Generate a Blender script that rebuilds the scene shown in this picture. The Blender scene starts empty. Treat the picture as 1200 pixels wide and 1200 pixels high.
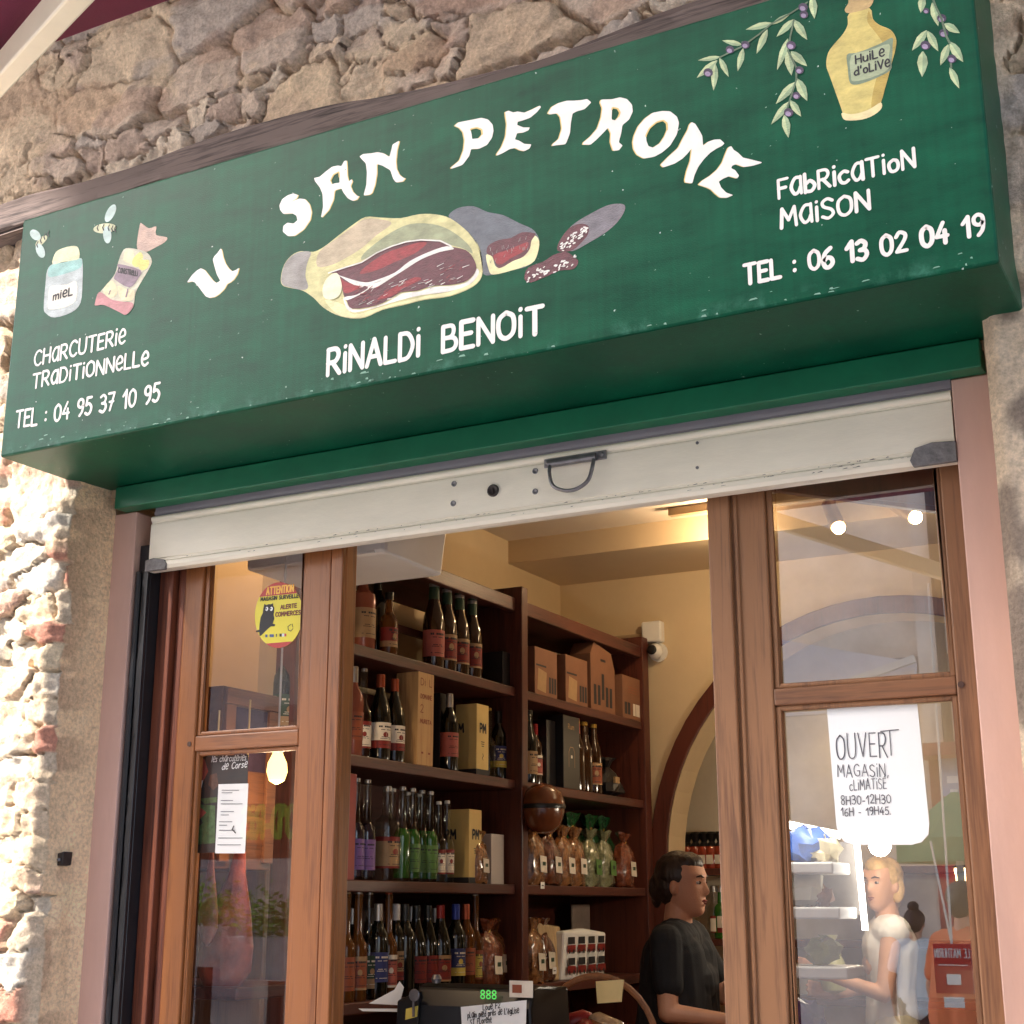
import bpy, bmesh, math, random
import numpy as np
from mathutils import Vector, Matrix, geometry
random.seed(7); rng = np.random.default_rng(11)
scene = bpy.context.scene
COL = scene.collection
rad = math.radians

# ------------------------------------------------------------------ camera, sky, sun, exposure
CAM = Vector((0.0, -3.05, 1.6)); FOCAL = 1696.0 / 1200.0
YAW, PITCH, ROLL = rad(28.156), rad(15.237), rad(0.033)
cam_d = bpy.data.cameras.new('camera'); cam = bpy.data.objects.new('camera', cam_d); COL.objects.link(cam)
cam_d.sensor_width = 36.0; cam_d.lens = 36.0 * FOCAL; cam_d.clip_start = 0.05; cam_d.clip_end = 500
_F = Vector((-math.sin(YAW) * math.cos(PITCH), math.cos(YAW) * math.cos(PITCH), math.sin(PITCH)))
_R0 = Vector((math.cos(YAW), math.sin(YAW), 0)); _U0 = _R0.cross(_F)
_R = _R0 * math.cos(ROLL) + _U0 * math.sin(ROLL); _U = -_R0 * math.sin(ROLL) + _U0 * math.cos(ROLL)
cam.matrix_world = Matrix(((_R.x, _U.x, -_F.x, CAM.x), (_R.y, _U.y, -_F.y, CAM.y), (_R.z, _U.z, -_F.z, CAM.z), (0, 0, 0, 1)))
scene.camera = cam

SUN_EL = rad(42); SUN_H = Vector((-0.6, -0.8, 0))            # horizontal direction towards the sun
SUN = Vector((SUN_H.x * math.cos(SUN_EL), SUN_H.y * math.cos(SUN_EL), math.sin(SUN_EL)))
sl = bpy.data.lights.new('sun', 'SUN'); sun = bpy.data.objects.new('sun', sl); COL.objects.link(sun)
sl.energy = 3.1; sl.angle = rad(0.5); sl.color = (1.0, 0.95, 0.88)
sun.rotation_euler = (-SUN).to_track_quat('-Z', 'Y').to_euler(); sun.location = (-8, -10, 18)
world = bpy.data.worlds.new('World'); scene.world = world; world.use_nodes = True
wt = world.node_tree; bg = wt.nodes['Background']
sky = wt.nodes.new('ShaderNodeTexSky'); sky.sky_type = 'NISHITA'; sky.sun_disc = False
sky.sun_elevation = SUN_EL; sky.sun_rotation = math.atan2(SUN_H.x, SUN_H.y) % (2 * math.pi)
sky.dust_density = 3.0; sky.ozone_density = .6
sh_ = wt.nodes.new('ShaderNodeHueSaturation'); sh_.inputs['Saturation'].default_value = .85     # hazy white summer sky
wt.links.new(sky.outputs['Color'], sh_.inputs['Color']); wt.links.new(sh_.outputs['Color'], bg.inputs['Color']); bg.inputs['Strength'].default_value = 0.15
scene.view_settings.view_transform = 'Standard'; scene.view_settings.look = 'None'
scene.view_settings.gamma = 1.0; scene.view_settings.use_curve_mapping = False
scene.view_settings.exposure = 2.28
try:
    scene.cycles.sample_clamp_indirect = 6.0; scene.cycles.max_bounces = 10; scene.cycles.transparent_max_bounces = 24
    scene.cycles.caustics_reflective = False; scene.cycles.caustics_refractive = False
except Exception: pass

# ------------------------------------------------------------------ measuring helpers (survey of the real place from the photo)
def at(px, py, y=None, x=None, z=None):
    d = _R * (px - 600) - _U * (py - 600) + _F * 1696.0
    if y is not None: t = (y - CAM.y) / d.y
    elif x is not None: t = (x - CAM.x) / d.x
    else: t = (z - CAM.z) / d.z
    return CAM + d * t
GLASS_Y = 0.085
def refl(px, py, Y):                         # something across the street, seen mirrored in the shop glass
    v = at(px, py, y=2 * GLASS_Y - Y); return Vector((v.x, Y, v.z))
def S(r, g, b):
    f = lambda c: (c / 255 / 12.92) if c / 255 <= 0.04045 else ((c / 255 + 0.055) / 1.055) ** 2.4
    return (f(r), f(g), f(b))

# ------------------------------------------------------------------ materials
def newmat(name):
    m = bpy.data.materials.new(name); m.use_nodes = True; nt = m.node_tree
    return m, nt, nt.nodes, nt.links, nt.nodes['Principled BSDF']
def mat(name, col, rough=0.55, spec=0.5, metal=0.0, var=0.18, scale=9.0, bump=0.0, bscale=60.0, stretch=(1, 1, 1), col2=None, emit=None, estr=0.0, trans=0.0, coat=0.0, rvar=0.0):
    m, nt, N, L, P = newmat(name)
    P.inputs['Roughness'].default_value = rough; P.inputs['Metallic'].default_value = metal
    P.inputs['Specular IOR Level'].default_value = spec
    if coat: P.inputs['Coat Weight'].default_value = coat; P.inputs['Coat Roughness'].default_value = 0.12
    tc = N.new('ShaderNodeTexCoord'); mp = N.new('ShaderNodeMapping'); mp.inputs['Scale'].default_value = stretch
    L.new(tc.outputs['Object'], mp.inputs['Vector'])
    nz = N.new('ShaderNodeTexNoise'); nz.inputs['Scale'].default_value = scale; nz.inputs['Detail'].default_value = 6; nz.inputs['Roughness'].default_value = 0.62
    L.new(mp.outputs['Vector'], nz.inputs['Vector'])
    cr = N.new('ShaderNodeValToRGB'); cr.color_ramp.elements[0].position = 0.3; cr.color_ramp.elements[1].position = 0.7
    a = col2 if col2 else tuple(max(0, c * (1 - var)) for c in col); b = col if col2 else tuple(min(1, c * (1 + var)) for c in col)
    cr.color_ramp.elements[0].color = (*a, 1); cr.color_ramp.elements[1].color = (*b, 1)
    L.new(nz.outputs['Fac'], cr.inputs['Fac']); L.new(cr.outputs['Color'], P.inputs['Base Color'])
    if rvar:
        mr = N.new('ShaderNodeMapRange'); mr.inputs['To Min'].default_value = max(0, rough - rvar); mr.inputs['To Max'].default_value = min(1, rough + rvar)
        L.new(nz.outputs['Fac'], mr.inputs['Value']); L.new(mr.outputs['Result'], P.inputs['Roughness'])
    if bump:
        n2 = N.new('ShaderNodeTexNoise'); n2.inputs['Scale'].default_value = bscale; n2.inputs['Detail'].default_value = 5
        L.new(mp.outputs['Vector'], n2.inputs['Vector'])
        bp = N.new('ShaderNodeBump'); bp.inputs['Strength'].default_value = bump; bp.inputs['Distance'].default_value = 0.01
        L.new(n2.outputs['Fac'], bp.inputs['Height']); L.new(bp.outputs['Normal'], P.inputs['Normal'])
    if emit: P.inputs['Emission Color'].default_value = (*emit, 1); P.inputs['Emission Strength'].default_value = estr
    if trans: P.inputs['Transmission Weight'].default_value = trans
    return m
def wood(name, c1, c2, axis='z', rough=0.45, coat=0.0, fine=1.0):
    m, nt, N, L, P = newmat(name)
    tc = N.new('ShaderNodeTexCoord'); mp = N.new('ShaderNodeMapping')
    s = {'z': (26, 26, 1.3), 'x': (1.3, 26, 26), 'y': (26, 1.3, 26)}[axis]
    mp.inputs['Scale'].default_value = tuple(v * fine for v in s)
    L.new(tc.outputs['Object'], mp.inputs['Vector'])
    n1 = N.new('ShaderNodeTexNoise'); n1.inputs['Scale'].default_value = 1.1; n1.inputs['Detail'].default_value = 8; n1.inputs['Roughness'].default_value = 0.6; n1.inputs['Distortion'].default_value = 1.1
    L.new(mp.outputs['Vector'], n1.inputs['Vector'])
    n2 = N.new('ShaderNodeTexNoise'); n2.inputs['Scale'].default_value = 9.0; n2.inputs['Detail'].default_value = 4
    L.new(mp.outputs['Vector'], n2.inputs['Vector'])
    n3 = N.new('ShaderNodeTexNoise'); n3.inputs['Scale'].default_value = 2.3; n3.inputs['Detail'].default_value = 3
    L.new(tc.outputs['Object'], n3.inputs['Vector'])
    ad = N.new('ShaderNodeMath'); ad.operation = 'MULTIPLY_ADD'; ad.inputs[1].default_value = 0.45; L.new(n2.outputs['Fac'], ad.inputs[0]); L.new(n1.outputs['Fac'], ad.inputs[2])
    a2 = N.new('ShaderNodeMath'); a2.operation = 'MULTIPLY_ADD'; a2.inputs[1].default_value = 0.5; L.new(n3.outputs['Fac'], a2.inputs[0]); L.new(ad.outputs[0], a2.inputs[2])
    cr = N.new('ShaderNodeValToRGB'); e = cr.color_ramp.elements
    e[0].position = 0.72; e[0].color = (*c2, 1); e[1].position = 1.2; e[1].color = (*c1, 1)
    L.new(a2.outputs[0], cr.inputs['Fac']); L.new(cr.outputs['Color'], P.inputs['Base Color'])
    P.inputs['Roughness'].default_value = rough
    if coat: P.inputs['Coat Weight'].default_value = coat; P.inputs['Coat Roughness'].default_value = 0.2
    bp = N.new('ShaderNodeBump'); bp.inputs['Strength'].default_value = 0.25; bp.inputs['Distance'].default_value = 0.004
    L.new(ad.outputs[0], bp.inputs['Height']); L.new(bp.outputs['Normal'], P.inputs['Normal'])
    return m
def glass(name, ior=1.9, tint=(1, 1, 1), rough=0.0):
    m, nt, N, L, P = newmat(name); N.remove(P); out = N['Material Output']
    t = N.new('ShaderNodeBsdfTransparent'); t.inputs['Color'].default_value = (*tint, 1)
    g = N.new('ShaderNodeBsdfGlossy'); g.inputs['Roughness'].default_value = rough
    fr = N.new('ShaderNodeFresnel'); ge = N.new('ShaderNodeNewGeometry'); mr = N.new('ShaderNodeMapRange')
    mr.inputs['To Min'].default_value = ior; mr.inputs['To Max'].default_value = 1 / ior      # same mirror strength from both faces of the pane
    L.new(ge.outputs['Backfacing'], mr.inputs['Value']); L.new(mr.outputs['Result'], fr.inputs['IOR'])
    mx = N.new('ShaderNodeMixShader'); L.new(fr.outputs[0], mx.inputs[0]); L.new(t.outputs[0], mx.inputs[1]); L.new(g.outputs[0], mx.inputs[2])
    L.new(mx.outputs[0], out.inputs['Surface']); return m
def bottle_glass(name, tint, ior=1.5, thick=0.35):
    # clear or tinted bottle: tinted transparency plus glossy reflection plus a little body colour
    m, nt, N, L, P = newmat(name); out = N['Material Output']
    P.inputs['Base Color'].default_value = (*tint, 1); P.inputs['Roughness'].default_value = 0.08
    t = N.new('ShaderNodeBsdfTransparent'); t.inputs['Color'].default_value = (*[0.35 + 0.6 * c for c in tint], 1)
    mx = N.new('ShaderNodeMixShader'); mx.inputs[0].default_value = thick
    L.new(t.outputs[0], mx.inputs[1]); L.new(P.outputs[0], mx.inputs[2]); L.new(mx.outputs[0], out.inputs['Surface']); return m
def emitter(name, col, strength):
    m, nt, N, L, P = newmat(name)
    P.inputs['Base Color'].default_value = (*col, 1); P.inputs['Emission Color'].default_value = (*col, 1); P.inputs['Emission Strength'].default_value = strength
    return m

# ------------------------------------------------------------------ mesh helpers
class MB:
    def __init__(s): s.v = []; s.f = []; s.m = []; s.sm = []
    def add(s, vs, fs, m=0, smooth=False):
        o = len(s.v); s.v += [tuple(p) for p in vs]; s.f += [tuple(i + o for i in f) for f in fs]
        s.m += [m] * len(fs); s.sm += [smooth] * len(fs); return s
    def box(s, x0, x1, y0, y1, z0, z1, m=0):
        x0, x1 = min(x0, x1), max(x0, x1); y0, y1 = min(y0, y1), max(y0, y1); z0, z1 = min(z0, z1), max(z0, z1)
        vs = [(x0, y0, z0), (x1, y0, z0), (x1, y1, z0), (x0, y1, z0), (x0, y0, z1), (x1, y0, z1), (x1, y1, z1), (x0, y1, z1)]
        return s.add(vs, [(0, 3, 2, 1), (4, 5, 6, 7), (0, 1, 5, 4), (1, 2, 6, 5), (2, 3, 7, 6), (3, 0, 4, 7)], m)
    def bar(s, p0, p1, w, h, m=0, up=(0, 0, 1)):            # rectangular bar between two points
        p0, p1 = Vector(p0), Vector(p1); d = (p1 - p0).normalized(); u = Vector(up)
        a = d.cross(u)
        if a.length < 1e-4: a = d.cross(Vector((1, 0, 0)))
        a.normalize(); b = a.cross(d); vs = []
        for p in (p0, p1):
            for i, j in ((-1, -1), (1, -1), (1, 1), (-1, 1)): vs.append(p + a * i * w / 2 + b * j * h / 2)
        return s.add(vs, [(0, 1, 2, 3), (7, 6, 5, 4), (0, 4, 5, 1), (1, 5, 6, 2), (2, 6, 7, 3), (3, 7, 4, 0)], m)
    def lathe(s, prof, c=(0, 0, 0), n=18, m=0, axis='z', smooth=True):
        vs = []; c = Vector(c)
        for r, h in prof:
            for i in range(n):
                a = 2 * math.pi * i / n; p = (r * math.cos(a), r * math.sin(a), h)
                if axis == 'y': p = (p[0], -p[2], p[1])
                if axis == 'x': p = (p[2], p[0], p[1])
                vs.append(c + Vector(p))
        fs = []; k = len(prof)
        for j in range(k - 1):
            for i in range(n): fs.append((j * n + i, j * n + (i + 1) % n, (j + 1) * n + (i + 1) % n, (j + 1) * n + i))
        s.add(vs, fs, m, smooth)
        s.add(vs[:n], [tuple(range(n))[::-1]], m); s.add(vs[-n:], [tuple(range(n))], m); return s
    def tube(s, pts, r, n=8, m=0, caps=True):
        pts = [Vector(p) for p in pts]; rs = r if isinstance(r, (list, tuple)) else [r] * len(pts)
        vs = []; fs = []; prev = None
        for i, p in enumerate(pts):
            d = (pts[min(i + 1, len(pts) - 1)] - pts[max(i - 1, 0)]).normalized()
            if prev is None:
                a = d.orthogonal().normalized()
            else:
                a = prev - d * prev.dot(d); a.normalize()
            prev = a; b = d.cross(a)
            for k in range(n):
                t = 2 * math.pi * k / n; vs.append(p + (a * math.cos(t) + b * math.sin(t)) * rs[i])
        for j in range(len(pts) - 1):
            for k in range(n): fs.append((j * n + k, j * n + (k + 1) % n, (j + 1) * n + (k + 1) % n, (j + 1) * n + k))
        s.add(vs, fs, m, True)
        if caps: s.add(vs[:n], [tuple(range(n))[::-1]], m); s.add(vs[-n:], [tuple(range(n))], m)
        return s
    def ball(s, c, r, n=14, m=0, sq=(1, 1, 1)):
        vs = []; fs = []; h = n // 2
        for j in range(h + 1):
            t = math.pi * j / h
            for i in range(n):
                a = 2 * math.pi * i / n
                vs.append((c[0] + r * sq[0] * math.sin(t) * math.cos(a), c[1] + r * sq[1] * math.sin(t) * math.sin(a), c[2] + r * sq[2] * math.cos(t)))
        for j in range(h):
            for i in range(n): fs.append((j * n + i, (j + 1) * n + i, (j + 1) * n + (i + 1) % n, j * n + (i + 1) % n))
        return s.add(vs, fs, m, True)
    def poly(s, loops, m=0):                                  # filled polygon (first loop) with holes
        if not isinstance(loops[0][0], (list, tuple, Vector)): loops = [loops]
        loops = [[Vector(p) for p in l] for l in loops]
        flat = [p for l in loops for p in l]
        return s.add(flat, [tuple(t) for t in geometry.tessellate_polygon(loops)], m)
    def prism(s, loop, d, m=0):                               # polygon pushed along vector d
        loop = [Vector(p) for p in loop]; d = Vector(d); n = len(loop)
        tri = [tuple(t) for t in geometry.tessellate_polygon([loop])]
        s.add(loop, tri, m); s.add([p + d for p in loop], [t[::-1] for t in tri], m)
        s.add(loop + [p + d for p in loop], [(i, (i + 1) % n, n + (i + 1) % n, n + i) for i in range(n)], m); return s
    def build(s, name, mats, parent=None, bevel=0.0, sharp=35, world=True):
        me = bpy.data.meshes.new(name)
        off = Vector(parent.location) if (parent and world) else Vector((0, 0, 0))
        if parent and world and parent.parent: off = off + Vector(parent.parent.location)
        me.from_pydata([tuple(Vector(p) - off) for p in s.v], [], s.f)
        for q in (mats if isinstance(mats, (list, tuple)) else [mats]): me.materials.append(q)
        me.polygons.foreach_set('material_index', s.m); me.polygons.foreach_set('use_smooth', s.sm)
        bm = bmesh.new(); bm.from_mesh(me); bmesh.ops.remove_doubles(bm, verts=bm.verts, dist=1e-5)
        bmesh.ops.recalc_face_normals(bm, faces=bm.faces); bm.to_mesh(me); bm.free()
        if any(s.sm): me.set_sharp_from_angle(angle=rad(sharp))
        o = bpy.data.objects.new(name, me); COL.objects.link(o)
        if parent: o.parent = parent
        if bevel:
            b = o.modifiers.new('bevel', 'BEVEL'); b.width = bevel; b.segments = 2; b.limit_method = 'ANGLE'; b.angle_limit = rad(50)
        return o
def flat_build(mb, name, mats, parent=None):                  # painted or printed sheets: keep order, do not merge layers
    me = bpy.data.meshes.new(name); off = Vector(parent.location) if parent else Vector((0, 0, 0))
    if parent and parent.parent: off = off + Vector(parent.parent.location)
    me.from_pydata([tuple(Vector(p) - off) for p in mb.v], [], mb.f)
    for q in (mats if isinstance(mats, (list, tuple)) else [mats]): me.materials.append(q)
    me.polygons.foreach_set('material_index', mb.m)
    o = bpy.data.objects.new(name, me); COL.objects.link(o)
    if parent: o.parent = parent
    return o
def tag(o, label, cat, group=None):
    o['label'] = label; o['category'] = cat
    if group: o['group'] = group
    return o
def struct(o, kind='structure'): o['kind'] = kind; return o
def thing(name, label, cat, loc=(0, 0, 0), group=None):
    o = bpy.data.objects.new(name, None); COL.objects.link(o); o.location = loc; o.empty_display_size = 0.05
    return tag(o, label, cat, group)
def dup(root, loc, rz=0.0, label=None, group=None, sc=None):
    r = root.copy(); COL.objects.link(r); r.location = loc; r.rotation_euler = (0, 0, rz)
    if sc: r.scale = sc if isinstance(sc, (tuple, list)) else (sc,) * 3
    if label: r['label'] = label
    if group: r['group'] = group
    for ch in list(root.children):
        c = ch.copy(); COL.objects.link(c); c.parent = r
        for g in list(ch.children):
            d = g.copy(); COL.objects.link(d); d.parent = c
    return r

# ------------------------------------------------------------------ hand lettering: single-stroke alphabet drawn as ribbons
C = 'c'
GL = {
 'A': (.62, [[0,0,.31,1,.62,0],[.12,.34,.5,.34]]), 'B': (.52, [[0,0,0,1],[C,0,1,.34,.98,.42,.78,.32,.56,0,.53],[C,0,.53,.4,.5,.52,.27,.4,.04,0,0]]),
 'C': (.56, [[C,.56,.85,.36,1,.12,.88,0,.5,.12,.12,.36,0,.56,.14]]), 'D': (.56, [[0,0,0,1],[C,0,1,.36,.94,.56,.5,.36,.06,0,0]]),
 'E': (.46, [[.46,1,0,1,0,0,.46,0],[0,.53,.38,.53]]), 'F': (.44, [[.46,1,0,1,0,0],[0,.53,.36,.53]]),
 'G': (.6, [[C,.56,.85,.36,1,.12,.88,0,.5,.12,.12,.36,0,.56,.1,.58,.42],[.34,.44,.6,.44]]), 'H': (.54, [[0,0,0,1],[.54,0,.54,1],[0,.52,.54,.52]]),
 'I': (.06, [[.03,0,.03,1]]), 'J': (.4, [[C,.36,1,.36,.3,.22,.02,0,.12]]), 'K': (.5, [[0,0,0,1],[.5,1,.03,.48,.52,0]]), 'L': (.44, [[0,1,0,0,.44,0]]),
 'M': (.68, [[0,0,.06,1,.34,.35,.62,1,.68,0]]), 'N': (.56, [[0,0,0,1,.56,0,.56,1]]),
 'O': (.6, [[C,.3,1,.06,.82,0,.5,.08,.14,.3,0,.54,.16,.6,.5,.54,.84,.3,1]]), 'P': (.5, [[0,0,0,1],[C,0,1,.36,.98,.5,.74,.36,.48,0,.46]]),
 'Q': (.6, [[C,.3,1,.06,.82,0,.5,.08,.14,.3,0,.54,.16,.6,.5,.54,.84,.3,1],[.36,.2,.62,-.08]]), 'R': (.54, [[0,0,0,1],[C,0,1,.36,.98,.48,.75,.34,.5,0,.47],[.2,.48,.54,0]]),
 'S': (.5, [[C,.47,.87,.26,1,.03,.86,.08,.62,.4,.42,.48,.18,.26,0,0,.12]]), 'T': (.58, [[0,1,.58,1],[.29,1,.29,0]]),
 'U': (.56, [[C,0,1,0,.4,.08,.08,.28,0,.48,.08,.56,.4,.56,1]]), 'V': (.58, [[0,1,.29,0,.58,1]]), 'W': (.8, [[0,1,.2,0,.4,.8,.6,0,.8,1]]), 'X': (.54, [[0,0,.54,1],[0,1,.54,0]]),
 'Y': (.56, [[0,1,.28,.5,.56,1],[.28,.5,.28,0]]), 'Z': (.52, [[0,1,.52,1,0,0,.52,0]]),
 'a': (.5, [[C,.48,.9,.2,.9,0,.45,.16,.04,.36,.12,.48,.4],[.48,.95,.5,0]]), 'b': (.48, [[0,1,0,0],[C,0,.42,.26,.58,.48,.3,.3,.02,0,.06]]),
 'c': (.44, [[C,.42,.56,.24,.64,.04,.5,0,.3,.1,.06,.28,0,.44,.1]]), 'd': (.48, [[.46,1,.48,0],[C,.46,.44,.22,.58,0,.28,.16,0,.46,.14]]),
 'e': (.46, [[C,.02,.42,.42,.5,.42,.78,.22,.92,.02,.6,.04,.2,.24,.0,.46,.12]]), 'i': (.08, [[.04,0,.04,.72],[.04,.98,.045,1.0]]),
 'l': (.1, [[.05,0,.05,1]]), 'm': (.62, [[0,0,0,.62],[C,0,.5,.2,.64,.3,.5,.3,0],[C,.3,.5,.5,.64,.62,.5,.62,0]]), 'n': (.4, [[0,0,0,.62],[C,0,.48,.22,.64,.38,.5,.4,0]]),
 'o': (.44, [[C,.22,.62,.04,.5,0,.3,.08,.06,.22,0,.38,.08,.44,.3,.38,.54,.22,.62]]), 'p': (.44, [[0,-.35,0,.6],[C,0,.5,.24,.64,.44,.32,.26,.02,0,.08]]),
 'r': (.32, [[0,0,0,.62],[C,0,.42,.14,.6,.32,.58]]), 's': (.36, [[C,.34,.55,.18,.64,.02,.5,.18,.34,.34,.18,.18,0,0,.08]]), 't': (.34, [[C,.14,.95,.14,.2,.2,.02,.34,.06],[0,.62,.32,.62]]),
 'u': (.42, [[C,0,.62,0,.22,.14,0,.32,.06,.42,.26],[.42,.62,.42,0]]), 'é': (.46, [[C,.02,.34,.44,.36,.36,.58,.2,.62,.02,.4,.06,.1,.24,0,.46,.1],[.2,.74,.36,.95]]),
 'É': (.46, [[.46,1,0,1,0,0,.46,0],[0,.53,.38,.53],[.2,1.12,.36,1.28]]), 'h': (.42, [[0,0,0,1],[C,0,.46,.22,.62,.4,.48,.42,0]]), 'f': (.34, [[C,.34,.92,.22,1,.14,.86,.14,0],[0,.62,.3,.62]]),
 'g': (.44, [[C,.42,.5,.2,.64,0,.3,.18,0,.42,.2],[C,.44,.62,.44,-.1,.3,-.34,.04,-.24]]), 'q': (.44, [[C,.42,.5,.2,.64,0,.3,.18,0,.42,.2],[.44,.62,.44,-.35]]),
 '0': (.52, [[C,.26,1,.05,.82,0,.5,.06,.16,.26,0,.46,.16,.52,.5,.47,.82,.26,1]]), '1': (.3, [[0,.68,.26,1,.26,0]]), '2': (.5, [[C,.02,.78,.2,1,.46,.86,.42,.58,.02,.02],[.02,.02,.5,.02]]),
 '3': (.48, [[C,.02,.9,.24,1,.44,.82,.36,.58,.16,.52],[C,.16,.52,.42,.46,.48,.22,.28,0,0,.1]]), '4': (.52, [[.34,1,0,.34,.52,.34],[.4,.6,.4,0]]),
 '5': (.48, [[.46,1,.1,1,.04,.58],[C,.04,.56,.26,.64,.48,.4,.38,.08,.18,0,0,.1]]), '6': (.48, [[C,.4,.98,.12,.75,0,.35,.1,.04,.3,0,.47,.18,.42,.42,.22,.5,.03,.34]]),
 '7': (.48, [[0,1,.48,1,.16,0],[.1,.5,.42,.5]]), '8': (.48, [[C,.24,.52,.04,.68,.06,.9,.24,1,.42,.9,.44,.68,.24,.52,.02,.32,.06,.08,.24,0,.42,.08,.46,.32,.24,.52]]),
 '9': (.48, [[C,.46,.66,.28,.5,.06,.6,.04,.86,.22,1,.42,.9,.46,.62,.4,.24,.2,0]]), ':': (.06, [[.03,.15,.035,.18],[.03,.6,.035,.63]]), '-': (.3, [[.02,.36,.28,.36]]),
 '.': (.08, [[.03,.0,.05,.02]]), "'": (.1, [[.06,1,.03,.74]]), ',': (.08, [[.06,.04,.0,-.16]]), '!': (.06, [[.03,.3,.03,1],[.03,0,.035,.02]]), '/': (.4, [[0,0,.4,1]]), ' ': (.34, []),
}
def smooth_pts(pts, closed=False, sub=5):
    P = [Vector(p) for p in pts]; n = len(P); out = []
    if n < 3: return P
    rngk = range(n if closed else n - 1)
    for i in rngk:
        p0 = P[(i - 1) % n] if (closed or i > 0) else P[0] * 2 - P[1]
        p1 = P[i]; p2 = P[(i + 1) % n]
        p3 = P[(i + 2) % n] if (closed or i + 2 < n) else P[-1] * 2 - P[-2]
        for k in range(sub):
            t = k / sub
            out.append(0.5 * ((2 * p1) + (p2 - p0) * t + (2 * p0 - 5 * p1 + 4 * p2 - p3) * t * t + (3 * p1 - p0 - 3 * p2 + p3) * t ** 3))
    if not closed: out.append(P[-1])
    return out
_layer = [0]
def ribbon(mb, pts, w, Nrm, m=0, taper=None):
    """flat brush stroke through 3-D points lying in a plane with normal Nrm"""
    pts = [Vector(p) for p in pts]; Nrm = Vector(Nrm)
    q = [pts[0]]
    for p in pts[1:]:
        if (p - q[-1]).length > 1e-6: q.append(p)
    pts = q
    if len(pts) < 2: pts = [pts[0], pts[0] + Vector((1e-4, 0, 0))]
    _layer[0] = (_layer[0] + 1) % 9; lift = Nrm * (0.00005 * _layer[0]); l1 = Nrm * .000017; l2 = Nrm * .000034
    n = len(pts); L = []; R = []
    for i in range(n):
        d0 = (pts[i] - pts[i - 1]).normalized() if i > 0 else None; d1 = (pts[i + 1] - pts[i]).normalized() if i < n - 1 else None
        d = (d0 or d1) if not (d0 and d1) else (d0 + d1)
        if d.length < 1e-3: d = d1
        d = d.normalized(); side = Nrm.cross(d)
        k = 1.0
        if d0 and d1: k = 1 / max(0.6, math.sqrt(max(0.0, (1 + d0.dot(d1)) / 2)))
        ww = w / 2 * k * (taper[min(i, len(taper) - 1)] if taper else 1)
        L.append(pts[i] + side * ww + lift); R.append(pts[i] - side * ww + lift)
    def cap(p, d, a, b):
        s_ = Nrm.cross(d); rr = (a - b).length / 2; c = (a + b) / 2
        return [c + s_ * rr * math.cos(t) + d * rr * math.sin(t) for t in (math.pi * .25, math.pi * .5, math.pi * .75)]
    d_end = (pts[-1] - pts[-2]).normalized(); d_st = (pts[0] - pts[1]).normalized()
    mb.add(L + R, [(i, i + 1, n + i + 1, n + i) for i in range(n - 1)], m)
    e = [L[-1]] + cap(pts[-1], d_end, L[-1], R[-1]) + [R[-1]]; e = [p + l1 for p in e]; mb.add(e, [tuple(range(len(e)))], m)
    e = [R[0]] + cap(pts[0], d_st, R[0], L[0]) + [L[0]]; e = [p + l2 for p in e]; mb.add(e, [tuple(range(len(e)))], m)
def text_len(s, sp=.2): return sum(GL[c][0] + sp for c in s) - sp
def text(mb, s, O, U, V, h, w, m=0, length=None, sp=.22, jit=0.0, slant=0.0, aspect=1.0):
    """letters of height h along U from baseline point O; fitted to length when given"""
    O, U, V = Vector(O), Vector(U).normalized(), Vector(V).normalized(); N = U.cross(V).normalized()
    tl = text_len(s, sp); k = (length / tl) if length else h * aspect; x = 0.0
    for ch in s:
        gw, strokes = GL[ch]; dy = random.uniform(-jit, jit) * h; hs = h * (1 + random.uniform(-jit, jit))
        for st in strokes:
            cur = st[0] == C; a = st[1:] if cur else st
            pp = [(a[i], a[i + 1]) for i in range(0, len(a), 2)]
            p3 = [O + U * ((x + px_ + slant * py_) * k) + V * (py_ * hs + dy) for px_, py_ in pp]
            if cur: p3 = smooth_pts(p3, sub=4)
            runs = [[p3[0]]]
            for q_ in range(1, len(p3)):
                runs[-1].append(p3[q_])
                if q_ < len(p3) - 1 and (p3[q_] - p3[q_ - 1]).normalized().dot((p3[q_ + 1] - p3[q_]).normalized()) < .45: runs.append([p3[q_]])
            for p3 in runs: ribbon(mb, p3, w * (1 + random.uniform(-.12, .12) * (1 if jit else 0)), N, m)
        x += gw + sp
# ------------------------------------------------------------------ shared materials
M = {}
M['pink'] = mat('pink_paint', S(203, 164, 149), .6, var=.10, scale=4, stretch=(2, 2, .5), bump=.08, bscale=40)
M['cream_metal'] = mat('cream_shutter_paint', S(232, 222, 202), .42, var=.08, scale=5, stretch=(.6, 1, 2.5), bump=.05, bscale=120)
M['grey_slat'] = mat('grey_shutter_slat', S(150, 145, 150), .4, var=.06)
M['steel'] = mat('dull_galvanised_steel', S(125, 122, 124), .42, metal=.75, var=.2, scale=40, rvar=.15)
M['dark_steel'] = mat('dark_worn_steel', S(60, 52, 50), .5, metal=.5, var=.3, scale=50)
M['rusted_grey'] = mat('bare_grey_metal_patch', S(112, 108, 108), .6, var=.35, scale=60, bump=.3, bscale=90)
M['black_rail'] = mat('black_guide_rail', S(28, 28, 32), .35, var=.3, scale=8)
M['doorwood'] = wood('varnished_door_wood', S(142, 86, 44), S(100, 56, 28), 'z', .38)
M['doorwood_h'] = wood('varnished_rail_wood', S(142, 86, 44), S(100, 56, 30), 'x', .38)
M['framewood'] = wood('dark_red_frame_wood', S(112, 60, 40), S(66, 32, 24), 'z', .4)
M['doorwood_grey'] = wood('weathered_door_wood', S(142, 98, 64), S(96, 62, 41), 'z', .5)
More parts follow.
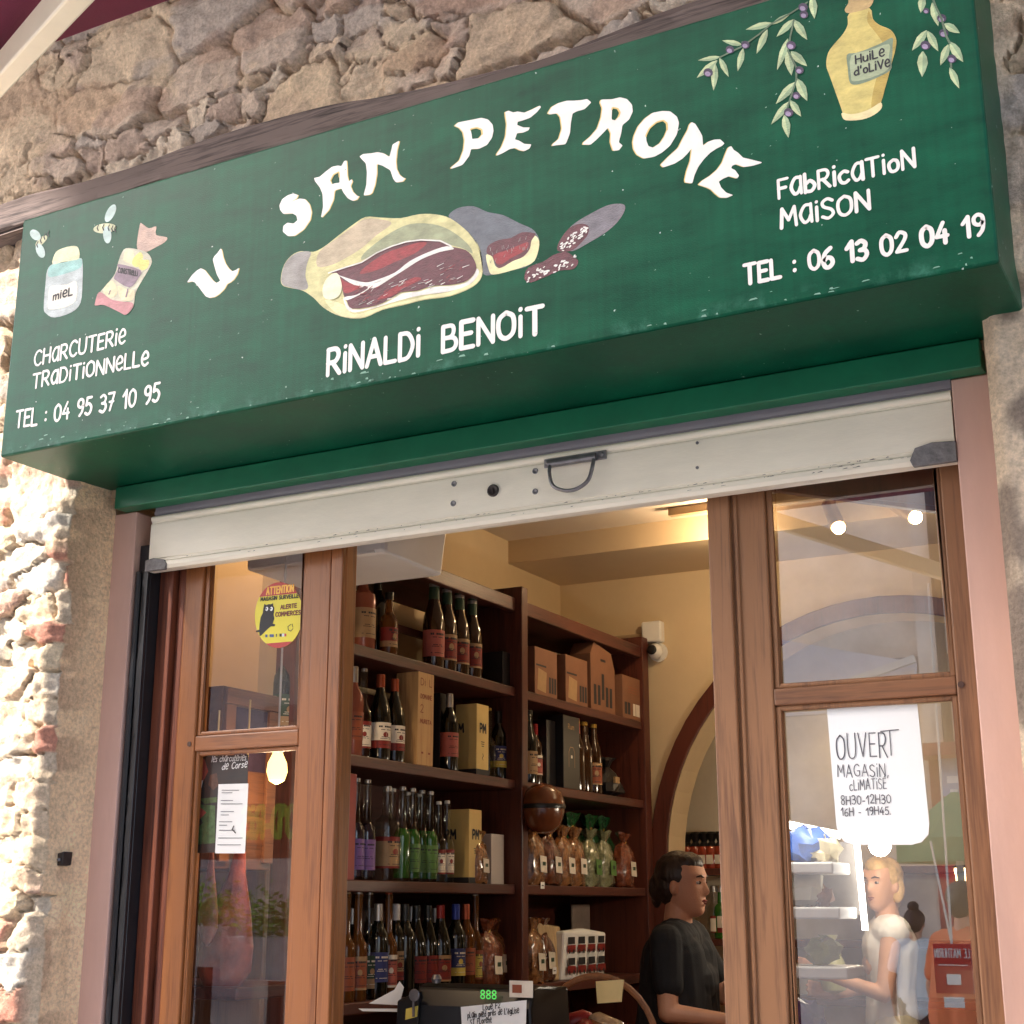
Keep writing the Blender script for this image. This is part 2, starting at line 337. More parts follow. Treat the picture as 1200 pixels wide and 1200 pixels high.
M['doorwood_grey_h'] = wood('weathered_rail_wood', S(136, 90, 58), S(92, 58, 38), 'x', .5)
M['shelfwood'] = wood('reddish_shelf_wood', S(88, 43, 33), S(50, 24, 20), 'y', .42)
M['shelfwood_v'] = wood('reddish_upright_wood', S(92, 45, 33), S(54, 25, 20), 'z', .42)
M['glass'] = glass('window_glass', 1.75); M['glass_r'] = glass('mirroring_window_glass', 3.8)
M['white_paper'] = mat('white_paper', S(242, 242, 240), .6, var=.02)
M['ink'] = mat('black_ink', S(38, 36, 40), .6, var=.1)
M['cream_wall'] = mat('warm_cream_plaster', S(208, 186, 150), .75, var=.06, scale=2.5, bump=.08, bscale=30)
M['pier_wall'] = mat('beige_inner_plaster', S(208, 178, 140), .75, var=.06, scale=2.5, bump=.05, bscale=30)
M['ceil_wall'] = mat('off_white_ceiling_plaster', S(214, 200, 182), .8, var=.05, scale=2)
M['black_plastic'] = mat('black_plastic', S(24, 23, 25), .35, var=.2)
M['white_plastic'] = mat('white_plastic', S(225, 222, 215), .4, var=.04)

# ------------------------------------------------------------------ ground
g = MB(); g.add([(-70, -70, 0), (70, -70, 0), (70, .4, 0), (-70, .4, 0)], [(0, 1, 2, 3)])
struct(g.build('street_paving', mat('pale_stone_paving', S(176, 172, 168), .75, var=.15, scale=3, bump=.3, bscale=8)))

# ------------------------------------------------------------------ rubble-stone facade as a modelled relief
def hash2(i, j, k):
    h = np.sin(i * 127.1 + j * 311.7 + k * 74.7) * 43758.5453
    return h - np.floor(h)
def vnoise(x, z, k=0):
    xi = np.floor(x); zi = np.floor(z); fx = x - xi; fz = z - zi
    fx = fx * fx * (3 - 2 * fx); fz = fz * fz * (3 - 2 * fz)
    a = hash2(xi, zi, k); b = hash2(xi + 1, zi, k); c = hash2(xi, zi + 1, k); d = hash2(xi + 1, zi + 1, k)
    return (a * (1 - fx) + b * fx) * (1 - fz) + (c * (1 - fx) + d * fx) * fz
def fbm(x, z, o=4, k=0):
    r = 0; a = .5; s = 0
    for i in range(o): r = r + a * vnoise(x * 2 ** i, z * 2 ** i, k + i); s += a; a *= .5
    return r / s
def sstep(a, b, x): t = np.clip((x - a) / (b - a), 0, 1); return t * t * (3 - 2 * t)
def cells(x, z, sx, sz, k):
    u = x / sx; v = z / sz
    vi = np.floor(v); d1 = np.full(x.shape, 9.0); d2 = np.full(x.shape, 9.0); cid = np.zeros(x.shape); cv = np.zeros(x.shape); du1 = np.zeros(x.shape); dv1 = np.zeros(x.shape)
    for dj in (-1, 0, 1):
        row = vi + dj; sh = hash2(row, row * 0 + 3, k) * .9
        ui = np.floor(u - sh)
        for di in (-1, 0, 1):
            c = ui + di
            cx = c + sh + .5 + (hash2(c, row, k + 1) - .5) * .75; cz = row + .5 + (hash2(c, row, k + 2) - .5) * .45
            dx = u - cx; dz = v - cz
            d = np.maximum(np.abs(dx) * 1.0, np.abs(dz) * 1.12) * .55 + np.sqrt(dx * dx + dz * dz) * .5
            n = d < d1
            d2 = np.where(n, d1, np.minimum(d2, d)); cid = np.where(n, hash2(c, row, k + 5), cid); cv = np.where(n, hash2(c, row, k + 6), cv)
            du1 = np.where(n, dx, du1); dv1 = np.where(n, dz, dv1); d1 = np.where(n, d, d1)
    return d2 - d1, cid, cv, du1, dv1
WALL_Y = -0.18
def wall_axis(segs):
    out = [segs[0][0]]
    for a, b, st in segs: out += list(np.linspace(a, b, max(2, int(round((b - a) / st)) + 1))[1:])
    return np.array(out)
gx = wall_axis([(-5.0, -3.45, .03), (-3.45, -2.945, .0065), (-2.945, -1.0, .0095), (-1.0, -.455, .012), (-.455, .1, .009), (.1, 1.4, .04)])
gz = wall_axis([(0, .95, .04), (.95, 2.72, .0065), (2.72, 3.42, .016), (3.42, 3.62, .014), (3.62, 4.45, .0075), (4.45, 6.2, .05)])
X, Z = np.meshgrid(gx, gz)
wx = X + (fbm(X * 4, Z * 4, 3, 20) - .5) * .16 + (fbm(X * 19, Z * 19, 3, 22) - .5) * .05; wz = Z + (fbm(X * 4, Z * 4, 3, 40) - .5) * .12 + (fbm(X * 19, Z * 19, 3, 42) - .5) * .045
eA, idA, cvA, duA, dvA = cells(wx, wz, .31, .175, 3)           # big rubble
eS, idS, cvS, duS, dvS = cells(wx + 3, wz * 1.05 + 1, .13, .085, 33)   # small packing stones between
wz2 = Z + (fbm(X * 6, Z * 6, 4, 60) - .5) * .06 + (fbm(X * 24, Z * 24, 3, 62) - .5) * .022; wx2 = X + (fbm(X * 7, Z * 7, 4, 70) - .5) * .10 + (fbm(X * 26, Z * 26, 3, 72) - .5) * .03
eB, idB, cvB, duB, dvB = cells(wx2, wz2, .19, .074, 9)           # thin slabs and brick courses beside the opening
low = sstep(2.95, 2.75, Z)
pack = idA > .72                                                 # some big cells are filled with small stones
eA = np.where(pack, eS, eA); cvA = np.where(pack, cvS, cvA); idA = np.where(pack, idS, idA); duA = np.where(pack, duS, duA); dvA = np.where(pack, dvS, dvA)
stA = sstep(.0, .09, eA); stB = sstep(.0, .10, eB)
fine = fbm(X * 38, Z * 38, 4, 80) - .5; mid = fbm(X * 10, Z * 10, 5, 90) - .5
ridge = np.abs(fbm(X * 12, Z * 16, 4, 95) - .5) * 2
facet = np.maximum((cvA - .5) * duA * .07 + (idA - .5) * dvA * .07, ((idA * 7.3) % 1 - .5) * duA * .09 - .012)
hA = stA * (.022 + .024 * ((idA * 3.7) % 1) + facet) + mid * .030 + fine * .022 + ridge * .020
facB = np.maximum((cvB - .5) * duB * .05, ((idB * 5.1) % 1 - .5) * dvB * .05 - .006)
hB = stB * (.012 + .030 * ((idB * 3.1) % 1) + facB) + mid * .030 + fine * .024 + ridge * .016
h = hA * (1 - low) + hB * low
mort = (1 - stA) * (1 - low) + (1 - stB) * low
smear = sstep(.46, .56, fbm(X * 3.6, Z * 5, 5, 120)); h = np.where(smear > 0, h * (1 - .7 * smear) + smear * (.026 + mid * .03 + fine * .012), h); mort = np.maximum(mort, smear * .75)
crack = sstep(.05, .0, np.where(low > .5, eB, eA)) * sstep(.52, .62, fbm(X * 6, Z * 6, 3, 210)); h = h - crack * .026
# rendered strips next to the opening
edgeL = -3.055 + (fbm(Z * 5 + 7, Z * 0 + 2, 4, 5) - .5) * .10 + .03 * sstep(1.75, 1.45, Z)
plL = sstep(-.012, .012, X - edgeL - .07) * sstep(1.62, 1.5, Z + (fbm(X * 6, Z * 5, 3, 19) - .5) * .3) * (X < -1.7)
edgeR = -.60 + (fbm(Z * 4 + 1, Z * 0, 3, 15) - .5) * .02
plR = sstep(-.01, .01, X - edgeR) * sstep(2.84, 2.8, Z + (fbm(X * 9, Z * 2, 3, 17) - .5) * .05)
hp = .006 + mid * .010 + fine * .004 + .03 * sstep(-3.0, -3.09, X)
h = h * (1 - plL) + (hp + .004) * plL; h = h * (1 - plR) + (hp + fine * .006) * plR
h = h - .02
h = h - .028 * sstep(-2.972, -2.945, X) * (X < -1.7) * (Z < 2.79) - .02 * sstep(-.43, -.455, X) * (X > -1) * (Z < 2.79)
pal = np.array([S(184, 166, 152), S(194, 174, 156), S(194, 168, 138), S(166, 158, 152), S(176, 152, 138), S(206, 192, 172)])
palB = np.array([S(190, 172, 150), S(184, 130, 110), S(200, 186, 166), S(166, 152, 140), S(190, 156, 136), S(196, 186, 172), S(198, 178, 150)])
colA = pal[np.minimum((idA * 6).astype(int), 5)]; colB = palB[np.minimum((idB * 7).astype(int), 6)]
colA = colA * .55 + np.array(S(190, 168, 148)) * .45
col = colA * (1 - low[..., None]) + colB * low[..., None]
mc = np.array(S(206, 182, 152)); w = np.clip(mort, 0, 1)[..., None]; col = col * (1 - w) + mc * w
red = .6 * sstep(.60, .70, fbm(X * 4 + 3, Z * 9, 3, 140))[..., None] * .5 * (1 - low[..., None]); col = col * (1 - red) + np.array(S(150, 104, 80)) * red
pcL = np.array(S(200, 178, 152)) * (0.86 + .3 * (fbm(X * 3, Z * 3, 4, 160)[..., None])); col = col * (1 - plL[..., None]) + pcL * plL[..., None]
sR = sstep(.44, .58, fbm(X * 9, Z * 4.5, 6, 170))[..., None]; pcR = np.array(S(206, 184, 158)) * (1 - sR) + np.array(S(136, 120, 106)) * sR
col = col * (1 - plR[..., None]) + pcR * plR[..., None]
col = col * (.98 + .36 * fbm(X * 22, Z * 22, 4, 190))[..., None]
ny, nx = X.shape
verts = np.stack([X, WALL_Y - h, Z], -1).reshape(-1, 3)
ii = np.arange(ny * nx).reshape(ny, nx)
quad = np.stack([ii[:-1, :-1], ii[:-1, 1:], ii[1:, 1:], ii[1:, :-1]], -1)
cxm = (X[:-1, :-1] + X[1:, 1:]) / 2; czm = (Z[:-1, :-1] + Z[1:, 1:]) / 2
keep = ~((cxm > -2.945) & (cxm < -.455) & (czm < 2.80))
quad = quad[keep].reshape(-1, 4)
# rendered reveals that turn from the wall face into the opening
vcol = col.reshape(-1, 3); iz = np.where(gz < 2.80)[0]; iz = np.append(iz, iz[-1] + 1)
for xe in (-2.945, -.455):
    ic = int(np.argmin(np.abs(gx - xe))); col0 = ii[iz, ic]; zc = gz[iz]; y0 = verts[col0, 1]; nyy = 22; prev = col0
    sgn = 1 if xe < -1.7 else -1
    for j in range(1, nyy + 1):
        t_ = j / nyy; yy = y0 + (-.012 - y0) * t_
        bul = (fbm(zc * 7 + 3, yy * 9, 4, 300) - .5) * .03 * math.sin(math.pi * min(1, t_ * 1.15)) + .012 * t_
        nv = np.stack([np.full_like(zc, xe) + sgn * bul, yy, zc], -1)
        pc_ = np.array(S(250, 218, 178)) * (.82 + .36 * fbm(zc * 6 + 5, yy * 12, 5, 310)[:, None]); br_ = sstep(.54, .62, fbm(zc * 14, yy * 5 + 2, 3, 320))[:, None] * (1 - t_) * .6; pc_ = pc_ * (1 - br_) + np.array(S(170, 134, 112)) * br_
        idx = len(verts) + np.arange(len(zc)); verts = np.concatenate([verts, nv]); vcol = np.concatenate([vcol, pc_])
        quad = np.concatenate([quad, np.stack([prev[:-1], idx[:-1], idx[1:], prev[1:]], -1) if sgn > 0 else np.stack([prev[:-1], prev[1:], idx[1:], idx[:-1]], -1)]); prev = idx
me = bpy.data.meshes.new('stonework'); me.from_pydata(verts.tolist(), [], quad.tolist())
ca = me.color_attributes.new('stone_colour', 'FLOAT_COLOR', 'POINT')
ca.data.foreach_set('color', np.concatenate([np.clip(vcol, 0, 1), np.ones((len(vcol), 1))], 1).ravel())
me.polygons.foreach_set('use_smooth', [True] * len(me.polygons))
m, nt, N, L, P = newmat('rubble_stone_and_render')
vc = N.new('ShaderNodeVertexColor'); vc.layer_name = 'stone_colour'
nz = N.new('ShaderNodeTexNoise'); nz.inputs['Scale'].default_value = 95; nz.inputs['Detail'].default_value = 6; nz.inputs['Roughness'].default_value = .7
tc = N.new('ShaderNodeTexCoord'); L.new(tc.outputs['Object'], nz.inputs['Vector'])
hs = N.new('ShaderNodeHueSaturation'); L.new(vc.outputs['Color'], hs.inputs['Color'])
mr = N.new('ShaderNodeMapRange'); mr.inputs['From Min'].default_value = .25; mr.inputs['From Max'].default_value = .75; mr.inputs['To Min'].default_value = .6; mr.inputs['To Max'].default_value = 1.35; L.new(nz.outputs['Fac'], mr.inputs['Value']); L.new(mr.outputs['Result'], hs.inputs['Value'])
L.new(hs.outputs['Color'], P.inputs['Base Color']); P.inputs['Roughness'].default_value = .88; P.inputs['Specular IOR Level'].default_value = .25
bp = N.new('ShaderNodeBump'); nb = N.new('ShaderNodeTexNoise'); nb.inputs['Scale'].default_value = 42; nb.inputs['Detail'].default_value = 9; nb.inputs['Roughness'].default_value = .72; L.new(tc.outputs['Object'], nb.inputs['Vector'])
bp.inputs['Strength'].default_value = .9; bp.inputs['Distance'].default_value = .016; L.new(nb.outputs['Fac'], bp.inputs['Height']); L.new(bp.outputs['Normal'], P.inputs['Normal'])
me.materials.append(m)
wall = thing('stone_wall', 'old rubble stone shopfront wall with patches of brick and beige render round the opening', 'wall', (-1.7, 0, 0))
so = bpy.data.objects.new('stonework', me); COL.objects.link(so); so.parent = wall; so.location = (1.7, 0, 0)
b = MB()
for a in ((-5, -3.0, -.12, .34, 0, 6.2), (-.42, 1.4, -.12, .34, 0, 6.2), (-3.0, -.42, -.03, .34, 2.745, 6.2), (-3.0, -2.94, -.011, .34, 0, 2.745), (-.467, -.42, -.011, .34, 0, 2.745)): b.box(*a)
b.build('masonry_core', mat('inner_masonry', S(200, 172, 138), .9), wall)
b = MB(); b.box(-6, 1.6, -1.08, .4, 4.62, 4.8); b.build('shade_eave', mat('shade_eave_grey', S(120, 105, 95), .8), wall)  # unseen eave, added and placed to shade the upper stones

# weathered oak lintel that shows above the shop sign
bx = wall_axis([(-3.6, -.1, .02)]); prof = []
n = 28; vs = []; fs = []
for i, x in enumerate(bx):
    for j in range(n):
        t = 2 * math.pi * j / n
        cy = math.copysign(abs(math.cos(t)) ** .45, math.cos(t)) * .075; cz = math.copysign(abs(math.sin(t)) ** .45, math.sin(t)) * .057
        k = float(fbm(np.array(x * 1.6), np.array(j * 1.7), 3, 5)) - .5; k2 = float(fbm(np.array(x * .9), np.array(j * 3.1), 2, 8)) - .5
        wv = .02 * math.sin(x * 2.3 + 1) + .012 * math.sin(x * 5.1)
        vs.append((x, -.19 + cy * (1 + .45 * k) - .02 * k2, 3.585 + wv * .8 + .025 * max(0, min(1, (-2.75 - x) / .4)) + cz * (1 + .5 * k) + .018 * k2 - .012 * math.sin(x * 3)))
for i in range(len(bx) - 1):
    for j in range(n): fs.append((i * n + j, i * n + (j + 1) % n, (i + 1) * n + (j + 1) % n, (i + 1) * n + j))
lt = MB(); lt.add(vs, fs, 0, True); lt.add(vs[:n], [tuple(range(n))]); lt.add(vs[-n:], [tuple(range(n))])
o = lt.build('timber_lintel', wood('weathered_grey_oak', S(112, 96, 90), S(44, 35, 34), 'x', .9, fine=1.4), sharp=60)
tag(o, 'weathered grey timber lintel beam set in the stone above the green sign', 'beam')

# dark plate added in place of the shaded wall hole on the left
p = at(72, 1002, x=-2.928)
t = thing('shade_hole_plate', 'small dark plate standing in for the shaded hole beside the brick courses', 'bracket', (p.x, p.y, p.z))
b = MB(); b.prism([(p.x - .035, p.y, p.z - .030), (p.x + .004, p.y, p.z - .026), (p.x + .007, p.y, p.z + .010), (p.x - .006, p.y, p.z + .006), (p.x - .035, p.y, p.z + .004)], (0, .035, 0)); b.build('dark_hole_plate', M['dark_steel'], t, .003)
b = MB(); b.lathe([(.004, 0), (.005, .004), (.003, .008)], (p.x - .004, p.y - .001, p.z - .012), 10, axis='y'); b.build('plate_stud', M['steel'], t)

# ------------------------------------------------------------------ the green hand-painted sign box
SY = -.42; SXL, SXR, SZB, SZT = -2.972, -.372, 2.765, 3.466
m, nt, N, L, P = newmat('green_sign_paint')
tc = N.new('ShaderNodeTexCoord'); mp = N.new('ShaderNodeMapping'); mp.inputs['Scale'].default_value = (3, 3, 9); L.new(tc.outputs['Object'], mp.inputs['Vector'])
nz = N.new('ShaderNodeTexNoise'); nz.inputs['Scale'].default_value = 1.6; nz.inputs['Detail'].default_value = 8; nz.inputs['Roughness'].default_value = .65; L.new(mp.outputs['Vector'], nz.inputs['Vector'])
cr = N.new('ShaderNodeValToRGB'); e = cr.color_ramp.elements; e[0].position = .3; e[0].color = (*S(0, 58, 40), 1); e[1].position = .72; e[1].color = (*S(4, 84, 58), 1); L.new(nz.outputs['Fac'], cr.inputs['Fac'])
sp = N.new('ShaderNodeTexNoise'); sp.inputs['Scale'].default_value = 75; sp.inputs['Detail'].default_value = 2; L.new(tc.outputs['Object'], sp.inputs['Vector'])
st = N.new('ShaderNodeMapRange'); st.inputs['From Min'].default_value = .74; st.inputs['From Max'].default_value = .78; L.new(sp.outputs['Fac'], st.inputs['Value'])
mx = N.new('ShaderNodeMix'); mx.data_type = 'RGBA'; mx.inputs[7].default_value = (*S(190, 205, 195), 1); L.new(st.outputs['Result'], mx.inputs[0]); L.new(cr.outputs['Color'], mx.inputs[6])
sx = N.new('ShaderNodeSeparateXYZ'); L.new(tc.outputs['Object'], sx.inputs[0])            # paler broken band on the lower arris, and hand-brushed streaks
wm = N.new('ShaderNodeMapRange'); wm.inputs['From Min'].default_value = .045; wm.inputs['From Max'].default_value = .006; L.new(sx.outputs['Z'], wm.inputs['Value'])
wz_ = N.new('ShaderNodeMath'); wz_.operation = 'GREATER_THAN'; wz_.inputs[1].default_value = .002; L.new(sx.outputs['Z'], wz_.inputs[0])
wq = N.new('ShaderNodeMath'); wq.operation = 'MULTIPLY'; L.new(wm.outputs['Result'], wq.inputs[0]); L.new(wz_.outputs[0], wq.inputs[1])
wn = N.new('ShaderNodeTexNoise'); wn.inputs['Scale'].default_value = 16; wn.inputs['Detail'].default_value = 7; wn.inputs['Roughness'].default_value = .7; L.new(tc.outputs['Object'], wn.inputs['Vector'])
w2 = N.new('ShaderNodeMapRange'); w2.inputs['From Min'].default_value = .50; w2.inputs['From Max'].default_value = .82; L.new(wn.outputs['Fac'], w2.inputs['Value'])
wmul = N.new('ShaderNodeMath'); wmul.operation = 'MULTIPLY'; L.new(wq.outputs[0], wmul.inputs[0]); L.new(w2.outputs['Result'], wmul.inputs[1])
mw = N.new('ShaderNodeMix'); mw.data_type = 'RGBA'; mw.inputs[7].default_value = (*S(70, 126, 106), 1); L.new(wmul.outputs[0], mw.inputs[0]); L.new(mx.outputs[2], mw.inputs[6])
mps = N.new('ShaderNodeMapping'); mps.inputs['Scale'].default_value = (60, 60, 2.2); L.new(tc.outputs['Object'], mps.inputs['Vector'])
ns = N.new('ShaderNodeTexNoise'); ns.inputs['Scale'].default_value = 1; ns.inputs['Detail'].default_value = 5; L.new(mps.outputs['Vector'], ns.inputs['Vector'])
ms_ = N.new('ShaderNodeMapRange'); ms_.inputs['To Min'].default_value = .72; ms_.inputs['To Max'].default_value = 1.28; L.new(ns.outputs['Fac'], ms_.inputs['Value'])
hv = N.new('ShaderNodeHueSaturation'); L.new(mw.outputs[2], hv.inputs['Color']); L.new(ms_.outputs['Result'], hv.inputs['Value'])
L.new(hv.outputs['Color'], P.inputs['Base Color'])
rr = N.new('ShaderNodeMapRange'); rr.inputs['To Min'].default_value = .30; rr.inputs['To Max'].default_value = .46; P.inputs['Specular IOR Level'].default_value = .18; L.new(nz.outputs['Fac'], rr.inputs['Value']); L.new(rr.outputs['Result'], P.inputs['Roughness'])
n2 = N.new('ShaderNodeTexNoise'); n2.inputs['Scale'].default_value = 300; n2.inputs['Detail'].default_value = 3; L.new(tc.outputs['Object'], n2.inputs['Vector'])
bp = N.new('ShaderNodeBump'); bp.inputs['Strength'].default_value = .25; bp.inputs['Distance'].default_value = .002; L.new(n2.outputs['Fac'], bp.inputs['Height']); L.new(bp.outputs['Normal'], P.inputs['Normal'])
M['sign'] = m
sign = thing('shop_sign', 'long green hand painted box sign with white lettering and food pictures above the shutter', 'sign', ((SXL + SXR) / 2, SY, SZB))
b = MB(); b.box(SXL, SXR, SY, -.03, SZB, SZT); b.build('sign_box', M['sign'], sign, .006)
b = MB(); b.box(-2.893, -.478, -.062, -.01, 2.698, SZB - .003); b.build('lower_fascia', mat('green_fascia_paint', S(10, 98, 66), .4, var=.15, scale=6), sign, .003)
# chips of bare board along the lower arris
b = MB()
for i in range(60):
    x = random.uniform(SXL, SXR); w = random.uniform(.003, .02); hh = random.uniform(.0015, .005); z = SZB + .006 + random.random() ** 3 * .03
    b.poly([(x, SY - .0012, z), (x + w, SY - .0012, z + random.uniform(-.002, .002)), (x + w * .8, SY - .0012, z + hh), (x + w * .2, SY - .0012, z + hh * .8)])
for i in range(40):
    x = random.uniform(SXL, SXR); w = random.uniform(.002, .006); z = random.uniform(SZB, SZT)
    b.poly([(x, SY - .0012, z), (x + w, SY - .0012, z + .001), (x + w * .7, SY - .0012, z + w * .7)])
flat_build(b, 'paint_chips', mat('bare_paint_chips', S(120, 160, 140), .7), sign)['kind'] = 'stuff'

def px(pts, org, k, lift=0.0007): return [at(org[0] + a / k, org[1] + c / k, y=SY - lift) for a, c in pts]
def T(flat): return [(flat[i], flat[i + 1]) for i in range(0, len(flat), 2)]
WHITE = mat('white_sign_paint', S(226, 219, 212), .45, var=.06, scale=30)
OCHRE = mat('ochre_sign_paint', S(214, 186, 112), .5, var=.1, scale=30)
letters = [
 ('u', (210, 280), 15, [[135,765,230,630,310,555,380,515,450,550,520,640,590,730,650,775,700,750,720,730,660,620,620,480,590,360,620,300,670,250,730,165,750,210,770,320,810,430,870,520,930,570,1000,545,1050,505,1020,620,960,710,900,760,840,790,790,880,700,970,620,1020,530,1035,470,1010,420,950,340,840,270,760,220,745]]),
 ('s', (320, 170), 7.5, [[220,440,205,470,155,500,230,470,280,475,320,520,338,590,325,660,270,740,190,798,130,800,85,760,90,710,125,682,180,690,215,660,205,620,170,600,90,605,62,570,55,530,80,475,130,440,180,425]]),
 ('a', (320, 170), 7.5, [[360,290,410,278,460,235,520,190,570,180,600,185,625,140,645,135,650,200,652,270,665,320,690,300,697,320,680,360,700,410,735,445,755,450,735,480,700,490,660,470,620,420,600,380,540,398,530,480,490,570,430,635,422,630,440,540,435,430,410,370,370,320], [505,310,530,260,578,235,583,280,585,330,545,335,515,345]]),
 ('n', (320, 170), 7.5, [[760,100,790,78,860,72,920,62,970,72,1022,105,1040,40,1050,-5,1110,-40,1090,40,1080,140,1085,210,1110,260,1140,285,1162,292,1140,320,1080,328,1055,295,1030,220,960,180,910,165,912,250,895,350,870,420,845,437,795,443,820,350,825,240,815,160,780,125]]),
 ('p', (520, 100), 7.5, [[95,355,130,325,180,315,260,300,330,285,390,300,430,345,438,400,425,460,380,525,310,558,240,560,225,620,165,700,70,733,65,722,140,660,175,570,185,480,170,410,140,375], [235,385,290,372,335,390,340,430,310,465,250,472,245,430]]),
 ('e', (520, 100), 7.5, [[540,235,570,222,610,238,650,230,710,240,770,215,845,178,855,190,820,235,760,285,690,310,650,320,645,348,700,370,757,370,745,395,700,415,645,420,625,475,660,485,710,515,770,518,755,555,710,578,670,570,630,550,580,560,520,595,468,617,465,605,510,540,545,450,555,340,545,280]]),
 ('t', (600, 100), 10, [[420,327,467,253,547,207,640,180,730,180,820,172,880,160,930,200,850,280,760,304,710,330,690,440,680,560,630,690,530,700,470,710,480,687,550,627,587,507,567,370,530,327,450,340]]),
 ('r', (660, 100), 7.5, [[325,150,335,125,430,122,500,105,560,120,605,170,612,230,580,300,520,350,510,420,488,500,522,528,490,570,440,575,415,500,420,420,395,372,350,420,290,480,240,522,172,520,180,500,240,450,300,380,335,280,345,200], [430,195,480,205,500,240,485,280,460,308,425,300]]),
 ('o', (660, 100), 7.5, [[612,500,625,440,660,360,720,290,790,240,870,225,940,228,1000,275,1018,330,1000,430,940,530,870,590,800,628,710,643,650,610,620,560], [728,440,760,375,820,325,880,308,912,335,915,390,890,450,850,510,790,548,750,535,732,490]]),
 ('n', (760, 130), 8.571, [[410,140,435,112,470,130,510,195,540,250,548,350,600,310,660,288,720,285,763,325,740,350,680,380,620,420,560,480,500,560,460,650,440,728,370,718,365,690,385,600,420,500,435,375,390,430,340,480,260,530,150,567,122,540,200,460,300,370,350,270,395,190]]),
 ('e', (760, 130), 8.571, [[500,740,540,700,620,650,690,590,740,520,770,440,800,370,830,352,855,390,900,420,950,470,1020,485,1140,515,1130,525,1050,550,960,563,880,535,840,550,830,575,870,595,910,650,890,678,810,655,750,680,705,710,730,770,780,820,850,845,790,872,720,870,670,830,630,790,590,770]]),
]
for nm, org, k, loops in letters:
    b = MB()
    def sub(loop):                                             # slightly rounded brush outline
        q = [Vector((a, c, 0)) for a, c in T(loop)]; out = []
        for i in range(len(q)):
            p0, p1, p2 = q[i - 1], q[i], q[(i + 1) % len(q)]
            out += [(p1 * .84 + p0 * .16).xy, (p1 * .92 + p0 * .04 + p2 * .04).xy, (p1 * .84 + p2 * .16).xy]
        return [(v[0], v[1]) for v in out]
    sh = 1.2 * k
    sx_ = -sh if org[0] > 500 else sh * .9
    b.poly([px([(a + sx_, c + sh * .25) for a, c in sub(l)], org, k, .0005) for l in loops], 0)
    b.poly([px(sub(l), org, k, .0009) for l in loops], 1)
    if len(loops) > 1:                                         # ochre edge inside the bowl
        q = sub(loops[1]); q3 = px(q, org, k, .0011); ribbon(b, q3[: len(q3) // 2 + 1], .0035, (0, -1, 0), 0)
    flat_build(b, 'painted_letter', [OCHRE, WHITE], sign)
def sign_line(s, pl, pr, hpx, w, name='lettering', jit=.03):
    A = at(*pl, y=SY - .0008); B = at(*pr, y=SY - .0008); Tt = at(pl[0], pl[1] - hpx, y=SY - .0008)
    U_ = (B - A).normalized(); k = (B - A).length / text_len(s, .2); x = 0
    for wd in s.split(' '):                                       # every painted word a part of its own
        tl = text_len(wd, .2); b = MB(); text(b, wd, A + U_ * x * k, U_, (0, 0, 1), (Tt - A).z, w, 0, length=tl * k, jit=jit, sp=.2); flat_build(b, name, WHITE, sign)
        x += tl + .2 + .34 + .2
sign_line('CHaRCUTERie', (40, 429), (146, 402), 17, .0066)
sign_line('TRaDiTiONNeLLe', (38, 455), (173, 427), 16.5, .0066)
sign_line('TEL : 04 95 37 10 95', (18, 502), (186, 470), 19, .007)
sign_line('RiNALDi', (384, 440), (491, 417), 29, .0115)
sign_line('BENOiT', (519, 412), (636, 389), 30, .0115)
sign_line('FabRicaTioN', (913, 233), (1072, 195), 21, .0072)
sign_line('MaiSON', (916, 268), (1019, 245), 22, .0072)
sign_line('TEL : 06 13 02 04 19', (873, 333), (1154, 274), 22, .0085)
# ------------------------------------------------------------------ pictures painted on the sign
def paint(name, mats, layers, parent=None):
    """layers: (material index, flat pixel list, origin, zoom) stacked like coats of paint"""
    b = MB()
    for i, (mi, fl, org, k) in enumerate(layers):
        q = T(fl)
        v = smooth_pts([Vector((a, c, 0)) for a, c in q], closed=True, sub=3)
        b.poly(px([(p.x, p.y) for p in v], org, k, .0006 + .00014 * i), mi)
    return b, name, mats
def oil(n, c, v=.16, sc=14): return mat(n, tuple(x * .9 for x in c), .5, var=min(.34, v + .14), scale=sc * 1.5, stretch=(1, 1, 1.8), bump=.3, bscale=200)
H0 = ((320, 230), 4.615); H1 = ((520, 220), 5.4545)
ham_m = [oil('ham_fat_paint', S(206, 198, 142)), oil('ham_grey_paint', S(152, 146, 140)), oil('ham_mould_paint', S(150, 154, 120)), oil('ham_meat_paint', S(94, 42, 52), .3, 30), oil('ham_red_paint', S(146, 38, 46), .3, 30), oil('ham_white_paint', S(232, 226, 218), .06), oil('ham_bone_paint', S(240, 232, 196), .06), oil('ham_dark_paint', S(96, 100, 108), .15), oil('ham_cream_paint', S(232, 224, 170), .08), oil('ham_pale_paint', S(186, 168, 140), .14)]
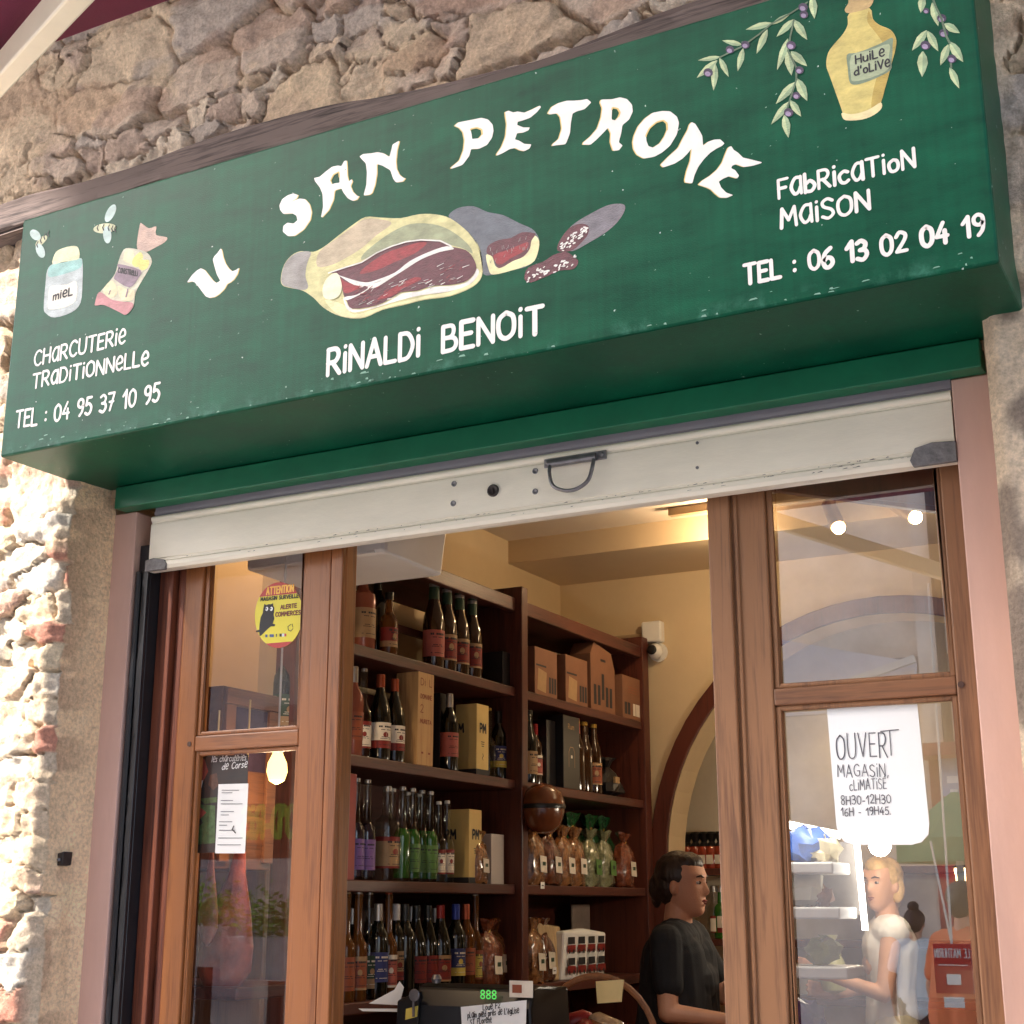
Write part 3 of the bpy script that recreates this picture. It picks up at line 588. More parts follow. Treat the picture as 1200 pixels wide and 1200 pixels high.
b, nm, ms = paint('painted_ham', ham_m, [
 (0, [42,440,60,370,100,320,150,297,220,300,280,270,350,215,430,155,500,112,580,115,690,118,790,97,880,98,960,120,1040,180,1100,245,1130,330,1130,430,1080,490,960,540,820,560,700,590,590,615,500,655,420,660,340,640,270,600,220,550,160,510,90,495,50,480], *H0),
 (9, [250,300,350,225,430,165,500,122,600,128,640,150,560,210,480,280,400,330,320,370,240,380], *H0),
 (1, [44,440,62,370,102,322,150,300,205,303,185,360,175,430,190,490,160,507,90,492,52,478], *H0),
 (2, [490,310,560,250,640,195,740,150,860,150,960,185,1050,255,1080,310,1030,282,955,262,900,240,800,235,720,245,640,270,560,305,480,345], *H0),
 (8, [280,560,390,590,440,640,580,600,700,570,820,540,960,515,1075,470,1118,410,1125,440,1075,488,960,535,820,555,700,585,590,610,500,650,420,655,345,635], *H0),
 (5, [380,545,430,612,560,595,650,555,700,525,790,515,870,490,960,485,1035,470,1085,430,1103,390,1112,420,1060,478,950,515,800,535,660,570,560,600,450,628,400,610], *H0),
 (3, [310,410,400,385,480,360,560,310,640,275,720,250,800,240,900,245,955,270,1040,290,1080,330,1100,385,1080,430,1030,465,950,480,860,485,780,510,690,520,640,550,560,590,430,608,400,570,380,530,370,470,350,425], *H0),
 (4, [500,380,600,312,700,275,800,248,830,258,760,312,660,355,560,400,470,420], *H0),
 (4, [355,440,410,470,490,485,440,510,390,525,372,480], *H0),
 (4, [560,560,640,500,760,440,800,450,700,500,640,540], *H0),
 (5, [350,425,420,448,500,466,560,452,660,412,740,350,850,298,940,270,978,285,900,302,800,342,720,392,640,442,560,492,520,500,470,532,400,562,388,545,450,533,510,500,500,485,440,480,370,438], *H0),
 (6, [268,500,280,460,310,425,345,415,365,450,372,500,350,545,300,560,272,540], *H0)])
for i in range(70):
    x = random.uniform(430, 1070); t_ = (x - 430) / 640; y0 = 560 - t_ * 170 + random.uniform(-60, 55)
    if 330 < y0 < 590: ribbon(b, px([(x, y0), (x + random.uniform(12, 40), y0 - random.uniform(6, 22))], *H0, .0026), random.choice([.0012, .0018, .0025]), (0, -1, 0), random.choice([5, 4, 4, 1]), taper=[1, .5])
ribbon(b, px([(300, 415), (400, 382), (480, 357), (560, 306), (640, 271), (720, 246), (800, 236), (905, 241), (960, 268), (972, 285)], *H0, .0025), .0035, (0, -1, 0), 5)
flat_build(b, nm, ms, sign)
b, nm, ms = paint('painted_coppa', ham_m, [
 (7, [30,180,90,130,190,118,280,155,380,175,480,225,560,260,597,300,610,340,600,420,540,500,420,530,320,555,255,553,240,470,215,370,150,280,80,220], *H1),
 (8, [270,430,310,440,330,500,370,510,440,470,510,440,550,390,560,340,580,305,610,340,600,420,560,485,430,530,320,555,290,530], *H1),
 (3, [275,420,285,370,350,335,430,320,500,285,580,290,580,310,560,340,550,390,510,440,440,470,370,510,340,505,310,440], *H1),
 (4, [320,430,400,400,500,360,540,350,520,400,430,450,370,490,335,480], *H1)])
for i in range(26):
    x = random.uniform(290, 540); y0 = 450 - (x - 290) * .3 + random.uniform(-55, 35); ribbon(b, px([(x, y0), (x + random.uniform(-8, 12), y0 - 22)], *H1, .0015), .0012, (0, -1, 0), 1, taper=[1, .4])
flat_build(b, nm, ms, sign)
b, nm, ms = paint('painted_sausage', ham_m + [oil('sausage_skin_paint', S(116, 110, 116), .2)], [
 (10, [740,360,775,290,840,225,930,170,1040,115,1110,102,1155,110,1155,150,1110,220,1030,290,930,350,840,400,790,400], *H1),
 (3, [725,390,740,340,800,260,870,230,925,245,920,300,880,350,830,395,770,410,735,405], *H1),
 (3, [515,570,540,510,640,470,700,430,780,410,830,440,860,470,830,520,740,530,650,570,560,605,525,595], *H1)])
for i in range(95):
    if i % 2: u = random.uniform(0, 1); x = 735 + u * 180; y0 = 390 - u * 130 + random.uniform(-38, 45) * (1 - abs(u - .5))
    else: u = random.uniform(0, 1); x = 530 + u * 310; y0 = 575 - u * 110 + random.uniform(-32, 32)
    a = random.uniform(-.3, 1.2); ribbon(b, px([(x, y0), (x + 10 * math.cos(a), y0 - 10 * math.sin(a))], *H1, .0013), random.choice([.0022, .0032, .004]), (0, -1, 0), 5)
flat_build(b, nm, ms, sign)
J0 = ((30, 230), 7.059)
jar_m = [oil('jar_body_paint', S(178, 186, 186)), oil('jar_blue_paint', S(146, 190, 184)), oil('jar_lid_paint', S(224, 222, 180)), oil('jar_label_paint', S(236, 228, 212), .05), M['ink']]
b, nm, ms = paint('painted_honey_jar', jar_m, [
 (0, [180,610,225,560,330,545,445,510,472,550,470,720,455,880,380,960,240,1003,170,970,150,920,165,720], *J0),
 (1, [190,600,228,562,330,545,445,510,470,555,440,600,330,640,230,665,185,660], *J0),
 (2, [222,558,240,480,280,440,380,412,435,425,445,510,390,530,300,545], *J0),
 (3, [195,770,230,740,340,730,420,705,415,860,320,920,200,935,185,900], *J0)])
A = at(30 + 228 / 7.059, 230 + 860 / 7.059, y=SY - .0014); B = at(30 + 385 / 7.059, 230 + 815 / 7.059, y=SY - .0014)
text(b, 'mieL', A, B - A, (0, 0, 1), .022, .005, 4, length=(B - A).length)
flat_build(b, nm, ms, sign)
bag_m = [oil('bag_clear_paint', S(196, 190, 168)), oil('bag_pink_paint', S(190, 128, 130)), oil('bag_mauve_paint', S(138, 116, 128)), oil('bag_biscuit_paint', S(226, 212, 172)), oil('bag_yellow_paint', S(220, 208, 120)), oil('bag_tail_paint', S(196, 166, 150)), M['ink']]
b, nm, ms = paint('painted_biscuit_bag', bag_m, [
 (5, [920,400,945,235,965,228,1020,265,1080,250,1080,320,1170,340,1150,380,1080,420,1000,460,940,450], *J0),
 (0, [790,480,830,430,930,440,1010,470,1045,540,1010,620,950,720,910,800,890,920,830,980,780,960,650,900,580,905,575,880,610,800,680,720,740,640,765,550], *J0),
 (3, [810,500,830,450,880,445,895,490,890,560,820,540], *J0), (4, [900,500,950,462,972,510,930,585,880,560], *J0), (4, [930,570,960,530,1020,530,1010,590,960,612], *J0),
 (3, [640,780,700,700,740,720,760,800,700,840], *J0), (3, [760,740,840,770,900,780,880,860,790,850], *J0),
 (2, [770,560,950,610,930,680,860,755,740,690,735,660,765,600], *J0),
 (1, [610,790,700,850,790,870,880,880,885,920,830,980,780,960,650,900,580,905,575,880], *J0)])
A = at(30 + 765 / 7.059, 230 + 630 / 7.059, y=SY - .002); B = at(30 + 925 / 7.059, 230 + 660 / 7.059, y=SY - .002)
text(b, 'CaNiSTReLLi', A, B - A, (0, 0, 1), .014, .003, 6, length=(B - A).length)
ribbon(b, px([(700, 780), (690, 810)], *J0, .002), .004, (0, -1, 0), 2); ribbon(b, px([(845, 770), (832, 830)], *J0, .002), .005, (0, -1, 0), 2)
flat_build(b, nm, ms, sign)
def ell(cx, cy, rx, ry, ang, n=12):
    ca, sa = math.cos(ang), math.sin(ang); out = []
    for i in range(n):
        t = 2 * math.pi * i / n; a, c = rx * math.cos(t), ry * math.sin(t); out += [cx + a * ca - c * sa, cy + a * sa + c * ca]
    return out
bee_m = [oil('bee_wing_paint', S(188, 208, 202), .08), oil('bee_body_paint', S(206, 206, 168), .1), M['ink']]
for body, wings, stripes in (((130, 370, 62, 26, -.75), ((80, 320, 52, 36, .8), (122, 450, 62, 34, 1.2)), [(95, 400), (125, 365), (155, 335), (185, 310)]),
                             ((655, 265, 95, 40, -.1), ((702, 140, 80, 34, -1.1), (675, 318, 72, 34, 1.5)), [(595, 262), (640, 258), (685, 262), (715, 268), (738, 272)])):
    b, nm, ms = paint('painted_bee', bee_m, [(1, ell(*body), *J0)] + [(0, ell(*w_), *J0) for w_ in wings])
    for sx_, sy_ in stripes: ribbon(b, px([(sx_ + 8, sy_ - 24), (sx_ - 3, sy_), (sx_ + 6, sy_ + 22)], *J0, .0014), .0035, (0, -1, 0), 2)
    flat_build(b, nm, ms, sign)
ol_m = [oil('olive_leaf_paint', S(146, 168, 130)), oil('olive_leaf_light_paint', S(186, 198, 150)), oil('olive_fruit_paint', S(62, 48, 74)), oil('olive_gloss_paint', S(150, 132, 160)), oil('olive_twig_paint', S(90, 112, 86))]
def branch(org, k, leaves, fruits, twigs):
    b = MB(); i = 0
    for tw in twigs: ribbon(b, px(T(tw), org, k, .0013), .004, (0, -1, 0), 4)
    for (x0, y0, x1, y1, w_) in leaves:
        d = Vector((x1 - x0, y1 - y0)); n_ = Vector((-d.y, d.x)).normalized()
        prof = [(0, .1), (.2, .75), (.45, 1), (.75, .6), (1, 0)]
        a = [Vector((x0, y0)) + d * t + n_ * w_ * .5 * r for t, r in prof]; c = [Vector((x0, y0)) + d * t - n_ * w_ * .5 * r for t, r in prof][:-1]
        i += 1; lf = .0007 + .00004 * i
        b.poly(px([(p.x, p.y) for p in a + c[::-1]], org, k, lf), 0)
        b.poly(px([(p.x, p.y) for p in a + [Vector((x0, y0)) + d * t for t in (.75, .45, .2)]], org, k, lf + .00002), 1)
    for (cx, cy, r_) in fruits:
        i += 1; lf = .0008 + .00004 * i
        b.poly(px(T(ell(cx, cy, r_, r_ * .9, .3)), org, k, lf), 2); b.poly(px(T(ell(cx - r_ * .1, cy + r_ * .25, r_ * .6, r_ * .5, .3)), org, k, lf + .00002), 3)
    flat_build(b, 'painted_olive_branch', ol_m, sign)
branch((810, 0), 7.056, [(240,470,55,500,40),(215,500,45,645,60),(200,530,185,750,60),(235,480,310,635,50),(420,370,255,335,45),(430,400,385,590,55),(665,190,450,245,55),(630,245,540,445,60),(670,200,830,105,40),(850,160,705,305,60),(850,165,960,330,70),(800,320,710,580,60),(800,420,830,625,80),(825,425,960,548,70),(860,680,700,860,70),(875,650,960,835,80),(810,840,660,1030,60),(820,830,910,965,60),(770,950,805,1140,70),(1000,-30,1020,155,70)],
       [(140,600,40),(320,410,36),(448,370,36),(925,60,40),(932,120,36),(825,375,40),(895,580,36),(870,790,34),(805,930,40)], [[235,475,420,385,560,285,660,200,830,105,960,20],[850,165,820,300,800,420,870,560,870,660,815,830,780,950]])
branch((950, 0), 6.316, [(830,-30,815,95,60),(900,20,945,195,65),(990,175,1105,245,60),(860,225,750,375,60),(865,230,945,380,60),(830,380,825,570,80),(1020,330,960,485,60),(1030,310,1130,460,70),(1030,500,1100,655,55)],
       [(855,80,24),(970,135,35),(985,245,35),(850,335,38),(1045,435,35)], [[900,-20,930,60,970,140,1000,260,1030,320],[1035,430,1040,500]])
O0 = ((950, 0), 6.316)
oil_m = [oil('jar_straw_paint', S(206, 186, 108)), oil('jar_straw_dark_paint', S(184, 156, 74)), oil('jar_cap_paint', S(186, 156, 104)), oil('jar_grey_green_paint', S(122, 138, 112)), oil('jar_pale_green_paint', S(168, 178, 142), .06), oil('jar_cream_paint', S(232, 214, 160), .08), M['ink']]
b, nm, ms = paint('painted_oil_amphora', oil_m, [
 (0, [285,100,435,60,460,140,510,185,590,220,630,280,630,350,600,470,560,620,520,760,525,800,470,850,380,885,260,890,230,855,235,830,190,700,140,560,115,480,130,390,180,320,240,250,275,180], *O0),
 (1, [430,80,458,142,510,188,588,222,628,282,628,350,598,470,558,620,518,758,450,800,470,640,520,480,540,340,480,240,420,160], *O0),
 (5, [235,835,300,845,380,830,450,800,518,758,525,800,470,850,380,885,260,890,232,858], *O0),
 (2, [252,70,280,20,290,-40,440,-40,465,0,435,55,360,82,275,97], *O0),
 (3, [268,405,330,392,400,370,520,320,605,278,606,340,605,400,598,460,590,520,480,580,370,620,310,625,285,595,274,500], *O0),
 (4, [300,412,440,372,580,325,578,420,575,510,460,570,320,602,298,560], *O0)])
for s_, p0, p1, hh in (('HuiLe', (335, 472), (545, 412), 62), ("d'oLiVe", (325, 560), (585, 490), 60)):
    A = at(950 + p0[0] / 6.316, p0[1] / 6.316, y=SY - .0018); B = at(950 + p1[0] / 6.316, p1[1] / 6.316, y=SY - .0018)
    text(b, s_, A, B - A, (0, 0, 1), .0185, .0034, 6, length=(B - A).length)
flat_build(b, nm, ms, sign)

# ------------------------------------------------------------------ pink guide covers, guide rails and roller shutter
for nm_, x0, x1, lab in (('guide_cover', -2.937, -2.852, 'flat pink painted board left of the shutter against beige render'), ('guide_cover', -.552, -.468, 'flat pink painted board right of the shutter against stained render')):
    b = MB(); b.box(x0, x1, -.012, .20, 0, 2.697); tag(b.build(nm_, M['pink'], None, .003), lab, 'trim board')
b = MB(); b.box(-2.851, -2.805, .012, .075, 0, 2.60); b.box(-2.825, -2.805, .0, .012, 0, 2.52); b.tube([(-2.838, .0, 0), (-2.838, .0, 2.52)], .008)
tag(b.build('guide_rail', M['black_rail'], None, .002), 'black metal shutter guide rail between pink board and wooden frame', 'rail')
sh = thing('roller_shutter', 'rolled up cream metal shutter with a pull handle and worn lower corners', 'shutter', (-1.675, 0, 2.515))
L0, R0 = -2.80, -.556
b = MB()
prof = [(0.004, 2.515), (-.008, 2.517), (-.013, 2.526), (-.012, 2.537), (-.004, 2.543), (-.0035, 2.549), (-.006, 2.551), (-.006, 2.651), (-.002, 2.655), (-.002, 2.659), (.02, 2.659), (.02, 2.515)]
b.prism([(L0, y, z) for y, z in prof], (R0 - L0, 0, 0)); b.build('bottom_bar', M['cream_metal'], sh)
b = MB(); b.tube([(L0, .002, 2.668), (R0, .002, 2.668)], .010, 12); b.build('rounded_rib', M['cream_metal'], sh)
b = MB(); b.box(L0, R0, .008, .02, 2.672, 2.76); b.box(L0, R0, .005, .008, 2.684, 2.694); b.build('slat', M['grey_slat'], sh)
def shp(px_, py_): return at(px_, py_, y=-.007)
for (x, y, q) in ((532, 567, 1), (531, 590, 1), (627, 552, 1), (627, 576, 1), (817, 519, .5), (817, 548, .5)):
    p = shp(x, y); b = MB(); b.lathe([(.0075 * q, .0), (.0075 * q, .002), (.006 * q, .003), (.003 * q, .0015)], (p.x, -.006, p.z), 12, axis='y'); b.build('screw', M['steel'], sh)
p = shp(578, 575); b = MB(); b.lathe([(.016, 0), (.016, .004), (.013, .006), (.006, .003)], (p.x, -.006, p.z), 20, axis='y'); b.box(p.x - .0015, p.x + .0015, -.0125, -.0095, p.z - .007, p.z + .007); b.build('lock_cylinder', M['dark_steel'], sh)
A, B = shp(638, 545), shp(711, 530); zc = (A.z + B.z) / 2
hd = MB(); hd.box(A.x, B.x, -.010, -.006, zc - .013, zc + .010); ho = hd.build('handle_plate', M['steel'], sh, .002)
for x in (A.x + .012, B.x - .012):
    b = MB(); b.lathe([(.006, .0), (.006, .002), (.004, .004)], (x, -.010, zc), 10, axis='y'); b.build('screw', M['steel'], ho)
xa, xb = A.x + .022, B.x - .034; zb = shp(673, 577).z
b = MB(); b.tube(smooth_pts([Vector(v) for v in ((xa, -.016, zc - .004), (xa, -.024, zc - .03), (xa + .012, -.03, zb + .018), (xa + .045, -.032, zb), (xb - .035, -.032, zb), (xb - .006, -.03, zb + .018), (xb + .004, -.024, zc - .03), (xb + .004, -.016, zc - .004))], sub=5), .0048, 8)
b.build('pull_loop', M['steel'], ho)
b = MB(); b.tube([(xa - .006, -.015, zc - .006), (xb + .010, -.015, zc - .006)], .0095, 10); b.build('hinge_barrel', M['steel'], ho)
for x0, x1, nm_ in ((L0 - .004, L0 + .075, 0), (R0 - .095, R0 + .004, 1)):
    z0, z1 = (2.513, 2.55) if nm_ == 0 else (2.513, 2.562)
    q = [(x0, -.0165, z0), (x1 - .006, -.0165, z0), (x1, -.0165, z0 + .015), (x1 - .012, -.0165, z1 - .008), (x1 - .05, -.0165, z1), (x0, -.0165, z1 - .004)]
    if nm_: q = [(x0 + x1 - a, c, d) for a, c, d in q]
    b = MB(); b.prism(q, (0, .012, 0)); b.build('corner_plate', M['rusted_grey'], sh, .002)
b = MB()
for i in range(90):                                              # chipped paint along the lip
    x = L0 + (R0 - L0) * (random.random() ** .6); w_ = random.uniform(.002, .014); z = random.choice([2.5445, 2.5445, 2.536, 2.53]); y = -.0135 if z < 2.54 else -.0055
    b.poly([(x, y, z), (x + w_, y, z + .0008), (x + w_ * .7, y, z + random.uniform(.001, .0032)), (x + w_ * .1, y, z + .001)])
flat_build(b, 'paint_chips', mat('chipped_dark_metal', S(96, 88, 82), .7), sh)['kind'] = 'stuff'

# ------------------------------------------------------------------ wooden shopfront: fixed frame and the two glazed leaves
DY = .06
fr = thing('door_frame', 'dark reddish wooden door frame set behind the rolled up shutter', 'door frame', (-1.7, .1, 0))
b = MB(); b.box(-2.804, -2.755, .05, .17, 0, 2.66); b.build('jamb', M['framewood'], fr, .003)
b = MB(); b.box(-2.753, -2.722, .07, .17, 0, 2.66); b.build('jamb_bead', M['framewood'], fr, .006)
b = MB(); b.box(-.562, -.470, .205, .30, 0, 2.66); b.build('jamb', M['framewood'], fr, .003)
b = MB(); b.box(-2.72, -.57, .09, .20, 2.66, 2.74); b.build('head', M['framewood'], fr, .003)
def leaf(name, label, x0, x1, g0, g1, zr0, zr1, wv, wh, inner, gm):
    t = thing(name, label, 'door', ((x0 + x1) / 2, DY, 0))
    for a, c in ((x0, g0), (g1, x1)):
        b = MB(); b.box(a, c, DY, DY + .05, 0.02, 2.65); b.build('stile', wv, t, .004)
    for z0, z1 in ((.02, .55), (zr0, zr1), (2.60, 2.65)):
        b = MB(); b.box(g0, g1, DY + .001, DY + .049, z0, z1); b.build('rail', wh, t, .004)
    b = MB()                                                   # moulded beads round both panes
    for z0, z1 in ((.55, zr0), (zr1, 2.60)):
        for xa, xb, za, zb_ in ((g0, g0 + .012, z0, z1), (g1 - .012, g1, z0, z1), (g0 + .012, g1 - .012, z0, z0 + .012), (g0 + .012, g1 - .012, z1 - .012, z1)):
            b.box(xa, xb, DY + .008, DY + .022, za, zb_)
    b.build('glazing_bead', wv, t, .004)
    for z0, z1 in ((.55, zr0), (zr1, 2.60)):
        b = MB(); b.add([(g0, GLASS_Y, z0), (g1, GLASS_Y, z0), (g1, GLASS_Y, z1), (g0, GLASS_Y, z1)], [(0, 1, 2, 3)]); b.build('glass_pane', gm, t)
    b = MB()
    for xx, zz in ((x0 + .05, (zr0 + zr1) / 2), (x1 - .04, (zr0 + zr1) / 2)): b.lathe([(.007, 0), (.007, .002)], (xx, DY - .0005, zz), 10, axis='y')
    b.build('peg', mat('dark_peg_wood', S(70, 44, 34), .5), t)
    b = MB()
    if inner == 'l': b.box(x0 + .002, x0 + .056, DY - .014, DY + .001, .02, 2.645); b.box(x0 + .062, x0 + .072, DY - .006, DY + .001, .02, 2.645)
    else: b.box(x1 - .04, x1 - .002, DY - .014, DY + .001, .02, 2.645); b.box(x1 - .052, x1 - .046, DY - .006, DY + .001, .02, 2.645)
    b.build('cover_strip', wv, t, .005); return t
leafL = leaf('glazed_door', 'left glazed door leaf of warm brown wood with an owl sticker on its glass', -2.718, -2.165, -2.652, -2.302, 2.008, 2.05, M['doorwood'], M['doorwood_h'], 'r', M['glass'])
leafR = leaf('glazed_door', 'right glazed door leaf of weathered brown wood with an opening hours notice', -1.142, -.556, -1.004, -.606, 2.030, 2.068, M['doorwood_grey'], M['doorwood_grey_h'], 'l', M['glass_r'])

# opening-hours notice behind the right glass
PY = GLASS_Y - .004
q = [(969, 830)] + [(1075, 825)]
r_ = [(1089, 965), (1088, 978), (1080, 987), (1068, 990), (1003, 990), (990, 987), (982, 977), (980, 966)]
loop = [at(a, c, y=PY) for a, c in q + r_]
nt_ = thing('notice', 'white opening hours notice with rounded lower corners on the right door glass', 'notice', tuple(loop[5]))
b = MB(); b.prism(loop, (0, .001, 0)); b.build('sheet', M['white_paper'], nt_)
b = MB()
def note(s, pl, pr, hpx, w_, jit=.06, bb=None, y=PY - .0012, mi=0):
    A = at(*pl, y=y); B = at(*pr, y=y); Tt = at(pl[0], pl[1] - hpx, y=y)
    text(bb or b, s, A, B - A, Tt - A if False else (0, 0, 1), (Tt - A).z, w_, mi, length=(B - A).length, jit=jit)
note('OUVER', (981, 889), (1040, 887), 28, .0026); note('T', (1034, 887), (1055, 885), 29, .002)
note('MAGASiN,', (982, 911), (1041, 909), 14, .0019); note('cLiMATiSÉ', (996, 927), (1039, 924), 12, .0017)
note('8H30-12H30', (986, 943), (1044, 941), 10, .002); note('16H - 19H45.', (986, 956), (1044, 954), 9, .002)
flat_build(b, 'handwriting', mat('grey_felt_pen', S(92, 90, 96), .7), nt_)

# round owl alarm sticker on the left glass
SYk = GLASS_Y - .002
def stk(pts, y): return [at(290 + a / 12, 670 + c / 12, y=y) for a, c in pts]
full = [(440 + 336 * math.cos(t), 610 + 462 * math.sin(t)) for t in [2 * math.pi * i / 48 for i in range(48)]]
full = [(a + (610 - c) * .03, c) for a, c in full]
stick = thing('alarm_sticker', 'round yellow alarm sticker with a black owl on the left door glass', 'sticker', tuple(at(328, 720, y=SYk)))
sm_ = [mat('sticker_yellow', S(222, 206, 44), .4, var=.04), mat('sticker_red', S(176, 34, 30), .4, var=.05), M['ink'], M['white_paper'], mat('sticker_orange', S(236, 176, 60), .4), mat('sticker_blue', S(50, 70, 120), .4), mat('sticker_brown', S(120, 60, 30), .5)]
b = MB(); b.prism(stk(full, SYk), (0, .0006, 0), 0)
def clip(pts, a_, c_, up):                                     # part of the disc above/below a slanted line
    out = []
    f = lambda p: (p[1] - (a_ + c_ * p[0])) * (-1 if up else 1)
    for i in range(len(pts)):
        p, q_ = pts[i], pts[(i + 1) % len(pts)]; fp, fq = f(p), f(q_)
        if fp >= 0: out.append(p)
        if (fp >= 0) != (fq >= 0): t = fp / (fp - fq); out.append((p[0] + (q_[0] - p[0]) * t, p[1] + (q_[1] - p[1]) * t))
    return out
b.poly(stk(clip(full, 372, -.1, True), SYk - .0003), 1); b.poly(stk(clip(full, 1030, -.08, False), SYk - .0003), 1)
owl = [240,450,262,470,300,455,330,458,360,440,362,475,378,510,375,560,368,600,378,660,355,730,390,740,385,765,330,770,290,800,240,850,190,900,170,905,165,850,120,850,120,830,165,815,170,740,185,640,215,580,222,520,230,480]
b.poly(stk(T(owl), SYk - .0004), 2)
for ex in (272, 336): b.poly(stk(T(ell(ex, 522, 20, 30, .2)), SYk - .0006), 3); b.poly(stk(T(ell(ex - 8, 520, 9, 13, .2)), SYk - .0008), 2)
def stxt(s, p0, p1, hh, w_, mi):
    A, B = stk([p0, p1], SYk - .0007); Tt = stk([(p0[0], p0[1] - hh)], SYk - .0007)[0]
    text(b, s, A, B - A, (0, 0, 1), (Tt - A).z, w_, mi, length=(B - A).length)
stxt('ATTENTION', (268, 322), (645, 276), 95, .0042, 4); stxt('MAGASIN SURVEILLE', (185, 412), (715, 362), 48, .0026, 2)
stxt('ALERTE', (465, 528), (690, 502), 55, .003, 6); stxt('COMMERCES', (395, 632), (745, 600), 58, .003, 6)
ribbon(b, stk([(610, 740), (570, 770), (575, 820), (610, 835), (640, 800)], SYk - .0006), .0018, (0, -1, 0), 2); ribbon(b, stk([(630, 735), (640, 780)], SYk - .0006), .0018, (0, -1, 0), 2)
for x, w_, mi in ((250, 30, 5), (310, 60, 5), (400, 14, 2), (450, 30, 2), (485, 30, 3), (520, 26, 1)): b.poly(stk([(x, 935 - x * .05), (x + w_, 935 - x * .05), (x + w_, 895 - x * .05), (x, 895 - x * .05)], SYk - .0006), mi)
flat_build(b, 'sticker_print', sm_, stick)

# dark poster with ham pictures, and the white leaflet over it
pst = thing('poster', 'dark charcuterie poster with ham photographs behind the lower left glass', 'poster', tuple(at(250, 1000, y=GLASS_Y + .012)))
PYk = GLASS_Y + .012
pm = [mat('poster_black', S(34, 36, 38), .4), mat('poster_ham_red', S(150, 62, 52), .5, var=.4, scale=40), mat('poster_green', S(62, 92, 52), .5, var=.5, scale=60), mat('poster_brown', S(86, 58, 46), .5, var=.5, scale=50), M['white_paper']]
b = MB(); b.prism([at(*p, y=PYk) for p in ((222, 887), (291, 884), (288, 998), (216, 1000))], (0, .001, 0))
def pk(fl, mi, k): b.poly([at(180 + a / 5, 860 + c / 5, y=PYk - .0003 * k) for a, c in T(fl)], mi)
pk([260,140,300,150,320,220,290,280,240,345,225,330,250,260], 1, 1); pk([240,300,290,270,280,320,240,348], 4, 2)
pk([330,240,370,230,380,300,350,330,320,300], 3, 1); pk([220,410,360,420,360,640,230,650,250,560,290,520], 2, 1); pk([200,450,260,420,310,460,270,500,230,520], 1, 2); pk([270,380,370,370,370,400,300,410], 2, 2)
A = at(248, 893, y=PYk - .001); B = at(288, 891, y=PYk - .001); text(b, 'les charcuteries', A, B - A, (0, 0, 1), .016, .002, 4, length=(B - A).length, slant=.2)
A = at(260, 902, y=PYk - .001); B = at(289, 899, y=PYk - .001); text(b, 'de Corse', A, B - A, (0, 0, 1), .017, .0024, 4, length=(B - A).length, slant=.2)
flat_build(b, 'poster_print', pm, pst)
lf = thing('leaflet', 'white printed leaflet taped over the dark poster', 'leaflet', tuple(at(270, 1000, y=PYk - .003)))
b = MB(); b.prism([at(*p, y=PYk - .002) for p in ((256, 919), (291, 918), (287, 1000), (252, 1000))], (0, .0008, 0)); b.build('sheet', M['white_paper'], lf)
b = MB()
for i, (y, x0, x1) in enumerate(((926, 260, 280), (929, 260, 272), (938, 259, 273), (942, 259, 284), (951, 259, 274), (955, 259, 268), (963, 257, 272), (967, 257, 266), (973, 257, 275), (982, 256, 284), (990, 255, 282))):
    ribbon(b, [at(x0, y, y=PYk - .0032), at(x1, y, y=PYk - .0032)], .0018, (0, -1, 0), 0)
ribbon(b, [at(274, 968, y=PYk - .0032), at(272, 972, y=PYk - .0032), at(276, 976, y=PYk - .0032)], .003, (0, -1, 0), 1)
flat_build(b, 'leaflet_print', [mat('grey_print', S(120, 120, 125), .6), M['ink']], lf)
# ------------------------------------------------------------------ the room behind the doors
XL, YB, FL = -3.42, 3.9, .12
b = MB(); b.box(XL, 1.3, .34, 6, 0, FL); struct(b.build('shop_floor', mat('terracotta_floor_tiles', S(150, 100, 76), .4, var=.15)))
b = MB(); b.box(XL - .1, XL, .34, 4.6, 0, 3.6); struct(b.build('left_inner_wall', M['cream_wall']))
b = MB(); b.box(1.3, 1.4, .34, 6, 0, 3.6); struct(b.build('right_inner_wall', M['cream_wall']))
b = MB(); b.box(XL, -2.96, .341, .36, 0, 3.4); b.box(-.44, 1.3, .341, .36, 0, 3.4); b.box(XL, 1.3, .341, .36, 2.76, 3.4); struct(b.build('front_inner_wall', M['pier_wall']))
b = MB(); b.box(XL, 1.3, .34, 3.3, 3.41, 3.5); struct(b.build('ceiling', M['ceil_wall']))
b = MB(); b.box(XL, 1.3, 3.3, 4.6, 3.29, 3.5); struct(b.build('lowered_ceiling', mat('beam_plaster', S(206, 184, 150), .8, var=.05, scale=2)))
AX, AZ, RI, RO = -1.685, 1.83, 1.142, 1.226
arc = [(AX + RI * math.cos(t), AZ + RI * math.sin(t)) for t in [math.pi * (1 - i / 32) for i in range(33)]]
loop = [(XL, FL), (AX - RI, FL)] + arc + [(AX + RI, FL), (1.3, FL), (1.3, 3.29), (XL, 3.29)]
b = MB(); b.prism([(x, YB, z) for x, z in loop], (0, .22, 0)); struct(b.build('back_wall', M['cream_wall']))
out = [(AX + RO * math.cos(t), AZ + RO * math.sin(t)) for t in [math.pi * i / 32 for i in range(33)]]
loop = [(AX - RI, FL)] + arc + [(AX + RI, FL), (AX + RO, FL)] + out + [(AX - RO, FL)]
b = MB(); b.prism([(x, YB - .03, z) for x, z in loop], (0, .028, 0))
tag(b.build('arch_surround', M['shelfwood_v'], None, .004), 'reddish brown wooden arch surround on the back wall behind the shopkeeper', 'arch')
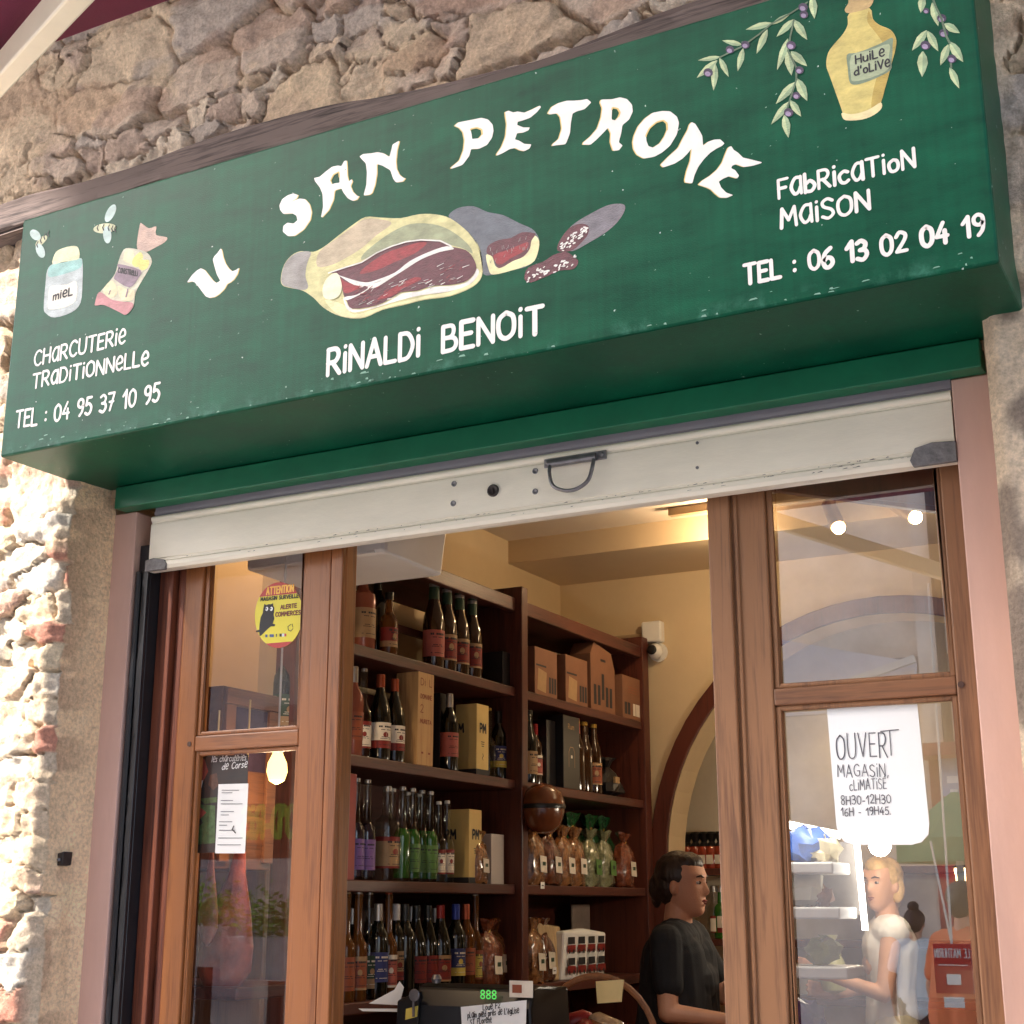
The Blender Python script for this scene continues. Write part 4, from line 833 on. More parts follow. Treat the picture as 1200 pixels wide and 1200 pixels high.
b = MB(); b.box(XL, 1.3, 4.6, 4.7, 0, 3.5); struct(b.build('alcove_wall', mat('alcove_plaster', S(226, 214, 190), .8, var=.1, scale=3)))

# air conditioner above the left of the doorway
a0, a1 = at(412, 664, y=.42), at(462, 655, y=.42)
ac = thing('air_conditioner', 'cream wall air conditioner peeking below the shutter over the doorway', 'air conditioner', (a0.x, .42, a0.z))
z0 = a0.z
b = MB(); b.prism([(a0.x - .30, .30, z0 - .004), (a0.x - .30, .62, z0 - .01), (a0.x - .30, .66, z0 + .2), (a0.x - .30, .30, z0 + .2)], (a1.x - a0.x + .345, 0, 0)); b.build('casing', M['white_plastic'], ac, .012)
b = MB(); b.box(a0.x - .28, a1.x + .01, .298, .31, z0 - .002, z0 + .006); b.build('lower_lip', M['white_plastic'], ac, .002)

# ------------------------------------------------------------------ long shelf unit on the left wall
SFX, SBX = -2.90, -3.33
LV = {'A': 2.505, 'B': 2.113, 'C': 1.687, 'D': 1.285}
su = thing('shelf_unit', 'long reddish wooden shelf unit full of bottles along the left shop wall', 'shelf', (-3.1, 2.3, FL))
for y0, y1, xf in ((.83, .885, SFX + .005), (2.405, 2.46, SFX + .03), (3.775, 3.85, SFX + .01)):
    b = MB(); b.box(SBX, xf, y0, y1, FL, 2.945 if y0 > 1 else 2.90); b.build('upright', M['shelfwood_v'], su, .004)
for z in list(LV.values()) + [.88, .45]:
    for y0, y1 in ((.886, 2.404), (2.461, 3.774)):
        b = MB(); b.box(SBX, SFX - .002, y0, y1, z - .04, z); b.build('shelf', M['shelfwood'], su, .004)
for y0, y1 in ((.886, 2.404), (2.461, 3.774)):
    b = MB(); b.box(SFX - .035, SFX, y0, y1, 2.835, 2.895); b.build('top_rail', M['shelfwood'], su, .004)
    b = MB(); b.box(SBX, SFX - .037, y0, y1, 2.862, 2.885); b.build('top_board', M['shelfwood'], su)
    b = MB(); b.box(SBX, SBX + .02, y0, y1, 2.735, 2.765); b.build('back_batten', M['shelfwood'], su)
for y0, y1 in ((.886, 2.404), (2.461, 3.774)):
    b = MB(); b.box(SBX, SBX + .012, y0, y1, .45, 2.44 if y0 < 1 else 2.40); b.build('shade_board', M['shelfwood'], su)  # dark board added in place of the shade behind the shelves
for y in (1.62, 3.05):
    b = MB(); b.box(SBX + .013, SBX + .03, y, y + .09, FL, 2.85); b.build('back_post', M['shelfwood_v'], su)

# ------------------------------------------------------------------ goods: shapes modelled once, then placed one by one
G = {}
G['dark'] = mat('dark_bottle_glass', (.004, .005, .004), .06, coat=.4)
G['brown'] = mat('brown_bottle_glass', (.035, .012, .004), .07, coat=.4)
G['clear'] = glass('clear_bottle_glass', 1.6, (.88, .9, .88), .03)
G['green'] = mat('green_liqueur', (.028, .13, .018), .1, var=.15)
G['rose'] = bottle_glass('rose_wine_glass', (.42, .13, .08), thick=.65)
G['violet'] = mat('violet_liqueur', (.022, .014, .034), .1)
G['amber'] = bottle_glass('amber_liqueur_glass', (.16, .055, .012), thick=.7)
LB = {k: mat('label_' + k, S(*v), .55, var=.1, scale=30) for k, v in dict(white=(226, 216, 200), red=(130, 36, 30), lilac=(120, 88, 150), lime=(86, 126, 60), orange=(146, 74, 44), blue=(44, 54, 110), tan=(166, 134, 96), darkgreen=(40, 66, 44), yellow=(210, 190, 90), pinkish=(176, 92, 80)).items()}
CP = {k: mat('cap_' + k, S(*v), .35, metal=mt, var=.08) for k, v, mt in (('copper', (170, 84, 56), .6), ('black', (20, 20, 22), 0), ('cork', (190, 156, 112), 0), ('silver', (176, 172, 168), .8), ('gold', (190, 150, 70), .8), ('blue', (40, 60, 150), .3), ('red', (150, 34, 34), .2), ('white', (225, 222, 216), 0))}
_cache = {}
SH = {
 'wine': ([(.002, .002), (.035, 0), (.037, .006), (.0372, .185), (.034, .208), (.022, .23), (.0155, .247), (.0140, .262), (.0138, .298), (.0146, .299), (.0146, .306), (.012, .307)], (.0152, .252, .308), (.0377, .055, .15)),
 'burgundy': ([(.002, .002), (.038, 0), (.040, .006), (.0402, .145), (.036, .18), (.026, .215), (.017, .242), (.0145, .262), (.014, .30), (.012, .302)], (.0152, .25, .304), (.0407, .04, .13)),
 'tall': ([(.002, .002), (.032, 0), (.0335, .005), (.0335, .165), (.031, .18), (.02, .197), (.0145, .215), (.0138, .325), (.0155, .327), (.0155, .338), (.012, .339)], (.0125, .338, .352), (.0340, .035, .14)),
 'beer': ([(.002, .002), (.029, 0), (.0308, .005), (.0308, .125), (.028, .15), (.019, .178), (.0145, .20), (.0133, .235), (.012, .237)], (.0148, .229, .243), (.0313, .03, .105)),
 'square': ([(.002, .002), (.042, 0), (.044, .006), (.044, .17), (.040, .19), (.022, .205), (.0165, .22), (.016, .275), (.0175, .277), (.0175, .287), (.012, .288)], (.014, .287, .305), (.0446, .04, .14)),
 'flask': ([(.002, .002), (.024, 0), (.026, .005), (.026, .09), (.023, .105), (.012, .118), (.0105, .15), (.0105, .16)], (.0125, .156, .178), (.0265, .02, .075)),
}
def inst(key, name, parts, loc, rz, label, cat, group, sc=1.0):
    t = thing(name, label, cat, loc, group); t.rotation_euler = (0, 0, rz); t.scale = (sc,) * 3
    for nm, me in parts:
        o = bpy.data.objects.new(nm, me); COL.objects.link(o); o.parent = t
    return t
def meshof(mb, nm, m_):
    o = mb.build(nm, m_); me = o.data; bpy.data.objects.remove(o); return me
def bottle(shape, gl, lb, cp, neck=None):
    key = (shape, gl, lb, cp, neck)
    if key in _cache: return _cache[key]
    prof, (cr_, c0, c1), (lr, l0, l1) = SH[shape]
    parts = [('glass_body', meshof(MB().lathe(prof, n=20), 'glass_body', G[gl])), ('cap', meshof(MB().lathe([(cr_, c0), (cr_ * 1.02, (c0 + c1) / 2), (cr_, c1 - .002), (cr_ * .8, c1)], n=14), 'cap', CP[cp]))]
    if shape == 'tall' and gl in ('green', 'violet'):            # clear glass, coloured liqueur up to the shoulder
        parts[0] = ('glass_body', meshof(MB().lathe(prof, n=20), 'glass_body', G['clear']))
        parts.append(('liqueur', meshof(MB().lathe([(.002, .012), (.030, .012), (.0318, .018), (.0318, .163), (.029, .177), (.018, .195), (.002, .197)], n=20), 'liqueur', G[gl])))
    if lb:
        b = MB(); n = 20; a0, a1 = -2.2, 1.0                     # wrap label, seam towards the wall
        for i in range(n):
            t0 = a0 + (a1 - a0) * i / n; t1 = a0 + (a1 - a0) * (i + 1) / n
            b.add([(lr * math.cos(t0), lr * math.sin(t0), l0), (lr * math.cos(t1), lr * math.sin(t1), l0), (lr * math.cos(t1), lr * math.sin(t1), l1), (lr * math.cos(t0), lr * math.sin(t0), l1)], [(0, 1, 2, 3)], 0, True)
        r2 = lr + .0004; vr = len(_cache) % 3
        for q0_, q1_ in {0: (), 1: ((.86, 1.0), (.0, .07)), 2: ((.0, .30),)}[vr]:   # coloured bands that make the labels differ
            for i in range(n):
                t0 = a0 + (a1 - a0) * i / n; t1 = a0 + (a1 - a0) * (i + 1) / n; r3 = lr + .0002
                b.add([(r3 * math.cos(t), r3 * math.sin(t), l0 + (l1 - l0) * q_) for t, q_ in ((t0, q0_), (t1, q0_), (t1, q1_), (t0, q1_))], [(0, 1, 2, 3)], 2, True)
        if vr: b.add([(r2 * math.cos(-.5 + .26 * math.cos(a)), r2 * math.sin(-.5 + .26 * math.cos(a)), l0 + (l1 - l0) * .52 + .010 * math.sin(a)) for a in [k * math.pi / 5 for k in range(10)]], [tuple(range(10))], 2)
        for zz, hh, aa, ab, nn in ((l0 + (l1 - l0) * .80, .006, -1.15, .25, 7), (l0 + (l1 - l0) * .70, .0025, -.95, .1, 9), (l0 + (l1 - l0) * .42, .0022, -.9, .0, 4), (l0 + (l1 - l0) * .36, .0022, -1.0, .1, 6), (l0 + (l1 - l0) * .12, .002, -1.1, .2, 12)):
            for i in range(8):
                if (i * 5 + nn) % 7 == 3: continue
                t0 = aa + (ab - aa) * i / 8; t1 = aa + (ab - aa) * (i + .86) / 8
                b.add([(r2 * math.cos(t0), r2 * math.sin(t0), zz), (r2 * math.cos(t1), r2 * math.sin(t1), zz), (r2 * math.cos(t1), r2 * math.sin(t1), zz + hh), (r2 * math.cos(t0), r2 * math.sin(t0), zz + hh)], [(0, 1, 2, 3)], 1)
        o = b.build('label', [LB[lb], M['ink'] if lb not in ('blue', 'darkgreen') else LB['white'], LB[{'white': 'red', 'red': 'tan', 'lilac': 'white', 'lime': 'darkgreen', 'orange': 'tan', 'blue': 'yellow', 'tan': 'red', 'darkgreen': 'tan', 'yellow': 'orange', 'pinkish': 'white'}[lb]]]); parts.append(('label', o.data)); bpy.data.objects.remove(o)
    if neck:
        parts.append(('neck_label', meshof(MB().lathe([(SH[shape][0][6][0] + .0012, SH[shape][0][6][1] - .006), (SH[shape][0][7][0] + .0012, SH[shape][0][7][1] + .012)], n=14), 'neck_label', LB[neck])))
    _cache[key] = parts; return parts
ITEMS = []                                                        # (shelf key, bay, px, parts, name, description, plural, category, x, sc, rz, z offset)
def put(lev, px_, parts, name, desc, plural, cat, x=-2.96, sc=1.0, rz=None, dz=0.0): ITEMS.append([lev, px_, parts, name, desc, plural, cat, x, sc, rz, dz])
PYL = {'A': 755, 'B': 890, 'C': 1030, 'D': 1170}
# --- top shelf, left bay
put('A', 424, bottle('square', 'rose', 'tan', 'cork'), 'liqueur_bottle', 'stout rose tinted bottle with square shoulders', '', 'bottle', -2.98, 1.12)
put('A', 441, bottle('wine', 'dark', None, 'black'), 'wine_bottle', 'unlabelled black wine bottle', '', 'bottle', -3.06, 1.1)
put('A', 455, bottle('flask', 'amber', 'red', 'black'), 'jar_bottle', 'short bottle with a bright red label', '', 'bottle', -2.94, 1.35)
for p_, s_ in ((508, 1.42), (523, 1.4), (538, 1.38), (553, 1.36)): put('A', p_, bottle('beer', 'brown', 'red' if p_ != 508 else 'pinkish', 'silver', 'darkgreen'), 'beer_bottle', 'swing top brown beer bottle', 'brown beer bottles', 'bottle', -2.955, s_)
# --- second shelf, left bay
put('B', 330, bottle('wine', 'dark', 'darkgreen', 'copper'), 'wine_bottle', 'dark bottle with copper capsule behind the left glass', 'dark bottles behind the left glass', 'bottle', -2.95, 1.1)
put('B', 347, bottle('wine', 'dark', 'darkgreen', 'copper'), 'wine_bottle', 'dark bottle with copper capsule behind the left glass', 'dark bottles behind the left glass', 'bottle', -2.95, 1.08)
put('B', 412, bottle('wine', 'rose', 'orange', 'silver'), 'wine_bottle', 'rose wine bottle with silver top', '', 'bottle', -2.97, 1.06)
put('B', 424, bottle('tall', 'clear', 'white', 'silver'), 'liqueur_bottle', 'clear bottle with a small white label', '', 'bottle', -2.95, .92)
put('B', 444, bottle('burgundy', 'dark', 'white', 'copper'), 'wine_bottle', 'dark wine bottle with white label and copper capsule', 'white labelled wine bottles', 'bottle', -2.95, 1.04)
put('B', 461, bottle('burgundy', 'dark', 'white', 'copper'), 'wine_bottle', 'dark wine bottle with white label and copper capsule', 'white labelled wine bottles', 'bottle', -2.95, 1.03)
put('B', 526, bottle('wine', 'dark', 'pinkish', 'silver'), 'wine_bottle', 'dark wine bottle with a small faded label', '', 'bottle', -2.95, 1.0)
put('B', 573, bottle('tall', 'clear', None, 'gold'), 'liqueur_bottle', 'clear gold topped gift bottle', '', 'bottle', -2.95, .82)
put('B', 584, bottle('wine', 'dark', 'blue', 'black'), 'wine_bottle', 'dark bottle with a dark blue label', '', 'bottle', -2.98, .95)
# --- third shelf, left bay
for p_ in (415, 428): put('C', p_, bottle('tall', 'violet', 'lilac', 'silver'), 'liqueur_bottle', 'tall neck bottle with lilac label', 'lilac labelled bottles', 'bottle', -2.945, 1.0)
put('C', 452, bottle('square', 'clear', 'tan', 'silver'), 'liqueur_bottle', 'clear bottle of pale green liqueur with a tan label', '', 'bottle', -2.97, 1.12)
for p_, s_ in ((470, .97), (482, .97), (493, .97), (503, .96)): put('C', p_, bottle('tall', 'green', 'lime' if p_ > 475 else None, 'silver'), 'liqueur_bottle', 'tall bottle of bright green liqueur', 'green liqueur bottles', 'bottle', -2.935 if p_ != 493 else -2.96, s_)
for p_ in (513, 523): put('C', p_, bottle('tall', 'clear', 'white', 'white'), 'liqueur_bottle', 'slim clear bottle with a white label', 'slim white labelled bottles', 'bottle', -2.93, .86 if p_ == 513 else .88)
for p_, s_ in ((458, 1), (476, .98), (489, .98)): put('C', p_, bottle('tall', 'clear', None, 'silver'), 'liqueur_bottle', 'tall clear bottle at the back', 'tall clear back row bottles', 'bottle', -3.08, s_)
# --- lowest shelf, left bay
for p_, gl, lb, cp, sh_, d_, pl_ in ((403, 'amber', 'orange', 'cork', 'tall', 'amber bottle with orange label', 'amber orange labelled bottles'), (417, 'amber', 'orange', 'silver', 'tall', 'amber bottle with orange label', 'amber orange labelled bottles'),
     (430, 'clear', 'darkgreen', 'silver', 'tall', 'clear bottle with dark green label', ''), (441, 'dark', 'blue', 'silver', 'wine', 'dark bottle with navy label', ''), (453, 'amber', 'pinkish', 'copper', 'tall', 'amber bottle with pinkish label', ''), (462, 'dark', 'tan', 'white', 'wine', 'dark bottle with tan label and white top', ''),
     (473, 'dark', None, 'black', 'wine', 'unlabelled black bottle', ''), (486, 'dark', 'red', 'black', 'burgundy', 'dark wine bottle with red label', 'red labelled wine bottles'), (500, 'dark', 'red', 'black', 'burgundy', 'dark wine bottle with red label', 'red labelled wine bottles'), (515, 'dark', 'red', 'red', 'burgundy', 'dark wine bottle with red label', 'red labelled wine bottles'),
     (533, 'dark', 'blue', 'blue', 'wine', 'blue capped bottle with blue label', ''), (545, 'amber', 'orange', 'copper', 'wine', 'copper capped bottle with orange label', ''), (556, 'amber', 'yellow', 'white', 'tall', 'tall thin bottle with white stopper', '')):
    put('D', p_, bottle(sh_, gl, lb, cp), 'liqueur_bottle' if sh_ == 'tall' else 'wine_bottle', d_, pl_, 'bottle', -2.945 if p_ % 2 else -2.965, 1.05)
for p_, s_ in ((410, 1), (437, 1), (480, 1.02), (508, 1.0)): put('D', p_, bottle('wine', 'dark', None, 'silver'), 'wine_bottle', 'dark bottle in the back row', 'dark back row bottles', 'bottle', -3.09, s_)
# --- right bay bottles
put('B', 619, bottle('beer', 'dark', 'tan', 'black'), 'beer_bottle', 'black bottle with shiny pale label', '', 'bottle', -2.95, 1.32)
put('B', 627, bottle('wine', 'brown', 'pinkish', 'red'), 'wine_bottle', 'brown bottle beside the black tin', '', 'bottle', -2.99, .9)
for p_ in (675, 684, 695): put('B', p_, bottle('beer', 'brown', 'orange' if p_ == 695 else None, 'gold', 'pinkish' if p_ == 675 else None), 'beer_bottle', 'brown beer bottle beside the black gift bundle', 'beer bottles beside the black gift bundle', 'bottle', -2.95, 1.36)
def cell_bag(key, c1, c2, lab='white', h=.24, w=.075):
    """gathered cellophane bag of biscuits"""
    if key in _cache: return _cache[key]
    r_ = random.Random(hash(key) % 999 if False else sum(map(ord, key))); vs = []; fs = []; n = 16
    prof = [(.3, .0), (.86, .003), (1, .02), (1.0, .07), (.98, .11), (.9, .145), (.66, .175), (.34, .192), (.30, .20), (.5, .222), (.66, .24)]
    for j, (rr_, hh) in enumerate(prof):
        for i in range(n):
            a = 2 * math.pi * i / n; k = 1 + r_.uniform(-.14, .14) * (1 if j < 6 else 1.6)
            vs.append((w * .62 * rr_ * k * math.cos(a), w * rr_ * k * math.sin(a), hh * h / .24 + r_.uniform(-.006, .006)))
    for j in range(len(prof) - 1):
        for i in range(n): fs.append((j * n + i, j * n + (i + 1) % n, (j + 1) * n + (i + 1) % n, (j + 1) * n + i))
    b = MB(); b.add(vs, fs, 0, True); b.add(vs[:n], [tuple(range(n))[::-1]])
    m_ = mat('cellophane_' + key, c1, .12, var=.3, scale=60, col2=c2, bump=1.0, bscale=48, coat=1.0)
    parts = [('bag', meshof(b, 'bag', m_)), ('ribbon_tie', meshof(MB().lathe([(w * .19, .19 * h / .24), (w * .2, .197 * h / .24), (w * .19, .205 * h / .24)], n=12), 'ribbon_tie', CP['gold']))]
    b = MB(); q = [(w * .70, -.03, .05), (w * .71, .024, .047), (w * .67, .024, .11), (w * .66, -.03, .114)]
    b.prism([(x, y, z * h / .24) for x, y, z in q], (.001, 0, 0)); b.box(w * .7, w * .7 + .0012, -.012, .012, .075 * h / .24, .09 * h / .24, 1)
    parts.append(('label', meshof(b, 'label', [LB[lab], LB['darkgreen']]))); _cache[key] = parts; return parts
bisc = cell_bag('biscuit', S(170, 116, 66), S(84, 48, 28)); nut = cell_bag('dark_biscuit', S(130, 72, 40), S(60, 30, 20)); herb = cell_bag('herb', S(148, 150, 112), S(76, 84, 58), 'lime'); gbag = cell_bag('green', S(40, 120, 60), S(16, 60, 34), 'yellow'); rbag = cell_bag('russet', S(150, 80, 48), S(80, 36, 24))
for p_, pr_, d_, pl_, x_ in ((624, bisc, 'cellophane bag of golden biscuits', 'golden biscuit bags', -2.95), (642, nut, 'dark brown biscuit bag with white label', '', -2.94), (658, bisc, 'cellophane bag of golden biscuits', 'golden biscuit bags', -2.95), (672, bisc, 'cellophane bag of golden biscuits', 'golden biscuit bags', -2.95),
     (690, herb, 'pale bag of dried herbs', 'pale herb bags', -2.95), (707, herb, 'pale bag of dried herbs', 'pale herb bags', -2.95), (731, rbag, 'russet biscuit bag beside the end upright', '', -2.95)): put('C', p_, pr_, 'biscuit_bag', d_, pl_, 'bag', x_, 1.08, 0)
for p_ in (668, 690, 705): put('C', p_, gbag, 'biscuit_bag', 'glossy green bag in the back row', 'green back row bags', 'bag', -3.13, 1.45, 0)
put('C', 559, bisc, 'biscuit_bag', 'clear bag between the cream box and the white box', '', 'bag', -2.93, .85, 0)
put('D', 570, rbag, 'biscuit_bag', 'brown bag beside the middle upright', '', 'bag', -2.95, 1.1, 0)
put('D', 580, bisc, 'biscuit_bag', 'golden bag against the middle upright', '', 'bag', -3.0, 1.1, 0)
put('D', 622, bisc, 'biscuit_bag', 'golden bag just right of the middle upright', '', 'bag', -2.95, 1.1, 0)
put('D', 634, nut, 'biscuit_bag', 'dark bag behind the patterned packet', '', 'bag', -3.0, 1.1, 0)
def carton(key, dx, dy, dz, m_, extra=None, lid=None, bev=.002):
    if key in _cache: return _cache[key]
    b = MB(); b.box(-dx / 2, dx / 2, -dy / 2, dy / 2, 0, dz); o = b.build('box_body', m_, None, bev)
    dg = bpy.context.evaluated_depsgraph_get(); me2 = bpy.data.meshes.new_from_object(o.evaluated_get(dg)); bpy.data.objects.remove(o)
    parts = [('box_body', me2)]
    if extra:
        b = MB(); extra(b, dx / 2 + .0006, dy, dz); o = flat_build(b, 'print', [M['ink'], LB['tan'], LB['white'], LB['red'], LB['orange']]); parts.append(('print', o.data)); bpy.data.objects.remove(o)
    _cache[key] = parts; return parts
def rect(b, x, y0, y1, z0, z1, m_=0): b.poly([(x, y0, z0), (x, y1, z0), (x, y1, z1), (x, y0, z1)], m_)
def pm_print(b, x, dy, dz):
    rect(b, x, -dy / 2, dy / 2, 0, .022, 0)
    text(b, 'PM', (x + .0005, -.024, dz * .60), (0, 1, 0), (0, 0, 1), .034, .008, 0, length=.048)
    for i, z in enumerate((.46, .43, .40)): rect(b, x, -.014 + i * .002, .014 - i * .002, dz * z, dz * z + .003, 0)
    ribbon(b, [(x, 0, dz * .3), (x, .006, dz * .27), (x, -.003, dz * .24), (x, .004, dz * .21)], .003, (1, 0, 0), 0)
    xs = -.04
    text(b, 'PM', (xs - .02, -dy / 2 - .0008, dz * .60), (1, 0, 0), (0, 0, 1), .034, .008, 0, length=.048)
    b.poly([(-.05, -dy / 2 - .0006, 0), (.05, -dy / 2 - .0006, 0), (.05, -dy / 2 - .0006, .022), (-.05, -dy / 2 - .0006, .022)], 0)
def wood_print(b, x, dy, dz):
    for s_, z, h_ in (('Di L', .84, .026), ('DOMAINE', .70, .016), ('2', .55, .03), ('MURETA', .44, .014)): text(b, s_, (x, -.04, dz * z), (0, 1, 0), (0, 0, 1), h_, .0035, 4, length=.08 if len(s_) > 1 else .02)
    rect(b, x, -.03, -.015, dz * .12, dz * .14, 4); rect(b, x, .02, .035, dz * .12, dz * .14, 4)
def slots(b, x, dy, dz):
    for i in range(5): y = -dy / 2 + dy * (.1 + .17 * i); rect(b, x, y, y + dy * .11, dz * (.1 if i != 2 else .2), dz * (.42 if i != 2 else .62), 0)
    rect(b, x, -dy * .1, dy * .12, dz * .82, dz * .86, 0)
def photo_print(b, x, dy, dz):
    b.poly([(x, -dy * .4, dz * .1), (x, -dy * .02, dz * .06), (x, dy * .02, dz * .5), (x, -dy * .35, dz * .56)], 1); rect(b, x, -dy * .45, dy * .0, dz * .60, dz * .64, 0)
    for i in range(3): y = dy * (.12 + .12 * i); rect(b, x, y, y + dy * .09, dz * .08, dz * .42, 0)
def win_print(b, x, dy, dz):
    for y0, y1, m_ in ((-.42, -.3, 0), (-.27, -.15, 0), (-.02, .1, 2), (.12, .3, 2)): rect(b, x, dy * y0, dy * y1, dz * .1, dz * .38, m_)
    for z in (.62, .68, .74): rect(b, x, -dy * .25, dy * .2, dz * z, dz * z + .003, 4)
def tin_print(b, x, dy, dz):
    text(b, 'Rum', (x, -.035, dz * .82), (0, 1, 0), (0, 0, 1), .022, .004, 1, length=.06)
    ribbon(b, [(x, -.03, dz * .3), (x, -.03, dz * .5), (x, -.015, dz * .57), (x, .015, dz * .57), (x, .03, dz * .5), (x, .03, dz * .3)], .003, (1, 0, 0), 1); rect(b, x, -.008, .008, dz * .42, dz * .46, 2)
PMm = mat('cream_gift_box', S(216, 186, 116), .5, var=.05); WBm = wood('pale_pine_box', S(206, 164, 110), S(176, 128, 80), 'z', .6); DULL = mat('faded_print', S(150, 104, 80), .6, var=.3, scale=40); KR = mat('kraft_card', S(132, 90, 66), .7, var=.1, scale=12); BLK = mat('black_gift_tin', S(30, 28, 30), .35, var=.2); WHB = mat('white_gift_box', S(206, 194, 184), .5, var=.05)
put('B', 485, carton('wine_box', .10, .115, .36, WBm, wood_print), 'wine_box', 'pale pine wine box with printed lettering', '', 'box', -2.955, 1, 0)
put('B', 509, carton('dark_box', .09, .07, .31, BLK), 'gift_box', 'dark narrow gift box behind the pine box', '', 'box', -3.02, 1, 0)
put('B', 553, carton('pm_box', .10, .10, .285, PMm, pm_print), 'gift_box', 'cream gift box printed PM', '', 'box', -2.96, 1, 0)
put('C', 544, carton('pm_box', .10, .10, .285, PMm, pm_print), 'gift_box', 'cream gift box printed PM', '', 'box', -2.96, 1, 0)
put('C', 572, carton('white_box', .09, .11, .20, WHB), 'gift_box', 'plain white gift box', '', 'box', -2.99, 1, 0)
put('C', 399, carton('red_box', .08, .05, .36, mat('red_card', S(150, 40, 30), .5)), 'gift_box', 'narrow red card box standing by the door edge', '', 'box', -2.95, 1, 0)
put('A', 584, carton('small_dark', .10, .10, .15, BLK), 'gift_box', 'small dark box beside the middle upright', '', 'box', -2.98, 1, 0)
put('A', 626, carton('photo_carton', .12, .22, .21, KR, photo_print), 'carton', 'brown carton with a printed picture next to the middle upright', '', 'box', -2.97, 1, 0)
put('A', 644, carton('dark_box2', .10, .09, .24, BLK), 'gift_box', 'dark upright box between two brown cartons', '', 'box', -3.03, 1, 0)
put('A', 662, carton('photo_carton2', .12, .235, .22, KR, photo_print), 'carton', 'brown printed carton left of the slotted bottle carrier', '', 'box', -2.97, 1, 0)
put('A', 728, carton('win_carton', .12, .26, .215, KR, win_print), 'carton', 'brown carton with cut out windows against the end upright', '', 'box', -2.97, 1, 0)
put('B', 636, carton('black_low', .10, .12, .30, BLK), 'gift_box', 'plain black box left of the black tin', '', 'box', -3.0, 1, 0)
put('B', 655, carton('tin', .13, .17, .33, BLK, tin_print), 'gift_tin', 'black tin with an arched door drawing', '', 'tin', -2.975, 1, 0)
# slotted carrier with a pitched handle top
kc = [(-.14, 0), (.14, 0), (.14, .22), (.10, .30), (-.10, .33), (-.14, .27)]
b = MB(); b.prism([(.05, y, z) for y, z in kc], (-.11, 0, 0)); pc = [('box_body', meshof(b, 'box_body', KR))]
b = MB(); slots(b, .0508, .27, .30); o = flat_build(b, 'print', [M['ink'], LB['tan'], LB['white'], LB['red'], LB['orange']]); pc.append(('print', o.data)); bpy.data.objects.remove(o)
put('A', 695, pc, 'bottle_carrier', 'brown card bottle carrier with slots and a pitched handle top', '', 'carton', -2.97, 1.0, 0)
ORD = ['first', 'second', 'third', 'fourth', 'fifth', 'sixth']; WN = {2: 'two', 3: 'three', 4: 'four', 5: 'five', 6: 'six'}
SN = {'A': 'top', 'B': 'second', 'C': 'third', 'D': 'lowest'}
from collections import defaultdict
cnt = defaultdict(list)
for it in ITEMS:
    bay = 'left' if it[1] < 600 else 'right'; cnt[(it[0], bay, it[4])].append(it[1])
for it in ITEMS:
    lev, px_, parts, name, desc, plural, cat, x, sc, rz, dz = it
    bay = 'left' if px_ < 600 else 'right'; ks = sorted(cnt[(lev, bay, desc)])
    where = '%s %s shelf' % (SN[lev], bay)
    if len(ks) > 1: lab = '%s from left of the %s %s, %s' % (ORD[ks.index(px_)], WN[len(ks)], plural, where)
    else: lab = '%s, %s' % (desc, where)
    y = at(px_, PYL[lev], x=x).y
    inst(None, name, parts, (x, y, LV[lev] + .0005 + dz), rz if rz is not None else random.uniform(-.25, .25), lab, cat, 'goods on the long shelf unit' if cat == 'bottle' else None, sc)

# one-off goods on the shelves
p = at(692, 1145, x=-2.96)
t = thing('patterned_packet', 'white packet patterned with red and black vans, lowest right shelf', 'packet', (p.x, at(684, 1140, x=-2.96).y, LV['D'] + .001))
y0, y1 = at(655, 1130, x=-2.96).y, at(706, 1130, x=-2.96).y; zt = at(680, 1088, x=-2.96).z
b = MB(); b.prism([(-3.0, y0, LV['D']), (-3.0, y1, LV['D']), (-2.985, y1 - .01, zt - .02), (-2.99, (y0 + y1) / 2, zt), (-2.985, y0 + .01, zt - .01)], (.05, 0, 0)); b.build('packet_body', M['white_paper'], t, .01)
b = MB()
for r_ in range(2):
    for c_ in range(4):
        ya = y0 + (y1 - y0) * (.08 + .23 * c_); za = LV['D'] + .03 + r_ * (zt - LV['D'] - .04) * .5; w_ = (y1 - y0) * .18; xx = -2.9345
        rect(b, xx + .0004, ya, ya + w_, za, za + .03, 3); rect(b, xx + .0008, ya + w_ * .08, ya + w_ * .9, za + .034, za + .064, 0)
        for k in (.2, .75): b.poly([(xx + .001, ya + w_ * k + .01 * math.cos(a), za + .002 + .01 * math.sin(a)) for a in [i * math.pi / 4 for i in range(8)]], 0)
flat_build(b, 'van_print', [M['ink'], LB['tan'], LB['white'], LB['red']], t)
t = thing('tall_packet', 'pale striped packet leaning left of the van patterned packet', 'packet', (-2.97, at(645, 1130, x=-2.97).y, LV['D'] + .001))
ya, yb_ = at(638, 1130, x=-2.97).y, at(656, 1130, x=-2.97).y; b = MB(); b.prism([(-3.0, ya, LV['D'] + .001), (-3.0, yb_, LV['D'] + .001), (-3.02, yb_ + .03, zt + .01), (-3.02, ya - .05, zt + .03)], (.04, 0, 0)); b.build('packet_body', mat('pale_striped_packet', S(196, 170, 130), .3, var=.3, scale=30, stretch=(1, 6, .5)), t, .008)
